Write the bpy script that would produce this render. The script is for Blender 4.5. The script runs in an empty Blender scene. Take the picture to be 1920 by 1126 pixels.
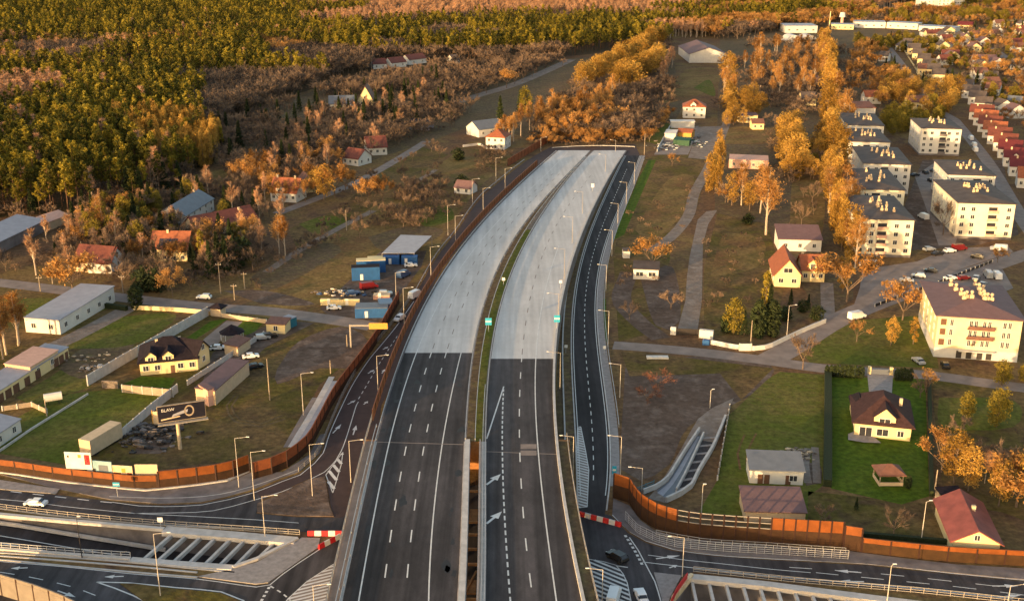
import bpy, math, random
import numpy as np
from mathutils import Vector, Matrix
from mathutils.geometry import tessellate_polygon, delaunay_2d_cdt
SC = bpy.context.scene
COL = SC.collection
random.seed(7)
RNG = np.random.default_rng(11)
R = math.radians

# ------------------------------------------------------------------ camera, sky, sun, exposure
F, CAM_H, PITCH = 2100.0, 110.0, R(18.76)
cam = bpy.data.objects.new('camera', bpy.data.cameras.new('camera'))
COL.objects.link(cam)
cam.location = (0, 0, CAM_H)
cam.rotation_euler = (math.pi / 2 - PITCH, 0, 0)
cam.data.sensor_width = 36
cam.data.lens = 36 * F / 1920
cam.data.clip_start = 1
cam.data.clip_end = 8000
SC.camera = cam
SUN_AZ, SUN_EL = R(218), R(5.2)           # sun stands behind the camera, to its left
world = bpy.data.worlds.new('World')
SC.world = world
world.use_nodes = True
wn = world.node_tree.nodes
sky = wn.new('ShaderNodeTexSky')
sky.sky_type = 'NISHITA'
sky.sun_disc = False
sky.sun_elevation = SUN_EL
sky.sun_rotation = SUN_AZ
sky.air_density = 1.0
sky.dust_density = 3.0
sky.ozone_density = 0.6
bg = wn['Background']
world.node_tree.links.new(sky.outputs[0], bg.inputs[0])
bg.inputs[1].default_value = 0.15
sun = bpy.data.objects.new('sun', bpy.data.lights.new('sun', 'SUN'))
COL.objects.link(sun)
sun.data.energy = 2.4
sun.data.angle = R(0.6)
sun.data.color = (1.0, 0.64, 0.30)
sd = Vector((-math.sin(SUN_AZ) * math.cos(SUN_EL), -math.cos(SUN_AZ) * math.cos(SUN_EL), -math.sin(SUN_EL)))
sun.rotation_euler = sd.to_track_quat('-Z', 'Y').to_euler()
SC.view_settings.view_transform = 'Standard'
SC.view_settings.look = 'None'
SC.view_settings.gamma = 1
SC.view_settings.exposure = 1.8
SC.cycles.use_denoising = True
SC.cycles.max_bounces = 5
SC.cycles.diffuse_bounces = 3
SC.cycles.transparent_max_bounces = 4

# ------------------------------------------------------------------ geometry helpers
CP, SP = math.cos(PITCH), math.sin(PITCH)
def P(px, py, z=0.0):
    """point of the world at height z that stands where the photograph shows (px, py)"""
    u, v = (px - 960) / F, (py - 563) / F
    t = (z - CAM_H) / (-SP - v * CP)
    return Vector((u * t, (CP - v * SP) * t, z))
def proj(x, y, z):
    d = y * CP + (CAM_H - z) * SP
    up = y * SP - (CAM_H - z) * CP
    return 960 + F * x / d, 563 - F * up / d
def height_to(base, py):
    lo, hi = 0.0, 60.0
    for _ in range(40):
        m = (lo + hi) / 2
        if proj(base.x, base.y, base.z + m)[1] > py: lo = m
        else: hi = m
    return lo
def smooth(pts, step=3.0):
    """Catmull-Rom through world points"""
    pts = [Vector(p) for p in pts]
    if len(pts) < 3:
        return pts
    q = [pts[0] * 2 - pts[1]] + pts + [pts[-1] * 2 - pts[-2]]
    out = []
    for i in range(1, len(q) - 2):
        n = max(1, int((q[i + 1] - q[i]).length / step))
        for k in range(n):
            t = k / n
            a, b, c, d = q[i - 1], q[i], q[i + 1], q[i + 2]
            out.append(0.5 * ((2 * b) + (c - a) * t + (2 * a - 5 * b + 4 * c - d) * t * t + (3 * b - a - 3 * c + d) * t ** 3))
    out.append(pts[-1])
    return out
def resample(pts, step):
    pts = [Vector(p) for p in pts]
    L = [0]
    for a, b in zip(pts, pts[1:]): L.append(L[-1] + (b - a).length)
    n = max(1, round(L[-1] / step))
    out = []
    for k in range(n + 1):
        s = L[-1] * k / n
        i = max(0, min(len(pts) - 2, int(np.searchsorted(L, s, 'right')) - 1))
        f = (s - L[i]) / max(1e-6, L[i + 1] - L[i])
        out.append(pts[i].lerp(pts[i + 1], min(1, f)))
    return out
def offsets(pts, d):
    """polyline shifted sideways by d in plan (left positive)"""
    out = []
    for i, p in enumerate(pts):
        a, b = pts[max(0, i - 1)], pts[min(len(pts) - 1, i + 1)]
        t = Vector((b.x - a.x, b.y - a.y, 0)).normalized()
        out.append(p + Vector((-t.y, t.x, 0)) * d)
    return out

class MB:
    def __init__(s):
        s.v, s.f, s.m = [], [], []
    def add(s, vs, fs, mi=0):
        o = len(s.v)
        s.v += [tuple(v) for v in vs]
        s.f += [tuple(i + o for i in f) for f in fs]
        s.m += [mi] * len(fs)
        return s
    def box(s, x0, x1, y0, y1, z0, z1, mi=0):
        v = [(x0, y0, z0), (x1, y0, z0), (x1, y1, z0), (x0, y1, z0), (x0, y0, z1), (x1, y0, z1), (x1, y1, z1), (x0, y1, z1)]
        return s.add(v, [(0, 3, 2, 1), (4, 5, 6, 7), (0, 1, 5, 4), (1, 2, 6, 5), (2, 3, 7, 6), (3, 0, 4, 7)], mi)
    def prism(s, poly, z0, z1, mi=0, bottom=False):
        n = len(poly)
        v = [(p[0], p[1], z0) for p in poly] + [(p[0], p[1], z1) for p in poly]
        f = [(i, (i + 1) % n, n + (i + 1) % n, n + i) for i in range(n)]
        tri = tessellate_polygon([[Vector((p[0], p[1], 0)) for p in poly]])
        f += [tuple(n + i for i in t) for t in tri]
        if bottom: f += [tuple(reversed(t)) for t in tri]
        return s.add(v, f, mi)
    def tube(s, a, b, r0, r1=None, n=6, mi=0, cap=True):
        a, b = Vector(a), Vector(b)
        r1 = r0 if r1 is None else r1
        d = (b - a).normalized()
        u = d.orthogonal().normalized()
        w = d.cross(u)
        v = []
        for c, r in ((a, r0), (b, r1)):
            for k in range(n):
                t = 2 * math.pi * k / n
                v.append(c + u * (r * math.cos(t)) + w * (r * math.sin(t)))
        f = [(k, (k + 1) % n, n + (k + 1) % n, n + k) for k in range(n)]
        if cap: f += [tuple(range(n - 1, -1, -1)), tuple(range(n, 2 * n))]
        return s.add(v, f, mi)
    def strip(s, pts, w, z0, z1, mi=0):
        """solid wall of width w along a polyline; z0, z1 above each point"""
        a, b = offsets(pts, w / 2), offsets(pts, -w / 2)
        n = len(pts)
        v = []
        for p, q in zip(a, b):
            v += [(p.x, p.y, p.z + z0), (q.x, q.y, q.z + z0), (q.x, q.y, q.z + z1), (p.x, p.y, p.z + z1)]
        f = []
        for i in range(n - 1):
            o = 4 * i
            f += [(o + 3, o + 2, o + 6, o + 7), (o, o + 3, o + 7, o + 4), (o + 1, o + 5, o + 6, o + 2), (o, o + 4, o + 5, o + 1)]
        f += [(0, 1, 2, 3), (4 * n - 1, 4 * n - 2, 4 * n - 3, 4 * n - 4)]
        return s.add(v, f, mi)
    def ribbon(s, a, b, mi=0):
        v = []
        for p, q in zip(a, b): v += [p, q]
        return s.add(v, [(2 * i, 2 * i + 1, 2 * i + 3, 2 * i + 2) for i in range(len(a) - 1)], mi)
    def sphere(s, c, r, n=8, m=5, mi=0, sz=1.0):
        v, f = [], []
        for j in range(m + 1):
            t = math.pi * j / m
            for k in range(n):
                a = 2 * math.pi * k / n
                v.append((c[0] + r * math.sin(t) * math.cos(a), c[1] + r * math.sin(t) * math.sin(a), c[2] + r * sz * math.cos(t)))
        for j in range(m):
            for k in range(n):
                f.append((j * n + k, (j + 1) * n + k, (j + 1) * n + (k + 1) % n, j * n + (k + 1) % n))
        return s.add(v, f, mi)
    def data(s, name, mats):
        me = bpy.data.meshes.new(name)
        me.from_pydata(s.v, [], s.f)
        for m in (mats if isinstance(mats, (list, tuple)) else [mats]): me.materials.append(m)
        if any(s.m): me.polygons.foreach_set('material_index', s.m)
        me.update()
        return me
    def build(s, name, mats, parent=None, loc=None, rz=0):
        return place(name, s.data(name, mats), parent, loc, rz)
def place(name, data, parent=None, loc=None, rz=0):
    o = bpy.data.objects.new(name, data)
    COL.objects.link(o)
    if loc is not None: o.location = loc
    if rz: o.rotation_euler = (0, 0, rz)
    if parent is not None: o.parent = parent
    return o
def tag(o, label, cat, group=None, kind=None):
    o['label'] = label
    o['category'] = cat
    if group: o['group'] = group
    if kind: o['kind'] = kind
    return o
def thing(name, label, cat, loc=(0, 0, 0), rz=0, group=None):
    o = place(name, None, None, loc, rz)
    o.empty_display_size = 0.5
    return tag(o, label, cat, group)
def structure(o):
    o['kind'] = 'structure'
    return o
def dup(root, loc, rz, label=None, group=None):
    r = root.copy(); COL.objects.link(r); r.location = loc; r.rotation_euler = (0, 0, rz)
    if label: r['label'] = label
    if group: r['group'] = group
    for ch in list(root.children):
        c = ch.copy(); COL.objects.link(c); c.parent = r
        for g in list(ch.children):
            d = g.copy(); COL.objects.link(d); d.parent = c
    return r

# ------------------------------------------------------------------ materials
def mat(name, c, rough=0.85, var=0.25, scale=1.0, c2=None, metal=0.0, spread=0.0, obj_random=0.0, trans=0.0, bump=0.0, coord='pos', detail=4, spec=0.3):
    m = bpy.data.materials.new(name)
    m.use_nodes = True
    nt = m.node_tree
    n, l = nt.nodes, nt.links
    b = n['Principled BSDF']
    b.inputs['Roughness'].default_value = rough
    b.inputs['Metallic'].default_value = metal
    b.inputs['Specular IOR Level'].default_value = spec
    if coord == 'pos':
        src = n.new('ShaderNodeNewGeometry').outputs['Position']
    else:
        src = n.new('ShaderNodeTexCoord').outputs['Object']
    no = n.new('ShaderNodeTexNoise')
    no.inputs['Scale'].default_value = scale
    no.inputs['Detail'].default_value = detail
    no.inputs['Roughness'].default_value = 0.6
    l.new(src, no.inputs['Vector'])
    fac = no.outputs['Fac']
    if obj_random:
        oi = n.new('ShaderNodeObjectInfo')
        ma = n.new('ShaderNodeMath'); ma.operation = 'SUBTRACT'; ma.inputs[1].default_value = 0.5
        l.new(oi.outputs['Random'], ma.inputs[0])
        mu = n.new('ShaderNodeMath'); mu.operation = 'MULTIPLY_ADD'; mu.inputs[1].default_value = obj_random
        l.new(ma.outputs[0], mu.inputs[0]); l.new(fac, mu.inputs[2])
        fac = mu.outputs[0]
    ra = n.new('ShaderNodeValToRGB')
    lo = tuple(x * (1 - var) for x in c)
    hi = c2 if c2 else tuple(min(1, x * (1 + var)) for x in c)
    ra.color_ramp.elements[0].position = 0.32
    ra.color_ramp.elements[1].position = 0.68
    ra.color_ramp.elements[0].color = (*lo, 1)
    ra.color_ramp.elements[1].color = (*hi, 1)
    l.new(fac, ra.inputs[0])
    l.new(ra.outputs[0], b.inputs['Base Color'])
    if bump:
        bu = n.new('ShaderNodeBump'); bu.inputs['Strength'].default_value = 1; bu.inputs['Distance'].default_value = bump
        l.new(no.outputs['Fac'], bu.inputs['Height']); l.new(bu.outputs[0], b.inputs['Normal'])
    if trans:
        tr = n.new('ShaderNodeBsdfTranslucent'); l.new(ra.outputs[0], tr.inputs['Color'])
        mx = n.new('ShaderNodeMixShader'); mx.inputs[0].default_value = trans
        l.new(b.outputs[0], mx.inputs[1]); l.new(tr.outputs[0], mx.inputs[2])
        l.new(mx.outputs[0], n['Material Output'].inputs[0])
    return m
def ground_mat(name, cols, s1=0.02, s2=0.25, grain=.45):
    """three colours mixed by a large and a small noise, with fine grain"""
    m = bpy.data.materials.new(name); m.use_nodes = True
    nt = m.node_tree; n, l = nt.nodes, nt.links
    b = n['Principled BSDF']; b.inputs['Roughness'].default_value = 0.95; b.inputs['Specular IOR Level'].default_value = 0.1
    g = n.new('ShaderNodeNewGeometry')
    def noise(s, d=5, dist=0.0):
        t = n.new('ShaderNodeTexNoise'); t.inputs['Scale'].default_value = s; t.inputs['Detail'].default_value = d
        t.inputs['Roughness'].default_value = 0.62; t.inputs['Distortion'].default_value = dist
        l.new(g.outputs['Position'], t.inputs['Vector']); return t.outputs['Fac']
    def ramp(f, a, c, p0, p1):
        r = n.new('ShaderNodeValToRGB'); r.color_ramp.elements[0].position = p0; r.color_ramp.elements[1].position = p1
        r.color_ramp.elements[0].color = (*a, 1); r.color_ramp.elements[1].color = (*c, 1); l.new(f, r.inputs[0]); return r.outputs[0]
    def mix(f, a, c):
        x = n.new('ShaderNodeMix'); x.data_type = 'RGBA'
        l.new(f, x.inputs[0]); l.new(a, x.inputs[6]); l.new(c, x.inputs[7]); return x.outputs[2]
    base = ramp(noise(s1, 6, 0.6), cols[0], cols[1], 0.4, 0.6)
    third = n.new('ShaderNodeRGB'); third.outputs[0].default_value = (*cols[2], 1)
    f2 = ramp(noise(s2, 6, 0.4), (0, 0, 0), (1, 1, 1), 0.48, 0.66)
    c = mix(f2, base, third.outputs[0])
    gr = ramp(noise(0.7, 7), (1 - grain, 1 - grain, 1 - grain), (1 + grain * .8, 1 + grain * .8, 1 + grain * .8), 0.3, 0.7)
    mu = n.new('ShaderNodeMix'); mu.data_type = 'RGBA'; mu.blend_type = 'MULTIPLY'; mu.inputs[0].default_value = 1
    l.new(c, mu.inputs[6]); l.new(gr, mu.inputs[7])
    l.new(mu.outputs[2], b.inputs['Base Color'])
    bu = n.new('ShaderNodeBump'); bu.inputs['Strength'].default_value = 0.6; bu.inputs['Distance'].default_value = 0.25
    l.new(noise(1.1, 5), bu.inputs['Height']); l.new(bu.outputs[0], b.inputs['Normal'])
    return m
def road_mat(name, c, var):
    """worn carriageway: patches, wheel tracks that run with the road, fine grain"""
    m = bpy.data.materials.new(name); m.use_nodes = True
    nt = m.node_tree; n, l = nt.nodes, nt.links
    b = n['Principled BSDF']; b.inputs['Roughness'].default_value = 0.85; b.inputs['Specular IOR Level'].default_value = 0.2
    g = n.new('ShaderNodeNewGeometry')
    out = None
    for sc, w, d in (((.6, .01, 1), 1.5, 3), ((.06, .05, 1), 1.0, 4), ((.9, .35, 1), .55, 6), ((5, 5, 1), .4, 3)):
        mp = n.new('ShaderNodeMapping'); mp.inputs['Scale'].default_value = sc; l.new(g.outputs['Position'], mp.inputs[0])
        t = n.new('ShaderNodeTexNoise'); t.inputs['Scale'].default_value = 1; t.inputs['Detail'].default_value = d; l.new(mp.outputs[0], t.inputs['Vector'])
        r = n.new('ShaderNodeMapRange'); r.inputs[1].default_value = .3; r.inputs[2].default_value = .7
        r.inputs[3].default_value = 1 - var * w; r.inputs[4].default_value = 1 + var * w; l.new(t.outputs['Fac'], r.inputs[0])
        if out is None: out = r.outputs[0]
        else:
            mu = n.new('ShaderNodeMath'); mu.operation = 'MULTIPLY'; l.new(out, mu.inputs[0]); l.new(r.outputs[0], mu.inputs[1]); out = mu.outputs[0]
    v = n.new('ShaderNodeVectorMath'); v.operation = 'SCALE'; v.inputs[0].default_value = c; l.new(out, v.inputs['Scale'])
    l.new(v.outputs[0], b.inputs['Base Color'])
    return m
M = dict(
    ground=ground_mat('dry_ground', ((.15, .084, .045), (.195, .13, .052), (.115, .066, .042)), 0.018, 0.12),
    field=ground_mat('dry_grass', ((.16, .09, .04), (.225, .15, .055), (.13, .098, .03)), 0.035, 0.14),
    meadow=ground_mat('rough_meadow', ((.105, .085, .02), (.18, .112, .048), (.092, .058, .03)), 0.05, 0.16),
    lawn=ground_mat('lawn', ((.07, .112, .008), (.092, .125, .013), (.06, .098, .01)), 0.06, 0.6),
    lawn_dry=ground_mat('worn_lawn', ((.1, .118, .016), (.145, .125, .034), (.09, .1, .016)), 0.05, 0.35),
    mud=ground_mat('mud', ((.13, .09, .07), (.1, .07, .055), (.18, .135, .112)), 0.07, 0.2, .3),
    gravel=ground_mat('gravel', ((.24, .19, .16), (.19, .15, .125), (.28, .235, .205)), 0.08, 0.3, .18),
    scrub=ground_mat('scrub_floor', ((.14, .095, .058), (.11, .078, .046), (.16, .122, .055)), 0.04, 0.3),
    forest_floor=ground_mat('forest_floor', ((.085, .052, .028), (.06, .045, .022), (.11, .064, .03)), 0.03, 0.2),
    asphalt=road_mat('asphalt', (.056, .05, .053), .28),
    asphalt_dark=road_mat('fresh_asphalt', (.038, .033, .036), .26),
    asphalt_red=mat('reddish_asphalt', (.06, .038, .036), 0.85, 0.2, 0.3, detail=8),
    asphalt_old=mat('old_asphalt', (.23, .185, .165), 0.9, 0.22, 0.25, detail=8),
    road_concrete=road_mat('road_concrete', (.52, .505, .5), .085),
    concrete=mat('concrete', (.48, .455, .44), 0.85, 0.15, 0.6),
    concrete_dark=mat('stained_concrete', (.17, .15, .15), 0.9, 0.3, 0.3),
    paving=mat('paving', (.27, .245, .24), 0.9, 0.2, 1.0),
    white_paint=mat('road_paint', (.62, .61, .6), 0.7, 0.12, 0.8),
    white=mat('white_render', (.6, .58, .55), 0.8, 0.06, 0.5),
    cream=mat('cream_render', (.68, .55, .3), 0.8, 0.06, 0.5),
    pale_yellow=mat('pale_yellow_render', (.68, .63, .5), 0.8, 0.06, 0.5),
    warm_cream=mat('warm_cream_render', (.66, .57, .36), 0.8, 0.08, 0.4),
    tan=mat('tan_render', (.55, .42, .28), 0.85, 0.1, 0.7),
    pink=mat('pink_render', (.6, .36, .28), 0.85, 0.1, 0.7),
    grey_wall=mat('grey_render', (.5, .5, .5), 0.85, 0.08, 0.7),
    roof_dark=mat('dark_roof_tiles', (.02, .015, .02), 0.75, 0.3, 1.2, spec=0.1),
    roof_villa=mat('villa_roof_tiles', (.05, .027, .028), 0.75, 0.25, 1.2, spec=0.1),
    roof_tin_red=mat('red_tin_roof', (.22, .062, .05), 0.6, 0.2, 0.5),
    roof_grey=mat('grey_roof_sheet', (.1, .08, .074), 0.75, 0.2, 0.3, spec=0.15),
    roof_bluegrey=mat('blue_grey_sheet', (.125, .14, .17), 0.5, 0.12, 0.5),
    roof_paleblue=mat('pale_blue_sheet', (.3, .3, .345), 0.5, 0.1, 0.5),
    roof_red=mat('red_roof_tiles', (.14, .045, .033), 0.7, 0.2, 1.0),
    roof_orange=mat('orange_roof_tiles', (.27, .088, .042), 0.7, 0.2, 1.0),
    roof_brown=mat('brown_roof_tiles', (.16, .075, .055), 0.7, 0.2, 1.0),
    roof_mauve=mat('mauve_roof_sheet', (.15, .088, .09), 0.7, 0.12, 0.6),
    roof_ruby=mat('ruby_roof_sheet', (.11, .022, .024), 0.6, 0.12, 0.6),
    glass=mat('window_glass', (.035, .037, .045), 0.15, 0.2, 0.5, spec=0.6),
    frame=mat('window_frame', (.7, .68, .64), 0.6, 0.05, 1),
    door=mat('brown_door', (.13, .065, .04), 0.6, 0.15, 2),
    door_dark=mat('dark_door', (.04, .035, .035), 0.6, 0.15, 2),
    steel=mat('galvanised_steel', (.5, .5, .5), 0.45, 0.1, 1, metal=0.3),
    pole=mat('lamp_paint', (.5, .45, .4), 0.6, 0.08, 1),
    rail=mat('guardrail_steel', (.42, .42, .43), 0.5, 0.12, 1, metal=0.15),
    rail_warm=mat('railing_paint', (.3, .27, .24), 0.6, 0.1, 1),
    dark=mat('dark_steel', (.03, .025, .025), 0.5, 0.2, 1),
    timber=mat('sun_tinted_orange', (.38, .17, .06), 0.9, 0.3, 0.8),  # orange of the low sun is put into this colour
    wood=mat('weathered_wood', (.3, .24, .18), 0.9, 0.2, 1),
    panel_shaded_olive=mat('shaded_olive_panel', (.045, .021, .007), 0.85, 0.3, 0.7),  # olive brown, darkened to paint in the shade on the barrier's lower part
    panel_shaded=mat('shaded_brown_panel', (.042, .019, .008), 0.85, 0.25, 0.7),  # brown, with the shadow over the lower barrier half put into its tone
    panel_up=mat('orange_panel', (.19, .054, .01), 0.6, 0.22, 0.6),
    panel_rust=mat('rust_panel', (.23, .066, .022), 0.7, 0.2, 0.7),
    panel_beige=mat('beige_panel', (.2, .17, .145), 0.85, 0.12, 0.7),
    post=mat('barrier_post', (.04, .018, .013), 0.6, 0.2, 1),
    rubber=mat('tyre', (.02, .02, .02), 0.9, 0.1, 1),
    red=mat('red_plastic', (.5, .02, .025), 0.5, 0.1, 1),
    blue=mat('blue_paint', (.02, .09, .26), 0.5, 0.12, 0.7),
    teal=mat('teal_paint', (.03, .16, .22), 0.5, 0.12, 0.7),
    sign_blue=mat('sign_blue', (.03, .3, .46), 0.5, 0.1, 1),
    yellow=mat('yellow_paint', (.5, .27, .05), 0.6, 0.08, 1),
    green_paint=mat('green_paint', (.015, .065, .036), 0.6, 0.1, 1),
    hedge=mat('hedge_leaf', (.022, .03, .01), 0.9, 0.4, 2.5),
    stone=mat('rubble', (.16, .13, .11), 0.9, 0.5, 1.5),
    solar=mat('solar_glass', (.02, .022, .04), 0.2, 0.2, 1, spec=0.6),
    bark_pine=mat('pine_bark', (.13, .07, .042), 0.95, 0.3, 2),
    bark=mat('grey_bark', (.15, .105, .075), 0.95, 0.3, 2),
    bark_birch=mat('birch_bark', (.4, .32, .25), 0.9, 0.25, 2.5),
    pine_leaf=mat('pine_needles', (.1, .1, .012), 0.8, 0.4, 0.35, c2=(.29, .225, .024), obj_random=0.6, trans=0.35),
    spruce_leaf=mat('spruce_needles', (.03, .042, .013), 0.85, 0.4, 0.5, obj_random=0.3, trans=0.15),
    gold_leaf=mat('golden_foliage', (.39, .215, .035), 0.8, 0.4, 0.4, c2=(.6, .36, .08), obj_random=0.4, trans=0.4),
    orange_leaf=mat('orange_foliage', (.39, .175, .045), 0.8, 0.4, 0.4, c2=(.57, .31, .1), obj_random=0.4, trans=0.4),
    olive_leaf=mat('olive_foliage', (.17, .145, .016), 0.8, 0.35, 0.4, c2=(.28, .21, .03), obj_random=0.5, trans=0.3),
    twig_birch=mat('birch_twigs', (.46, .26, .15), 0.9, 0.25, 0.5, obj_random=0.4, trans=0.2),
    twig_brown=mat('bare_twigs', (.13, .095, .078), 0.9, 0.3, 0.4, c2=(.27, .18, .12), obj_random=0.6, trans=0.2),
    twig_red=mat('reddish_twigs', (.16, .065, .04), 0.9, 0.3, 0.5, obj_random=0.3, trans=0.15),
    car_white=mat('white_car_paint', (.75, .75, .76), 0.3, 0.03, 1, spec=0.5),
    car_black=mat('black_car_paint', (.015, .015, .017), 0.25, 0.1, 1, spec=0.5),
    car_silver=mat('silver_car_paint', (.42, .44, .47), 0.3, 0.05, 1, metal=0.4),
    car_red=mat('red_car_paint', (.16, .012, .014), 0.3, 0.05, 1, spec=0.5),
    car_blue=mat('blue_car_paint', (.04, .08, .18), 0.3, 0.05, 1, spec=0.5),
    lamp_glass=mat('lamp_glass', (.75, .75, .72), 0.4, 0.05, 1),
    ad_dark=mat('poster_dark', (.008, .009, .022), 0.6, 0.3, 0.25, c2=(.013, .012, .022)),
    ad_pale=mat('poster_pale', (.6, .66, .6), 0.6, 0.12, 0.5, c2=(.72, .72, .66)),
    ad_sky=mat('poster_blue', (.16, .32, .4), 0.6, 0.2, 0.4, c2=(.3, .42, .45)),
    ad_warm=mat('poster_warm', (.6, .4, .2), 0.6, 0.25, 0.8, c2=(.75, .6, .4)),
)
# ------------------------------------------------------------------ ground with two holes for the underpass
HOLE_W = [(-90, 954), (0, 964), (310, 991), (545, 1013), (480, 1047), (438, 1060), (245, 1046), (0, 1028), (-90, 1021)]
HOLE_E = [(1297, 1083), (1440, 1098), (1548, 1112), (1665, 1127), (1990, 1168), (1990, 1290), (1225, 1290), (1262, 1126)]
hw = [P(*p) for p in HOLE_W]
he = [P(*p) for p in HOLE_E]
def inside(poly, x, y):
    c = False
    j = len(poly) - 1
    for i in range(len(poly)):
        xi, yi, xj, yj = poly[i][0], poly[i][1], poly[j][0], poly[j][1]
        if (yi > y) != (yj > y) and x < (xj - xi) * (y - yi) / (yj - yi) + xi: c = not c
        j = i
    return c
def ground_sheet():
    S = 6000
    pts = [Vector((-S, -S)), Vector((S, -S)), Vector((S, S)), Vector((-S, S))]
    edges = [(0, 1), (1, 2), (2, 3), (3, 0)]
    for h in (hw, he):
        o = len(pts)
        pts += [Vector((p.x, p.y)) for p in h]
        edges += [(o + i, o + (i + 1) % len(h)) for i in range(len(h))]
    v, e, f, *_ = delaunay_2d_cdt(pts, edges, [], 0, 1e-5)
    keep = []
    for t in f:
        cx = sum(v[i].x for i in t) / len(t); cy = sum(v[i].y for i in t) / len(t)
        if not inside(hw, cx, cy) and not inside(he, cx, cy): keep.append(tuple(t))
    return structure(MB().add([(p.x, p.y, 0) for p in v], keep).build('ground', M['ground']))
ground_sheet()
def sheet(name, pix, z, m, curve=False):
    pts = [P(*p) for p in pix]
    if curve: pts = smooth(pts + [pts[0]], 4)[:-1]
    pts = [Vector((p.x, p.y, 0)) for p in pts]
    tri = tessellate_polygon([pts])
    vs = [(p.x, p.y, z) for p in pts]
    fs = []
    for t in tri:
        a, b, c = (pts[i] for i in t)
        fs.append(t if (b - a).cross(c - a).z > 0 else tuple(reversed(t)))
    return structure(MB().add(vs, fs).build(name, m))
def slab(name, pix, z0, z1, m, curve=False):
    pts = [P(*p) for p in pix]
    if curve: pts = smooth(pts + [pts[0]], 4)[:-1]
    a = sum((pts[i].x * pts[(i + 1) % len(pts)].y - pts[(i + 1) % len(pts)].x * pts[i].y) for i in range(len(pts)))
    if a < 0: pts.reverse()
    return structure(MB().prism([(p.x, p.y) for p in pts], z0, z1).build(name, m))
def path(name, pix, w, z, m):
    pts = smooth([P(*p) for p in pix], 4)
    pts = [Vector((p.x, p.y, z)) for p in pts]
    return structure(MB().ribbon(offsets(pts, w / 2), offsets(pts, -w / 2)).build(name, m))
# soils, meadows and lawns
sheet('forest_floor', [(-700, 402), (0, 408), (150, 395), (270, 368), (350, 338), (400, 300), (420, 240), (480, 200), (640, 150), (900, 112), (1080, 104), (1240, 90), (1260, 60), (1500, 45), (1700, 8), (1800, -20), (700, -90), (-700, -90)], 0.01, M['forest_floor'])
sheet('field', [(470, 520), (560, 470), (640, 420), (760, 340), (835, 300), (890, 265), (960, 290), (900, 350), (840, 430), (800, 500), (740, 570), (620, 590), (500, 575)], 0.01, M['field'], True)
sheet('field', [(560, 470), (540, 430), (640, 390), (700, 330), (790, 275), (840, 290), (760, 345), (650, 420)], 0.014, M['meadow'])
sheet('field', [(980, 190), (1040, 140), (1075, 122), (1085, 140), (1040, 175)], 0.014, M['lawn_dry'])
for wi, (pix, m_) in enumerate((([(470, 520), (520, 485), (600, 455), (640, 470), (560, 520), (500, 545)], 'scrub'), ([(690, 445), (760, 425), (830, 430), (800, 455), (720, 470)], 'scrub'), ([(780, 405), (835, 385), (850, 410), (800, 425)], 'lawn_dry'), ([(560, 420), (610, 405), (650, 415), (600, 440)], 'lawn_dry'), ([(590, 500), (660, 480), (690, 500), (620, 530)], 'field'), ([(420, 545), (500, 545), (590, 570), (500, 570)], 'mud'), ([(380, 345), (400, 320), (440, 318), (430, 350)], 'field'), ([(1190, 430), (1250, 340), (1300, 330), (1280, 400), (1220, 450)], 'field'), ([(1330, 520), (1360, 440), (1430, 450), (1420, 500)], 'field'), ([(1200, 520), (1260, 500), (1275, 600), (1230, 610)], 'mud'), ([(1285, 130), (1340, 128), (1345, 160), (1270, 190), (1240, 185)], 'field'), ([(1300, 165), (1330, 150), (1340, 180)], 'lawn_dry'), ([(1210, 265), (1235, 235), (1262, 235), (1245, 270)], 'lawn_dry'), ([(345, 850), (420, 790), (520, 800), (500, 845), (380, 870)], 'meadow'), ([(110, 655), (200, 600), (330, 590), (250, 645)], 'lawn_dry'), ([(0, 560), (120, 560), (200, 580), (60, 600)], 'lawn_dry'), ([(1360, 270), (1440, 268), (1450, 240), (1370, 240)], 'field'), ([(1480, 440), (1490, 330), (1540, 330), (1540, 440)], 'field'), ([(1760, 745), (1900, 750), (1900, 800), (1770, 800)], 'lawn_dry'))):
    sheet('worn_patch', pix, .0221 + .00031 * wi, M[m_], True)
sheet('scrubland', [(430, 300), (420, 230), (620, 160), (860, 120), (1060, 110), (1260, 100), (1280, 200), (1240, 275), (1020, 270), (900, 230), (820, 260), (700, 300), (560, 330)], 0.018, M['scrub'])
sheet('scrubland', [(1350, 60), (1640, 50), (1660, 200), (1600, 330), (1600, 560), (1540, 600), (1440, 420), (1340, 400)], 0.018, M['scrub'])
sheet('meadow', [(0, 538), (200, 563), (420, 585), (650, 612), (700, 640), (600, 720), (540, 830), (470, 855), (300, 880), (0, 850), (-90, 840), (-90, 530)], 0.014, M['meadow'])
sheet('lawn', [(0, 800), (110, 740), (220, 728), (300, 735), (330, 730), (230, 800), (190, 838), (120, 870), (0, 850), (-60, 840)], 0.02, M['lawn_dry'])
sheet('lawn', [(30, 745), (120, 690), (180, 680), (170, 725), (60, 760)], 0.02, M['lawn_dry'])
sheet('lawn', [(230, 720), (265, 705), (330, 708), (318, 728)], 0.022, M['lawn'])
sheet('lawn', [(350, 633), (395, 602), (430, 596), (360, 640)], 0.022, M['lawn'])
sheet('lawn', [(440, 620), (458, 598), (500, 598), (470, 630)], 0.022, M['lawn'])
sheet('bare_soil', [(520, 690), (560, 640), (640, 612), (690, 640), (655, 690), (600, 690), (520, 720)], 0.02, M['mud'], True)
sheet('bare_soil', [(250, 850), (280, 800), (330, 770), (345, 800), (300, 850)], 0.024, M['mud'], True)
sheet('bare_soil', [(110, 690), (160, 650), (250, 640), (215, 690), (150, 710)], 0.022, M['scrub'], True)
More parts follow.
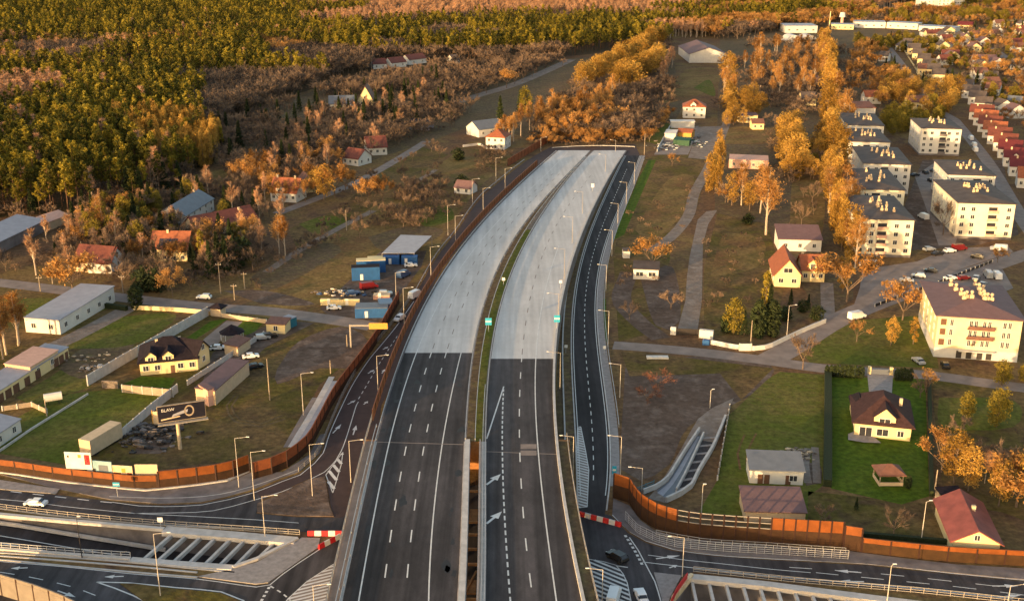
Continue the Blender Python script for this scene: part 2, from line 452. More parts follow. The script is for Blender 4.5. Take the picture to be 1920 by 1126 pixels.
sheet('bare_soil', [(1172, 690), (1300, 668), (1445, 685), (1420, 730), (1370, 760), (1290, 800), (1255, 870), (1200, 900), (1165, 880)], 0.02, M['mud'], True)
sheet('meadow', [(1165, 660), (1200, 660), (1450, 690), (1390, 750), (1350, 700), (1180, 705)], 0.024, M['meadow'])
sheet('meadow', [(1150, 480), (1190, 300), (1240, 290), (1330, 290), (1310, 380), (1260, 450), (1240, 620), (1160, 640)], 0.018, M['meadow'])
sheet('verge', [(1150, 450), (1160, 420), (1200, 330), (1216, 300), (1230, 300), (1200, 370), (1170, 440)], 0.026, M['lawn'])
sheet('verge', [(1125, 640), (1124, 560), (1136, 560), (1139, 640)], 0.03, M['lawn'])
sheet('meadow', [(1345, 400), (1440, 420), (1470, 540), (1450, 625), (1320, 630), (1320, 500)], 0.022, M['meadow'])
sheet('lawn', [(1462, 697), (1548, 702), (1549, 905), (1515, 930), (1515, 985), (1310, 960), (1345, 900), (1365, 780), (1440, 710)], 0.022, M['lawn_dry'])
sheet('lawn', [(1557, 706), (1735, 710), (1742, 930), (1690, 945), (1558, 915)], 0.026, M['lawn'])
sheet('meadow', [(1515, 920), (1745, 945), (1770, 1030), (1515, 985)], 0.022, M['meadow'])
sheet('meadow', [(1745, 710), (1990, 720), (1990, 1000), (1880, 960), (1770, 940)], 0.022, M['meadow'])
sheet('lawn', [(1500, 660), (1600, 600), (1745, 590), (1760, 690), (1520, 680)], 0.022, M['lawn_dry'])
sheet('courtyard', [(1700, 470), (1690, 400), (1730, 300), (1880, 300), (1910, 440), (1830, 460)], 0.02, M['mud'])
sheet('courtyard', [(1715, 330), (1760, 300), (1770, 330), (1800, 430), (1790, 460), (1760, 460), (1740, 400)], 0.026, M['asphalt_old'])
sheet('lane', [(1270, 618), (1285, 564), (1288, 520), (1293, 482), (1308, 412), (1325, 396), (1345, 394), (1328, 420), (1318, 457), (1316, 564), (1308, 618)], 0.03, M['gravel'])
path('track', [(1215, 470), (1255, 447), (1290, 405), (1303, 360), (1330, 310), (1355, 250), (1372, 205)], 4.5, 0.03, M['gravel'])
sheet('market_lot', [(1308, 238), (1366, 236), (1356, 262), (1338, 300), (1290, 296), (1300, 268)], .034, M['gravel'])
sheet('market_lot', [(1226, 290), (1250, 248), (1310, 236), (1300, 268), (1290, 290)], .03, M['asphalt_old'])
path('drain_channel', [(546, 838), (572, 795), (598, 750), (622, 706)], 1.5, .06, M['concrete'])
path('drain_channel', [(556, 836), (582, 795), (606, 754), (626, 714)], 1.6, .05, M['roof_paleblue'])
path('drain_channel', [(536, 838), (562, 792), (590, 745)], 1.2, .04, M['asphalt_old'])
path('track', [(1388, 880), (1383, 850), (1396, 815)], .5, .04, M['field'])
path('track', [(1400, 870), (1402, 845), (1418, 812)], .5, .04, M['field'])
path('track', [(1515, 905), (1510, 870), (1515, 840)], 1.6, .04, M['gravel'])
path('track', [(1532, 905), (1530, 870), (1528, 838)], 1.6, .04, M['gravel'])
sheet('bare_soil', [(1500, 870), (1535, 865), (1540, 905), (1512, 910)], .035, M['mud'], True)
path('track', [(440, 740), (425, 760), (440, 790), (490, 800), (535, 785)], .45, .03, M['scrub'])
path('track', [(447, 742), (434, 762), (450, 786), (490, 794), (530, 778)], .45, .03, M['scrub'])
path('track', [(1180, 510), (1165, 560), (1195, 600), (1240, 635)], 6, 0.028, M['mud'])
path('track', [(500, 510), (560, 470), (640, 425), (700, 395)], 3.2, 0.03, M['gravel'])
path('track', [(762, 352), (790, 335), (818, 318)], 2.6, 0.03, M['gravel'])
path('side_street', [(520, 400), (600, 370), (650, 350), (700, 325), (760, 290), (800, 265)], 5, 0.032, M['asphalt_old'])
path('side_street', [(845, 195), (900, 178), (960, 160), (1020, 135), (1070, 112)], 9, 0.032, M['gravel'])
path('side_street', [(700, 140), (800, 135), (900, 128)], 4, 0.032, M['asphalt_old'])
sheet('storage_yard', [(600, 578), (650, 530), (715, 470), (800, 470), (790, 500), (745, 560), (715, 600), (640, 610)], 0.026, M['mud'])
path('old_street', [(-90, 520), (0, 530), (110, 543), (230, 558), (385, 575), (500, 583), (600, 596), (660, 605), (700, 612)], 7, 0.035, M['asphalt_old'])
path('driveway', [(245, 575), (190, 605), (110, 645), (50, 665)], 6, 0.03, M['gravel'])
path('driveway', [(440, 602), (400, 635), (385, 650)], 5, 0.03, M['asphalt_old'])
sheet('forecourt', [(385, 690), (400, 660), (440, 640), (520, 600), (590, 605), (500, 650), (420, 720), (380, 720)], 0.028, M['mud'])
path('side_street', [(1150, 647), (1220, 652), (1330, 662), (1440, 676), (1540, 690), (1640, 697), (1740, 703), (1880, 722), (1990, 735)], 6, 0.035, M['asphalt_old'])
path('side_street', [(1440, 676), (1490, 648), (1560, 605), (1640, 570), (1740, 535), (1840, 505), (1920, 478), (2000, 455)], 8, 0.039, M['asphalt_old'])
sheet('car_park', [(1617, 505), (1720, 490), (1780, 465), (1890, 462), (1900, 472), (1800, 505), (1700, 540), (1640, 562), (1600, 575), (1612, 540)], 0.032, M['asphalt_old'])
sheet('car_park', [(1770, 545), (1800, 520), (1880, 505), (1900, 540), (1850, 560)], 0.032, M['asphalt_old'])
sheet('driveway', [(1625, 690), (1675, 692), (1672, 740), (1630, 740)], 0.05, M['paving'])
path('driveway', [(1550, 530), (1552, 590), (1545, 615)], 4, 0.03, M['gravel'])
path('side_street', [(1790, 225), (1850, 300), (1910, 400), (1960, 470)], 6, 0.035, M['asphalt_old'])
path('side_street', [(1655, 75), (1690, 120), (1740, 190), (1790, 225)], 6, 0.035, M['asphalt_old'])
path('side_street', [(1860, 90), (1920, 135), (1990, 190)], 8, 0.035, M['asphalt_old'])

# ------------------------------------------------------------------ the motorway
Y_ABUT, Y_END = 213.0, 557.0
def zr(y):
    if y <= Y_ABUT: return 6.5
    return 6.5 - 6.15 * min(1, (y - Y_ABUT) / (Y_END - Y_ABUT))
def Pm(px, py):
    z = 3.0
    for _ in range(12):
        p = P(px, py, z); z = zr(p.y)
    return P(px, py, z)
class Edge:
    def __init__(s, pix, deg=5, fn=None):
        q = [(fn or Pm)(*p) for p in pix]
        ys = np.array([p.y for p in q]); xs = np.array([p.x for p in q])
        s.lo, s.hi = ys.min(), ys.max()
        s.c = np.polyfit((ys - 300) / 150, xs, min(deg, len(q) - 1))
    def __call__(s, y):
        yy = min(max(y, s.lo), s.hi)
        v = float(np.polyval(s.c, (yy - 300) / 150))
        if y != yy:
            k = 4.0 if y < s.lo else -4.0
            v += (y - yy) * (float(np.polyval(s.c, (yy + k - 300) / 150)) - float(np.polyval(s.c, (yy - 300) / 150))) / k
        return v
LL = Edge([(643, 1126), (664, 1019), (686, 919), (702, 845), (711, 813), (722, 773), (738, 718), (760, 660), (769, 636), (795, 583), (829, 515), (873, 455), (920, 404), (974, 347), (1018, 307), (1046, 283)])
LR = Edge([(859, 1126), (860, 994), (865, 894), (869, 845), (873, 800), (876, 760), (878, 720), (884, 668), (893, 613), (906, 565), (929, 515), (951, 465), (978, 424), (1012, 384), (1045, 348), (1058, 331), (1102, 287)])
RL = Edge([(912, 1126), (910, 984), (911, 844), (914, 763), (921, 688), (928, 627), (945, 556), (964, 498), (994, 438), (1032, 384), (1065, 334), (1112, 284)])
RR = Edge([(1090, 1126), (1070, 1024), (1055, 926), (1047.6, 856), (1038, 776), (1036, 713), (1036, 673), (1040, 626), (1050, 570), (1068, 507), (1086, 452), (1105, 395), (1130, 350), (1150, 320), (1168, 289)])
WL = Edge([(674, 1126), (688, 1034), (700, 964), (713, 904), (727, 841), (740, 788), (755, 738), (770, 696), (783, 656), (803, 608), (826, 563), (850.6, 520), (880.6, 475), (920.6, 430), (956, 394.7), (981, 365), (1060, 290)])
WR = Edge([(803, 1126), (808, 1034), (815.5, 944), (827, 844), (838, 776), (850.6, 723), (860, 680), (875, 620), (895, 560), (918, 515), (942, 462), (968, 424), (1003, 384), (1095, 287)])
RW = Edge([(1044, 1126), (1027.6, 1019), (1017.6, 929), (1010, 859), (1009, 845), (1005, 763), (1004.6, 688), (1007.6, 626), (1016, 570), (1032.6, 507), (1047.6, 462), (1075, 400), (1140, 300)])
RD = Edge([(957, 1126), (945.7, 964), (942, 844), (944.6, 733), (948, 672), (956, 620), (970, 560), (988, 500), (1018, 438), (1052, 384), (1127, 287)])
RM = Edge([(999, 1126), (995, 1087), (986, 1017), (981, 952), (977, 899), (974, 801), (974, 761), (974.5, 722), (976, 688), (981, 640), (993, 570), (1010, 500), (1033, 440), (1063, 390), (1133, 292)])
def yrange(a, b, step=4.0):
    n = max(1, int((b - a) / step))
    return [a + (b - a) * i / n for i in range(n + 1)]
def along(e, a, b, off=0.0, dz=0.0, step=4.0):
    return [Vector((e(y) + off, y, zr(y) + dz)) for y in yrange(a, b, step)]
Y0 = 105.0
YC_L, YC_R = Pm(800, 661).y, Pm(980, 672).y
def deck(name, eL, eR, yc, side):
    road = structure(place(name, None))
    mb = MB()
    mb.ribbon(along(eL, Y0, yc), along(eR, Y0, yc))
    mb.build('asphalt_surface', M['asphalt'], road)
    mc = MB()
    mc.ribbon(along(eL, yc, Y_END), along(eR, yc, Y_END))
    mc.build('concrete_surface', M['road_concrete'], road)
    b = MB()                                         # bridge slab with its side faces, then embankment walls
    wl, wr = (-2.6, 1.35) if side < 0 else (-1.5, 2.6)
    a, c = along(eL, Y0, Y_ABUT, wl, -0.05), along(eR, Y0, Y_ABUT, wr, -0.05)
    n = len(a)
    low = [p - Vector((0, 0, 1.7)) for p in a]; low2 = [p - Vector((0, 0, 1.7)) for p in c]
    b.ribbon(a, c); b.ribbon(low, a); b.ribbon(c, low2); b.ribbon(low2, low)
    b.build('bridge_slab', M['concrete'], road)
    e = MB()
    for ed, off in ((eL, -0.6), (eR, 0.6)):
        t = along(ed, Y_ABUT, Y_END, off, -0.04)
        g = [Vector((p.x, p.y, 0)) for p in t]
        if ed is eL: e.ribbon(g, t)
        else: e.ribbon(t, g)
    t1, t2 = along(eL, Y_ABUT, Y_END, -0.6, -0.04), along(eR, Y_ABUT, Y_END, 0.6, -0.04)
    e.ribbon(t1, t2)
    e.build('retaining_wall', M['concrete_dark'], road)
    return road
roadL = deck('motorway', LL, LR, YC_L, -1)
roadR = deck('motorway', RL, RR, YC_R, 1)
def mark_line(parent, e, a, b, w=0.24, name='edge_line', off=0, m='white_paint'):
    MB().ribbon(along(e, a, b, off - w / 2, 0.012), along(e, a, b, off + w / 2, 0.012)).build(name, M[m], parent)
mark_line(roadL, WL, Y0, Y_END - 4)
mark_line(roadL, WR, Y0, YC_L)
mark_line(roadR, RW, Y0, YC_R + 110)
def dashes(parent, fn, first, last, dash, period, w, name, m='white_paint'):
    mb = MB()
    y = first
    while y < last:
        ys = yrange(y, y + dash, 2)
        mb.ribbon([Vector((fn(q) - w / 2, q, zr(q) + 0.012)) for q in ys], [Vector((fn(q) + w / 2, q, zr(q) + 0.012)) for q in ys])
        y += period
    return mb.build(name, M[m], parent)
ya = Pm(730, 1082).y
step12 = 11.2
for k, name in ((1 / 3, 'lane_dashes'), (2 / 3, 'lane_dashes')):
    fn = lambda y, k=k: WL(y) * (1 - k) + WR(y) * k
    dashes(roadL, fn, ya - 5 * step12, YC_L - 2, 4.2, step12, 0.24, name)
    dashes(roadL, fn, YC_L + 3, Y_END - 60, 4.2, step12, 0.2, 'worn_dashes', 'asphalt_old')
ya = Pm(995, 1100).y
dashes(roadR, RM, ya - 5 * step12, YC_R - 2, 4.2, step12, 0.24, 'lane_dashes')
dashes(roadR, RM, YC_R + 3, Y_END - 60, 4.2, step12, 0.2, 'worn_dashes', 'asphalt_old')
dashes(roadR, RD, Y0, Pm(944, 728).y, 1.6, 2.6, 0.3, 'short_dashes')
mb = MB()
a, b = Pm(944.6, 724), Pm(912.5, 822)
for q0, q1 in ((a, b),):
    w = Vector((0.15, 0, 0.012))
    w2 = Vector((-0.15, 0, 0.012))
    mb.ribbon([q0.lerp(q1, i / 8) + w2 for i in range(9)], [q0.lerp(q1, i / 8) + w for i in range(9)])
mb.build('taper_line', M['white_paint'], roadR)
def arrow(parent, tail, head, w, z, fn=Pm, name='lane_arrow'):
    a, b = fn(*tail), fn(*head)
    d = (b - a); d.z = 0; L = d.length; d.normalize()
    n = Vector((-d.y, d.x, 0))
    k = a + d * (L * 0.5)
    up = Vector((0, 0, z))
    vs = [a - n * w * .28, k - n * w * .28, k - n * w, b, k + n * w, k + n * w * .28, a + n * w * .28]
    MB().add([v + up for v in vs], [(0, 1, 5, 6), (2, 3, 1), (1, 3, 5), (5, 3, 4)]).build(name, M['white_paint'], parent)
arrow(roadR, (912, 908), (939, 888), 0.9, 0.014)
arrow(roadR, (912, 981), (941, 958), 0.9, 0.014)
mb = MB()
for (x0, x1, y0, y1) in ((976, 1006, 832, 841), (976, 1006, 844, 853)):
    q = [Pm(x0, y1), Pm(x1, y1), Pm(x1, y0), Pm(x0, y0)]
    mb.add([v + Vector((0, 0, .012)) for v in q], [(0, 1, 2, 3)])
mb.build('rumble_patch', M['asphalt_old'], roadR)
for rd, eL, eR, py in ((roadL, LL, LR, 828), (roadR, RL, RR, 846)):
    q = Pm(860 if rd is roadL else 980, py).y
    MB().add([(eL(q), q - .15, zr(q) + .008), (eR(q), q - 1.2 - .15, zr(q - 1) + .008), (eR(q), q - 1.2 + .15, zr(q - 1) + .008), (eL(q), q + .15, zr(q) + .008)], [(0, 1, 2, 3)]).build('expansion_joint', M['asphalt_old'], rd)
# concrete joints of the pale slabs
for rd, eL, eR, yc in ((roadL, LL, LR, YC_L), (roadR, RL, RR, YC_R)):
    mb = MB()
    for y in yrange(yc + 12, Y_END - 20, 24):
        mb.add([(eL(y) + .3, y - .09, zr(y) + .008), (eR(y) - .3, y - .09, zr(y) + .008), (eR(y) - .3, y + .09, zr(y) + .008), (eL(y) + .3, y + .09, zr(y) + .008)], [(0, 1, 2, 3)])
    mb.build('slab_joint', M['concrete'], rd)
# oil and tack stains on the asphalt of the left carriageway
mb = MB()
for k in range(26):
    y = random.uniform(150, 250)
    f = random.choice([random.uniform(.02, .2), random.uniform(.25, .4), random.uniform(.88, .98)])
    x = LL(y) + f * (LR(y) - LL(y)); r = random.uniform(.35, 1.5)
    n = 11
    ring = [(x + r * .6 * random.uniform(.5, 1.2) * math.cos(2 * math.pi * i / n), y + r * 1.7 * random.uniform(.5, 1.2) * math.sin(2 * math.pi * i / n), zr(y) + .006) for i in range(n)]
    mb.add(ring, [tuple(range(n))])
mb.build('oil_stain', mat('oil_stain', (.02, .018, .02), .6, .2, 1), roadL)
# median: dirt strip and green strip (from the abutment on)
med = structure(place('median', None))
yy0, yy1 = Y_ABUT + .1, Y_END
ymid = lambda y: LR(y) * .5 + RL(y) * .5
MB().ribbon(along(LR, yy0, yy1, .58, -.03), [Vector((ymid(y), y, zr(y) - .03)) for y in yrange(yy0, yy1)]).build('dirt_strip', M['scrub'], med)
yg = Pm(1000, 430).y
MB().ribbon([Vector((ymid(y), y, zr(y) - .031)) for y in yrange(yy0, yg)], along(RL, yy0, yg, -.58, -.031)).build('grass_strip', M['lawn_dry'], med)
MB().ribbon([Vector((ymid(y), y, zr(y) - .031)) for y in yrange(yg, yy1)], along(RL, yg, yy1, -.58, -.031)).build('gravel_strip', M['stone'], med)
# piece of asphalt beside the grass triangle is part of the left pavement; abutment below
xa0, xa1 = LL(Y_ABUT) - 3, RR(Y_ABUT) + 3
ab = MB()
ab.box(xa0, xa1, Y_ABUT + .02, Y_ABUT + 1.2, 0, 6.3)
structure(ab.build('bridge_abutment', M['timber']))  # abutment face, its sunlit orange is painted in by the colour
def pier(x, y, lab):
    t = thing('bridge_pier', lab, 'bridge pier', (x, y, 0), 0, 'piers of the motorway bridge')
    MB().tube((0, 0, 0), (0, 0, 4.3), .65, .65, 12).build('shaft', M['concrete'], t)
    MB().box(-1.6, 1.6, -.7, .7, 4.3, 4.78).build('pier_cap', M['concrete'], t)
for y in (150, 176, 202):
    for e0, e1, s in ((LL, LR, 'left'), (RL, RR, 'right')):
        for f in (.08, .5, .92):
            pier(e0(y) * (1 - f) + e1(y) * f, y, 'round concrete pier carrying the motorway deck over the junction')
# falsework seen between the two bridge decks, sun glow put into its colour
t = thing('bridge_falsework', 'timber bracing and beams in the gap between the two bridge decks', 'falsework', (0, 0, 0))
for py in (905, 962, 985, 1012, 1040, 1105):
    q = Pm(880, py).y
    MB().box(LR(q) + 1.4, RL(q) - 1.6, q - .22, q + .22, 4.5, 4.9).build('cross_beam', M['timber'], t)
for py0, py1 in ((1095, 1048), (1190, 1120)):
    a, b = Pm(867, py0), Pm(893, py1)
    MB().tube((a.x, a.y, 4.2), (b.x, b.y, 4.2), .2, .2, 6).build('brace', M['timber'], t)
for py0, py1 in ((930, 955), (1060, 1085)):
    q0, q1 = Pm(880, py1).y, Pm(880, py0).y
    MB().box(LR(q0) + 1.4, RL(q0) - 1.7, q0, q1, 3.6, 3.8).build('deck_board', M['timber'], t)

# ------------------------------------------------------------------ rails, parapets and railings
def guardrail(label, pts, side=1, h=.75, m='rail', step=8.0, group=None, name='guardrail', post_max=60):
    o = pts[0].copy()
    t = thing(name, label, name.replace('_', ' '), o, 0, group)
    loc = [p - o for p in pts]
    mb = MB().strip(loc, .12, h - .32, h)
    mb.build('rail_beam', M[m], t)
    pp = resample(loc, step)[:post_max]
    me = MB().box(-.06, .06, -.06, .06, 0, h - .05).data('post', M[m])
    for p in pp: place('post', me, t, p)
    return t
def parapet(label, pts, w=.5, h=1.0, m='concrete', name='parapet', dz=0.0):
    o = pts[0].copy()
    return tag(MB().strip([p - o for p in pts], w, dz, h).build(name, M[m], None, o), label, name.replace('_', ' '))
def railing(label, pts, h=1.1, m='rail_warm', step=2.0, rails=(0.15, .6, 1.1), name='railing', r=.05):
    o = pts[0].copy()
    t = thing(name, label, 'railing', o)
    loc = [p - o for p in pts]
    mb = MB()
    for z in rails: mb.strip(loc, r * 2, z - r, z + r)
    mb.build('rails', M[m], t)
    pp = resample(loc, step)
    me = MB().box(-r, r, -r, r, 0, h).data('post', M[m])
    for p in pp[:90]: place('post', me, t, p)
    return t
guardrail('double steel guardrail along the left edge of the left carriageway', along(LL, Y0, Y_END - 4, -.3), step=9)
guardrail('outer guardrail on the bridge walkway left of the carriageway', along(LL, Y0, Pm(700, 800).y, -.95), step=9)
parapet('sunlit concrete kerb parapet at the right edge of the left bridge deck', along(LR, Y0, Y_ABUT, .75), 1.05, .5, 'concrete')
guardrail('steel guardrail between dirt strip and grass in the median', [Vector((ymid(y), y, zr(y) - .03)) for y in yrange(Y_ABUT, Y_END - 20, 6)], step=9)
guardrail('steel guardrail along the left side of the left carriageway median', along(LR, Y_ABUT, Y_END - 20, .3, 0), step=9)
guardrail('triple steel guardrail along the left edge of the right carriageway', along(RL, Y0, Y_END - 20, -.2), step=9)
guardrail('second guardrail line beside the triple one on the right bridge deck', along(RL, Y0, Y_ABUT + 30, -.75), step=9)
parapet('low concrete plinth beside the triple guardrail on the right bridge deck', along(RL, Y0, Y_ABUT, -1.3, 0), .3, .5, 'paving')
parapet('concrete kerb parapet along the right edge of the right carriageway', along(RR, Y0, Y_END - 16, .2), .55, .55, 'concrete')
railing('outer railing of the left bridge walkway above the junction', along(LL, Y0, Pm(700, 783).y, -2.45), step=2.4)
railing('outer railing of the right bridge walkway above the junction', along(RR, Y0, Y_ABUT + 2, 2.45), step=2.4)
structure(MB().ribbon(along(LL, Y0, Y_ABUT, -2.58, .02), along(LL, Y0, Y_ABUT, -.4, .02)).build('walkway', M['asphalt_old']))
structure(MB().ribbon(along(RR, Y0, Y_ABUT, .5, .02), along(RR, Y0, Y_ABUT, 2.58, .02)).build('walkway', M['scrub']))

# ------------------------------------------------------------------ roads at ground level
RAMP_L = [(480, 919), (530, 899), (563, 887), (588, 866), (603, 849), (615, 813), (635, 768), (660, 718), (690, 673), (715, 643), (743, 608), (772, 565), (805, 505), (826, 472), (856, 435), (883, 395), (906, 367), (931, 346), (960, 322), (985, 303), (1010, 288), (1032, 276)]
sheet('ramp_road', [(425, 934)] + RAMP_L + [(1190, 270), (1200, 292), (1170, 296), (1165, 288), (1040, 288), (985, 335), (918, 400), (868, 455), (830, 500), (800, 560), (775, 610), (758, 660), (740, 710), (715, 760), (705, 845), (700, 1000), (640, 1003), (626, 966), (620, 949), (612, 892), (580, 897), (540, 915), (500, 932), (480, 940)], 0.04, M['asphalt_red'])
sheet('crossing_road', [(-90, 912), (0, 919), (105, 927), (205, 939), (250, 944), (300, 947), (376, 944), (426, 934), (480, 922), (490, 935), (480, 962), (555, 969), (640, 970), (720, 970), (720, 1003), (640, 1000), (537, 995), (480, 990), (300, 982), (125, 967), (0, 952), (-90, 945)], 0.05, M['asphalt'])
sheet('junction', [(-90, 1040), (0, 1049), (245, 1072), (370, 1082), (480, 1097), (502, 1094), (598, 1027), (638, 1003), (640, 970), (700, 940), (1070, 880), (1082, 950), (1145, 966), (1178, 999), (1210, 1017), (1260, 1032), (1336, 1042), (1440, 1049), (1625, 1059), (1790, 1077), (1990, 1096), (1990, 1133), (1866, 1124), (1715, 1109), (1565, 1097), (1440, 1086), (1303, 1071), (1278, 1077), (1255, 1119), (1225, 1290), (400, 1300), (-90, 1300)], 0.045, M['asphalt'])
SL = Edge([(1080, 860), (1084, 797), (1077.7, 738), (1071.4, 668), (1070, 613), (1077.7, 564), (1087.7, 507), (1100, 457), (1117.7, 407), (1135, 364.6), (1157.8, 322), (1172, 292)], 5, P)
SR = Edge([(1137, 935), (1142, 869), (1142, 845), (1141.5, 788), (1132.8, 725.7), (1121.5, 668), (1117.7, 625.6), (1119, 563), (1125, 507), (1132.8, 470), (1145, 429.7), (1160, 392), (1177.8, 352), (1193, 314.5), (1201, 292)], 5, P)
def galong(e, a, b, off=0, z=0.0, step=4.0):
    return [Vector((e(y) + off, y, z)) for y in yrange(a, b, step)]
sy0, sy1 = P(1100, 966).y, P(1190, 292).y
service = structure(MB().ribbon(galong(SL, sy0, sy1, 0, .055), galong(SR, sy0, sy1, 0, .055)).build('service_road', M['asphalt_dark']))
def gdash(parent, fn, a, b, dash, period, w, z, name):
    mb = MB(); y = a
    while y < b:
        ys = [y, y + dash]
        mb.ribbon([Vector((fn(q) - w / 2, q, z)) for q in ys], [Vector((fn(q) + w / 2, q, z)) for q in ys]); y += period
    mb.build(name, M['white_paint'], parent)
gdash(service, lambda y: SL(y) * .5 + SR(y) * .5, P(1110, 900).y, sy1 - 30, 2.2, 4.6, .2, .068, 'lane_dashes')
mb = MB()
for e, off in ((SL, .35), (SR, -.35)): mb.ribbon(galong(e, sy0 + 8, sy1, off - .09, .068), galong(e, sy0 + 8, sy1, off + .09, .068))
mb.build('edge_line', M['white_paint'], service)
for e, off, z1, w in ((SL, -.25, .16, .3), (SR, .25, .16, .3)):
    structure(MB().strip(galong(e, sy0 + 2, sy1, off), w, 0, z1).build('kerb', M['concrete']))
structure(MB().strip(galong(SL, P(1075, 960).y, sy1, -2.6), .35, 0, .3).build('kerb', M['concrete']))
structure(MB().ribbon(galong(SR, sy0 + 12, sy1, .45, .06), galong(SR, sy0 + 12, sy1, 2.2, .06)).build('pavement', M['paving']))
guardrail('steel guardrail along the right side of the dark service road', galong(SR, P(1140, 800).y, sy1 - 10, 2.5), step=9)
structure(MB().ribbon(galong(RR, Y_ABUT, sy1, 1.0, .03), galong(SL, Y_ABUT, sy1, -.45, .03)).build('embankment_foot', M['scrub']))
# hatched areas: white bars on asphalt
def hatch(name, pix, z, spacing, width, ang, base=None, zb=None):
    pts = [P(*p) for p in pix]
    if base: sheet('hatch_base', pix, zb, base)
    poly = [(p.x, p.y) for p in pts]
    d = Vector((math.cos(ang), math.sin(ang))); n = Vector((-d.y, d.x))
    ts = [n.x * p[0] + n.y * p[1] for p in poly]
    mb = MB(); t = min(ts) + spacing / 2
    while t < max(ts):
        hits = []
        for i in range(len(poly)):
            a, b = poly[i], poly[(i + 1) % len(poly)]
            ta, tb = n.x * a[0] + n.y * a[1] - t, n.x * b[0] + n.y * b[1] - t
            if ta * tb < 0:
                k = ta / (ta - tb); hits.append((a[0] + (b[0] - a[0]) * k) * d.x + (a[1] + (b[1] - a[1]) * k) * d.y)
        hits.sort()
        for s0, s1 in zip(hits[::2], hits[1::2]):
            q = [d * s0 + n * (t - width / 2), d * s1 + n * (t - width / 2), d * s1 + n * (t + width / 2), d * s0 + n * (t + width / 2)]
            mb.add([(v.x, v.y, z) for v in q], [(0, 1, 2, 3)])
        t += spacing
    for i in range(len(pts)):
        a, b = pts[i], pts[(i + 1) % len(pts)]
        e = (b - a).normalized(); m = Vector((-e.y, e.x, 0)) * .09
        mb.add([(a - m).to_2d().to_3d() + Vector((0, 0, z + .004)), (b - m).to_2d().to_3d() + Vector((0, 0, z + .004)), (b + m).to_2d().to_3d() + Vector((0, 0, z + .004)), (a + m).to_2d().to_3d() + Vector((0, 0, z + .004))], [(0, 1, 2, 3)])
    return structure(mb.build(name, M['white_paint']))
hatch('hatched_marking', [(1082, 952), (1081, 880), (1083, 800), (1089, 800), (1098, 845), (1104, 880), (1101, 950)], .075, 1.05, .5, R(-32), M['asphalt_old'], .062)
hatch('hatched_marking', [(1104, 1048), (1130, 1052), (1155, 1059), (1168, 1075), (1176, 1092), (1183, 1126), (1190, 1170), (1100, 1170)], .062, 1.1, .5, R(-38))
hatch('hatched_marking', [(611, 890), (643, 847), (640, 870), (624, 924)], .062, 1.7, .7, R(-62))
hatch('hatched_marking', [(540, 1122), (575, 1090), (622, 1059), (640, 1050), (640, 1150), (520, 1150)], .062, .95, .45, R(25), M['asphalt_old'], .052)
def gline(name, pix, w=.2, z=.062, m='white_paint', dash=None):
    pts = [Vector((p.x, p.y, z)) for p in smooth([P(*q) for q in pix], 3)]
    mb = MB()
    if dash:
        pts = resample(pts, dash)
        for i in range(0, len(pts) - 1, 2):
            s = [pts[i], pts[i + 1]]
            mb.ribbon(offsets(s, w / 2), offsets(s, -w / 2))
    else: mb.ribbon(offsets(pts, w / 2), offsets(pts, -w / 2))
    return structure(mb.build(name, M[m]))
gline('road_line', [(0, 935.5), (60, 941), (120, 949), (180, 955), (255, 962), (330, 966), (480, 974), (560, 980)], .18)
gline('road_line', [(20, 921), (90, 929), (160, 937), (210, 942)], .3, dash=2.4)
gline('road_line', [(250, 962), (330, 961), (400, 957), (470, 939), (530, 921), (580, 899), (608, 885), (640, 845), (668, 760), (672, 753)], .2)
gline('road_line', [(210, 941), (260, 948), (310, 949.5), (380, 946), (430, 936), (480, 922), (530, 902), (563, 890), (590, 868), (606, 849), (618, 813), (638, 768), (663, 718), (693, 673), (718, 643), (746, 608), (776, 565)], .2)
gline('road_line', [(0, 1052), (120, 1062), (245, 1075), (370, 1085), (480, 1100), (506, 1096), (530, 1076), (560, 1055), (600, 1029), (640, 1003)], .2)
gline('road_line', [(0, 1072), (60, 1082), (130, 1098), (180, 1116), (200, 1126)], .2, dash=3)
gline('road_line', [(672, 748), (690, 718), (706, 690), (722, 665), (745, 630)], .2, dash=1.6)
gline('road_line', [(1148, 965), (1182, 997), (1212, 1014), (1262, 1029.5), (1336, 1040), (1440, 1047), (1625, 1057), (1790, 1075), (1960, 1091)], .2, .066)
gline('road_line', [(1205, 1053), (1300, 1064), (1440, 1079), (1560, 1089), (1720, 1103), (1900, 1122)], .2)
gline('road_line', [(1215, 1040), (1290, 1050), (1350, 1056), (1440, 1066), (1520, 1073)], .18)
gline('road_line', [(1530, 1073), (1600, 1080), (1700, 1090), (1800, 1100), (1920, 1115)], .18, dash=4)
gline('road_line', [(1480, 1063), (1600, 1071), (1700, 1080), (1920, 1104)], .18, dash=4)
gline('road_line', [(1180, 1007), (1196, 1030), (1212, 1060), (1228, 1090), (1240, 1130)], .22)
gline('road_line', [(1172, 1003), (1192, 1035), (1206, 1062)], .5, .07, dash=.7)
gline('road_line', [(1155, 1060), (1176, 1063), (1200, 1065)], .3, dash=2)
gline('road_line', [(505, 1100), (490, 1126)], .5, dash=.6)
gline('road_line', [(507, 1098), (530, 1112), (548, 1128)], .3, dash=1)
junction_marks = structure(place('road_arrows', None))
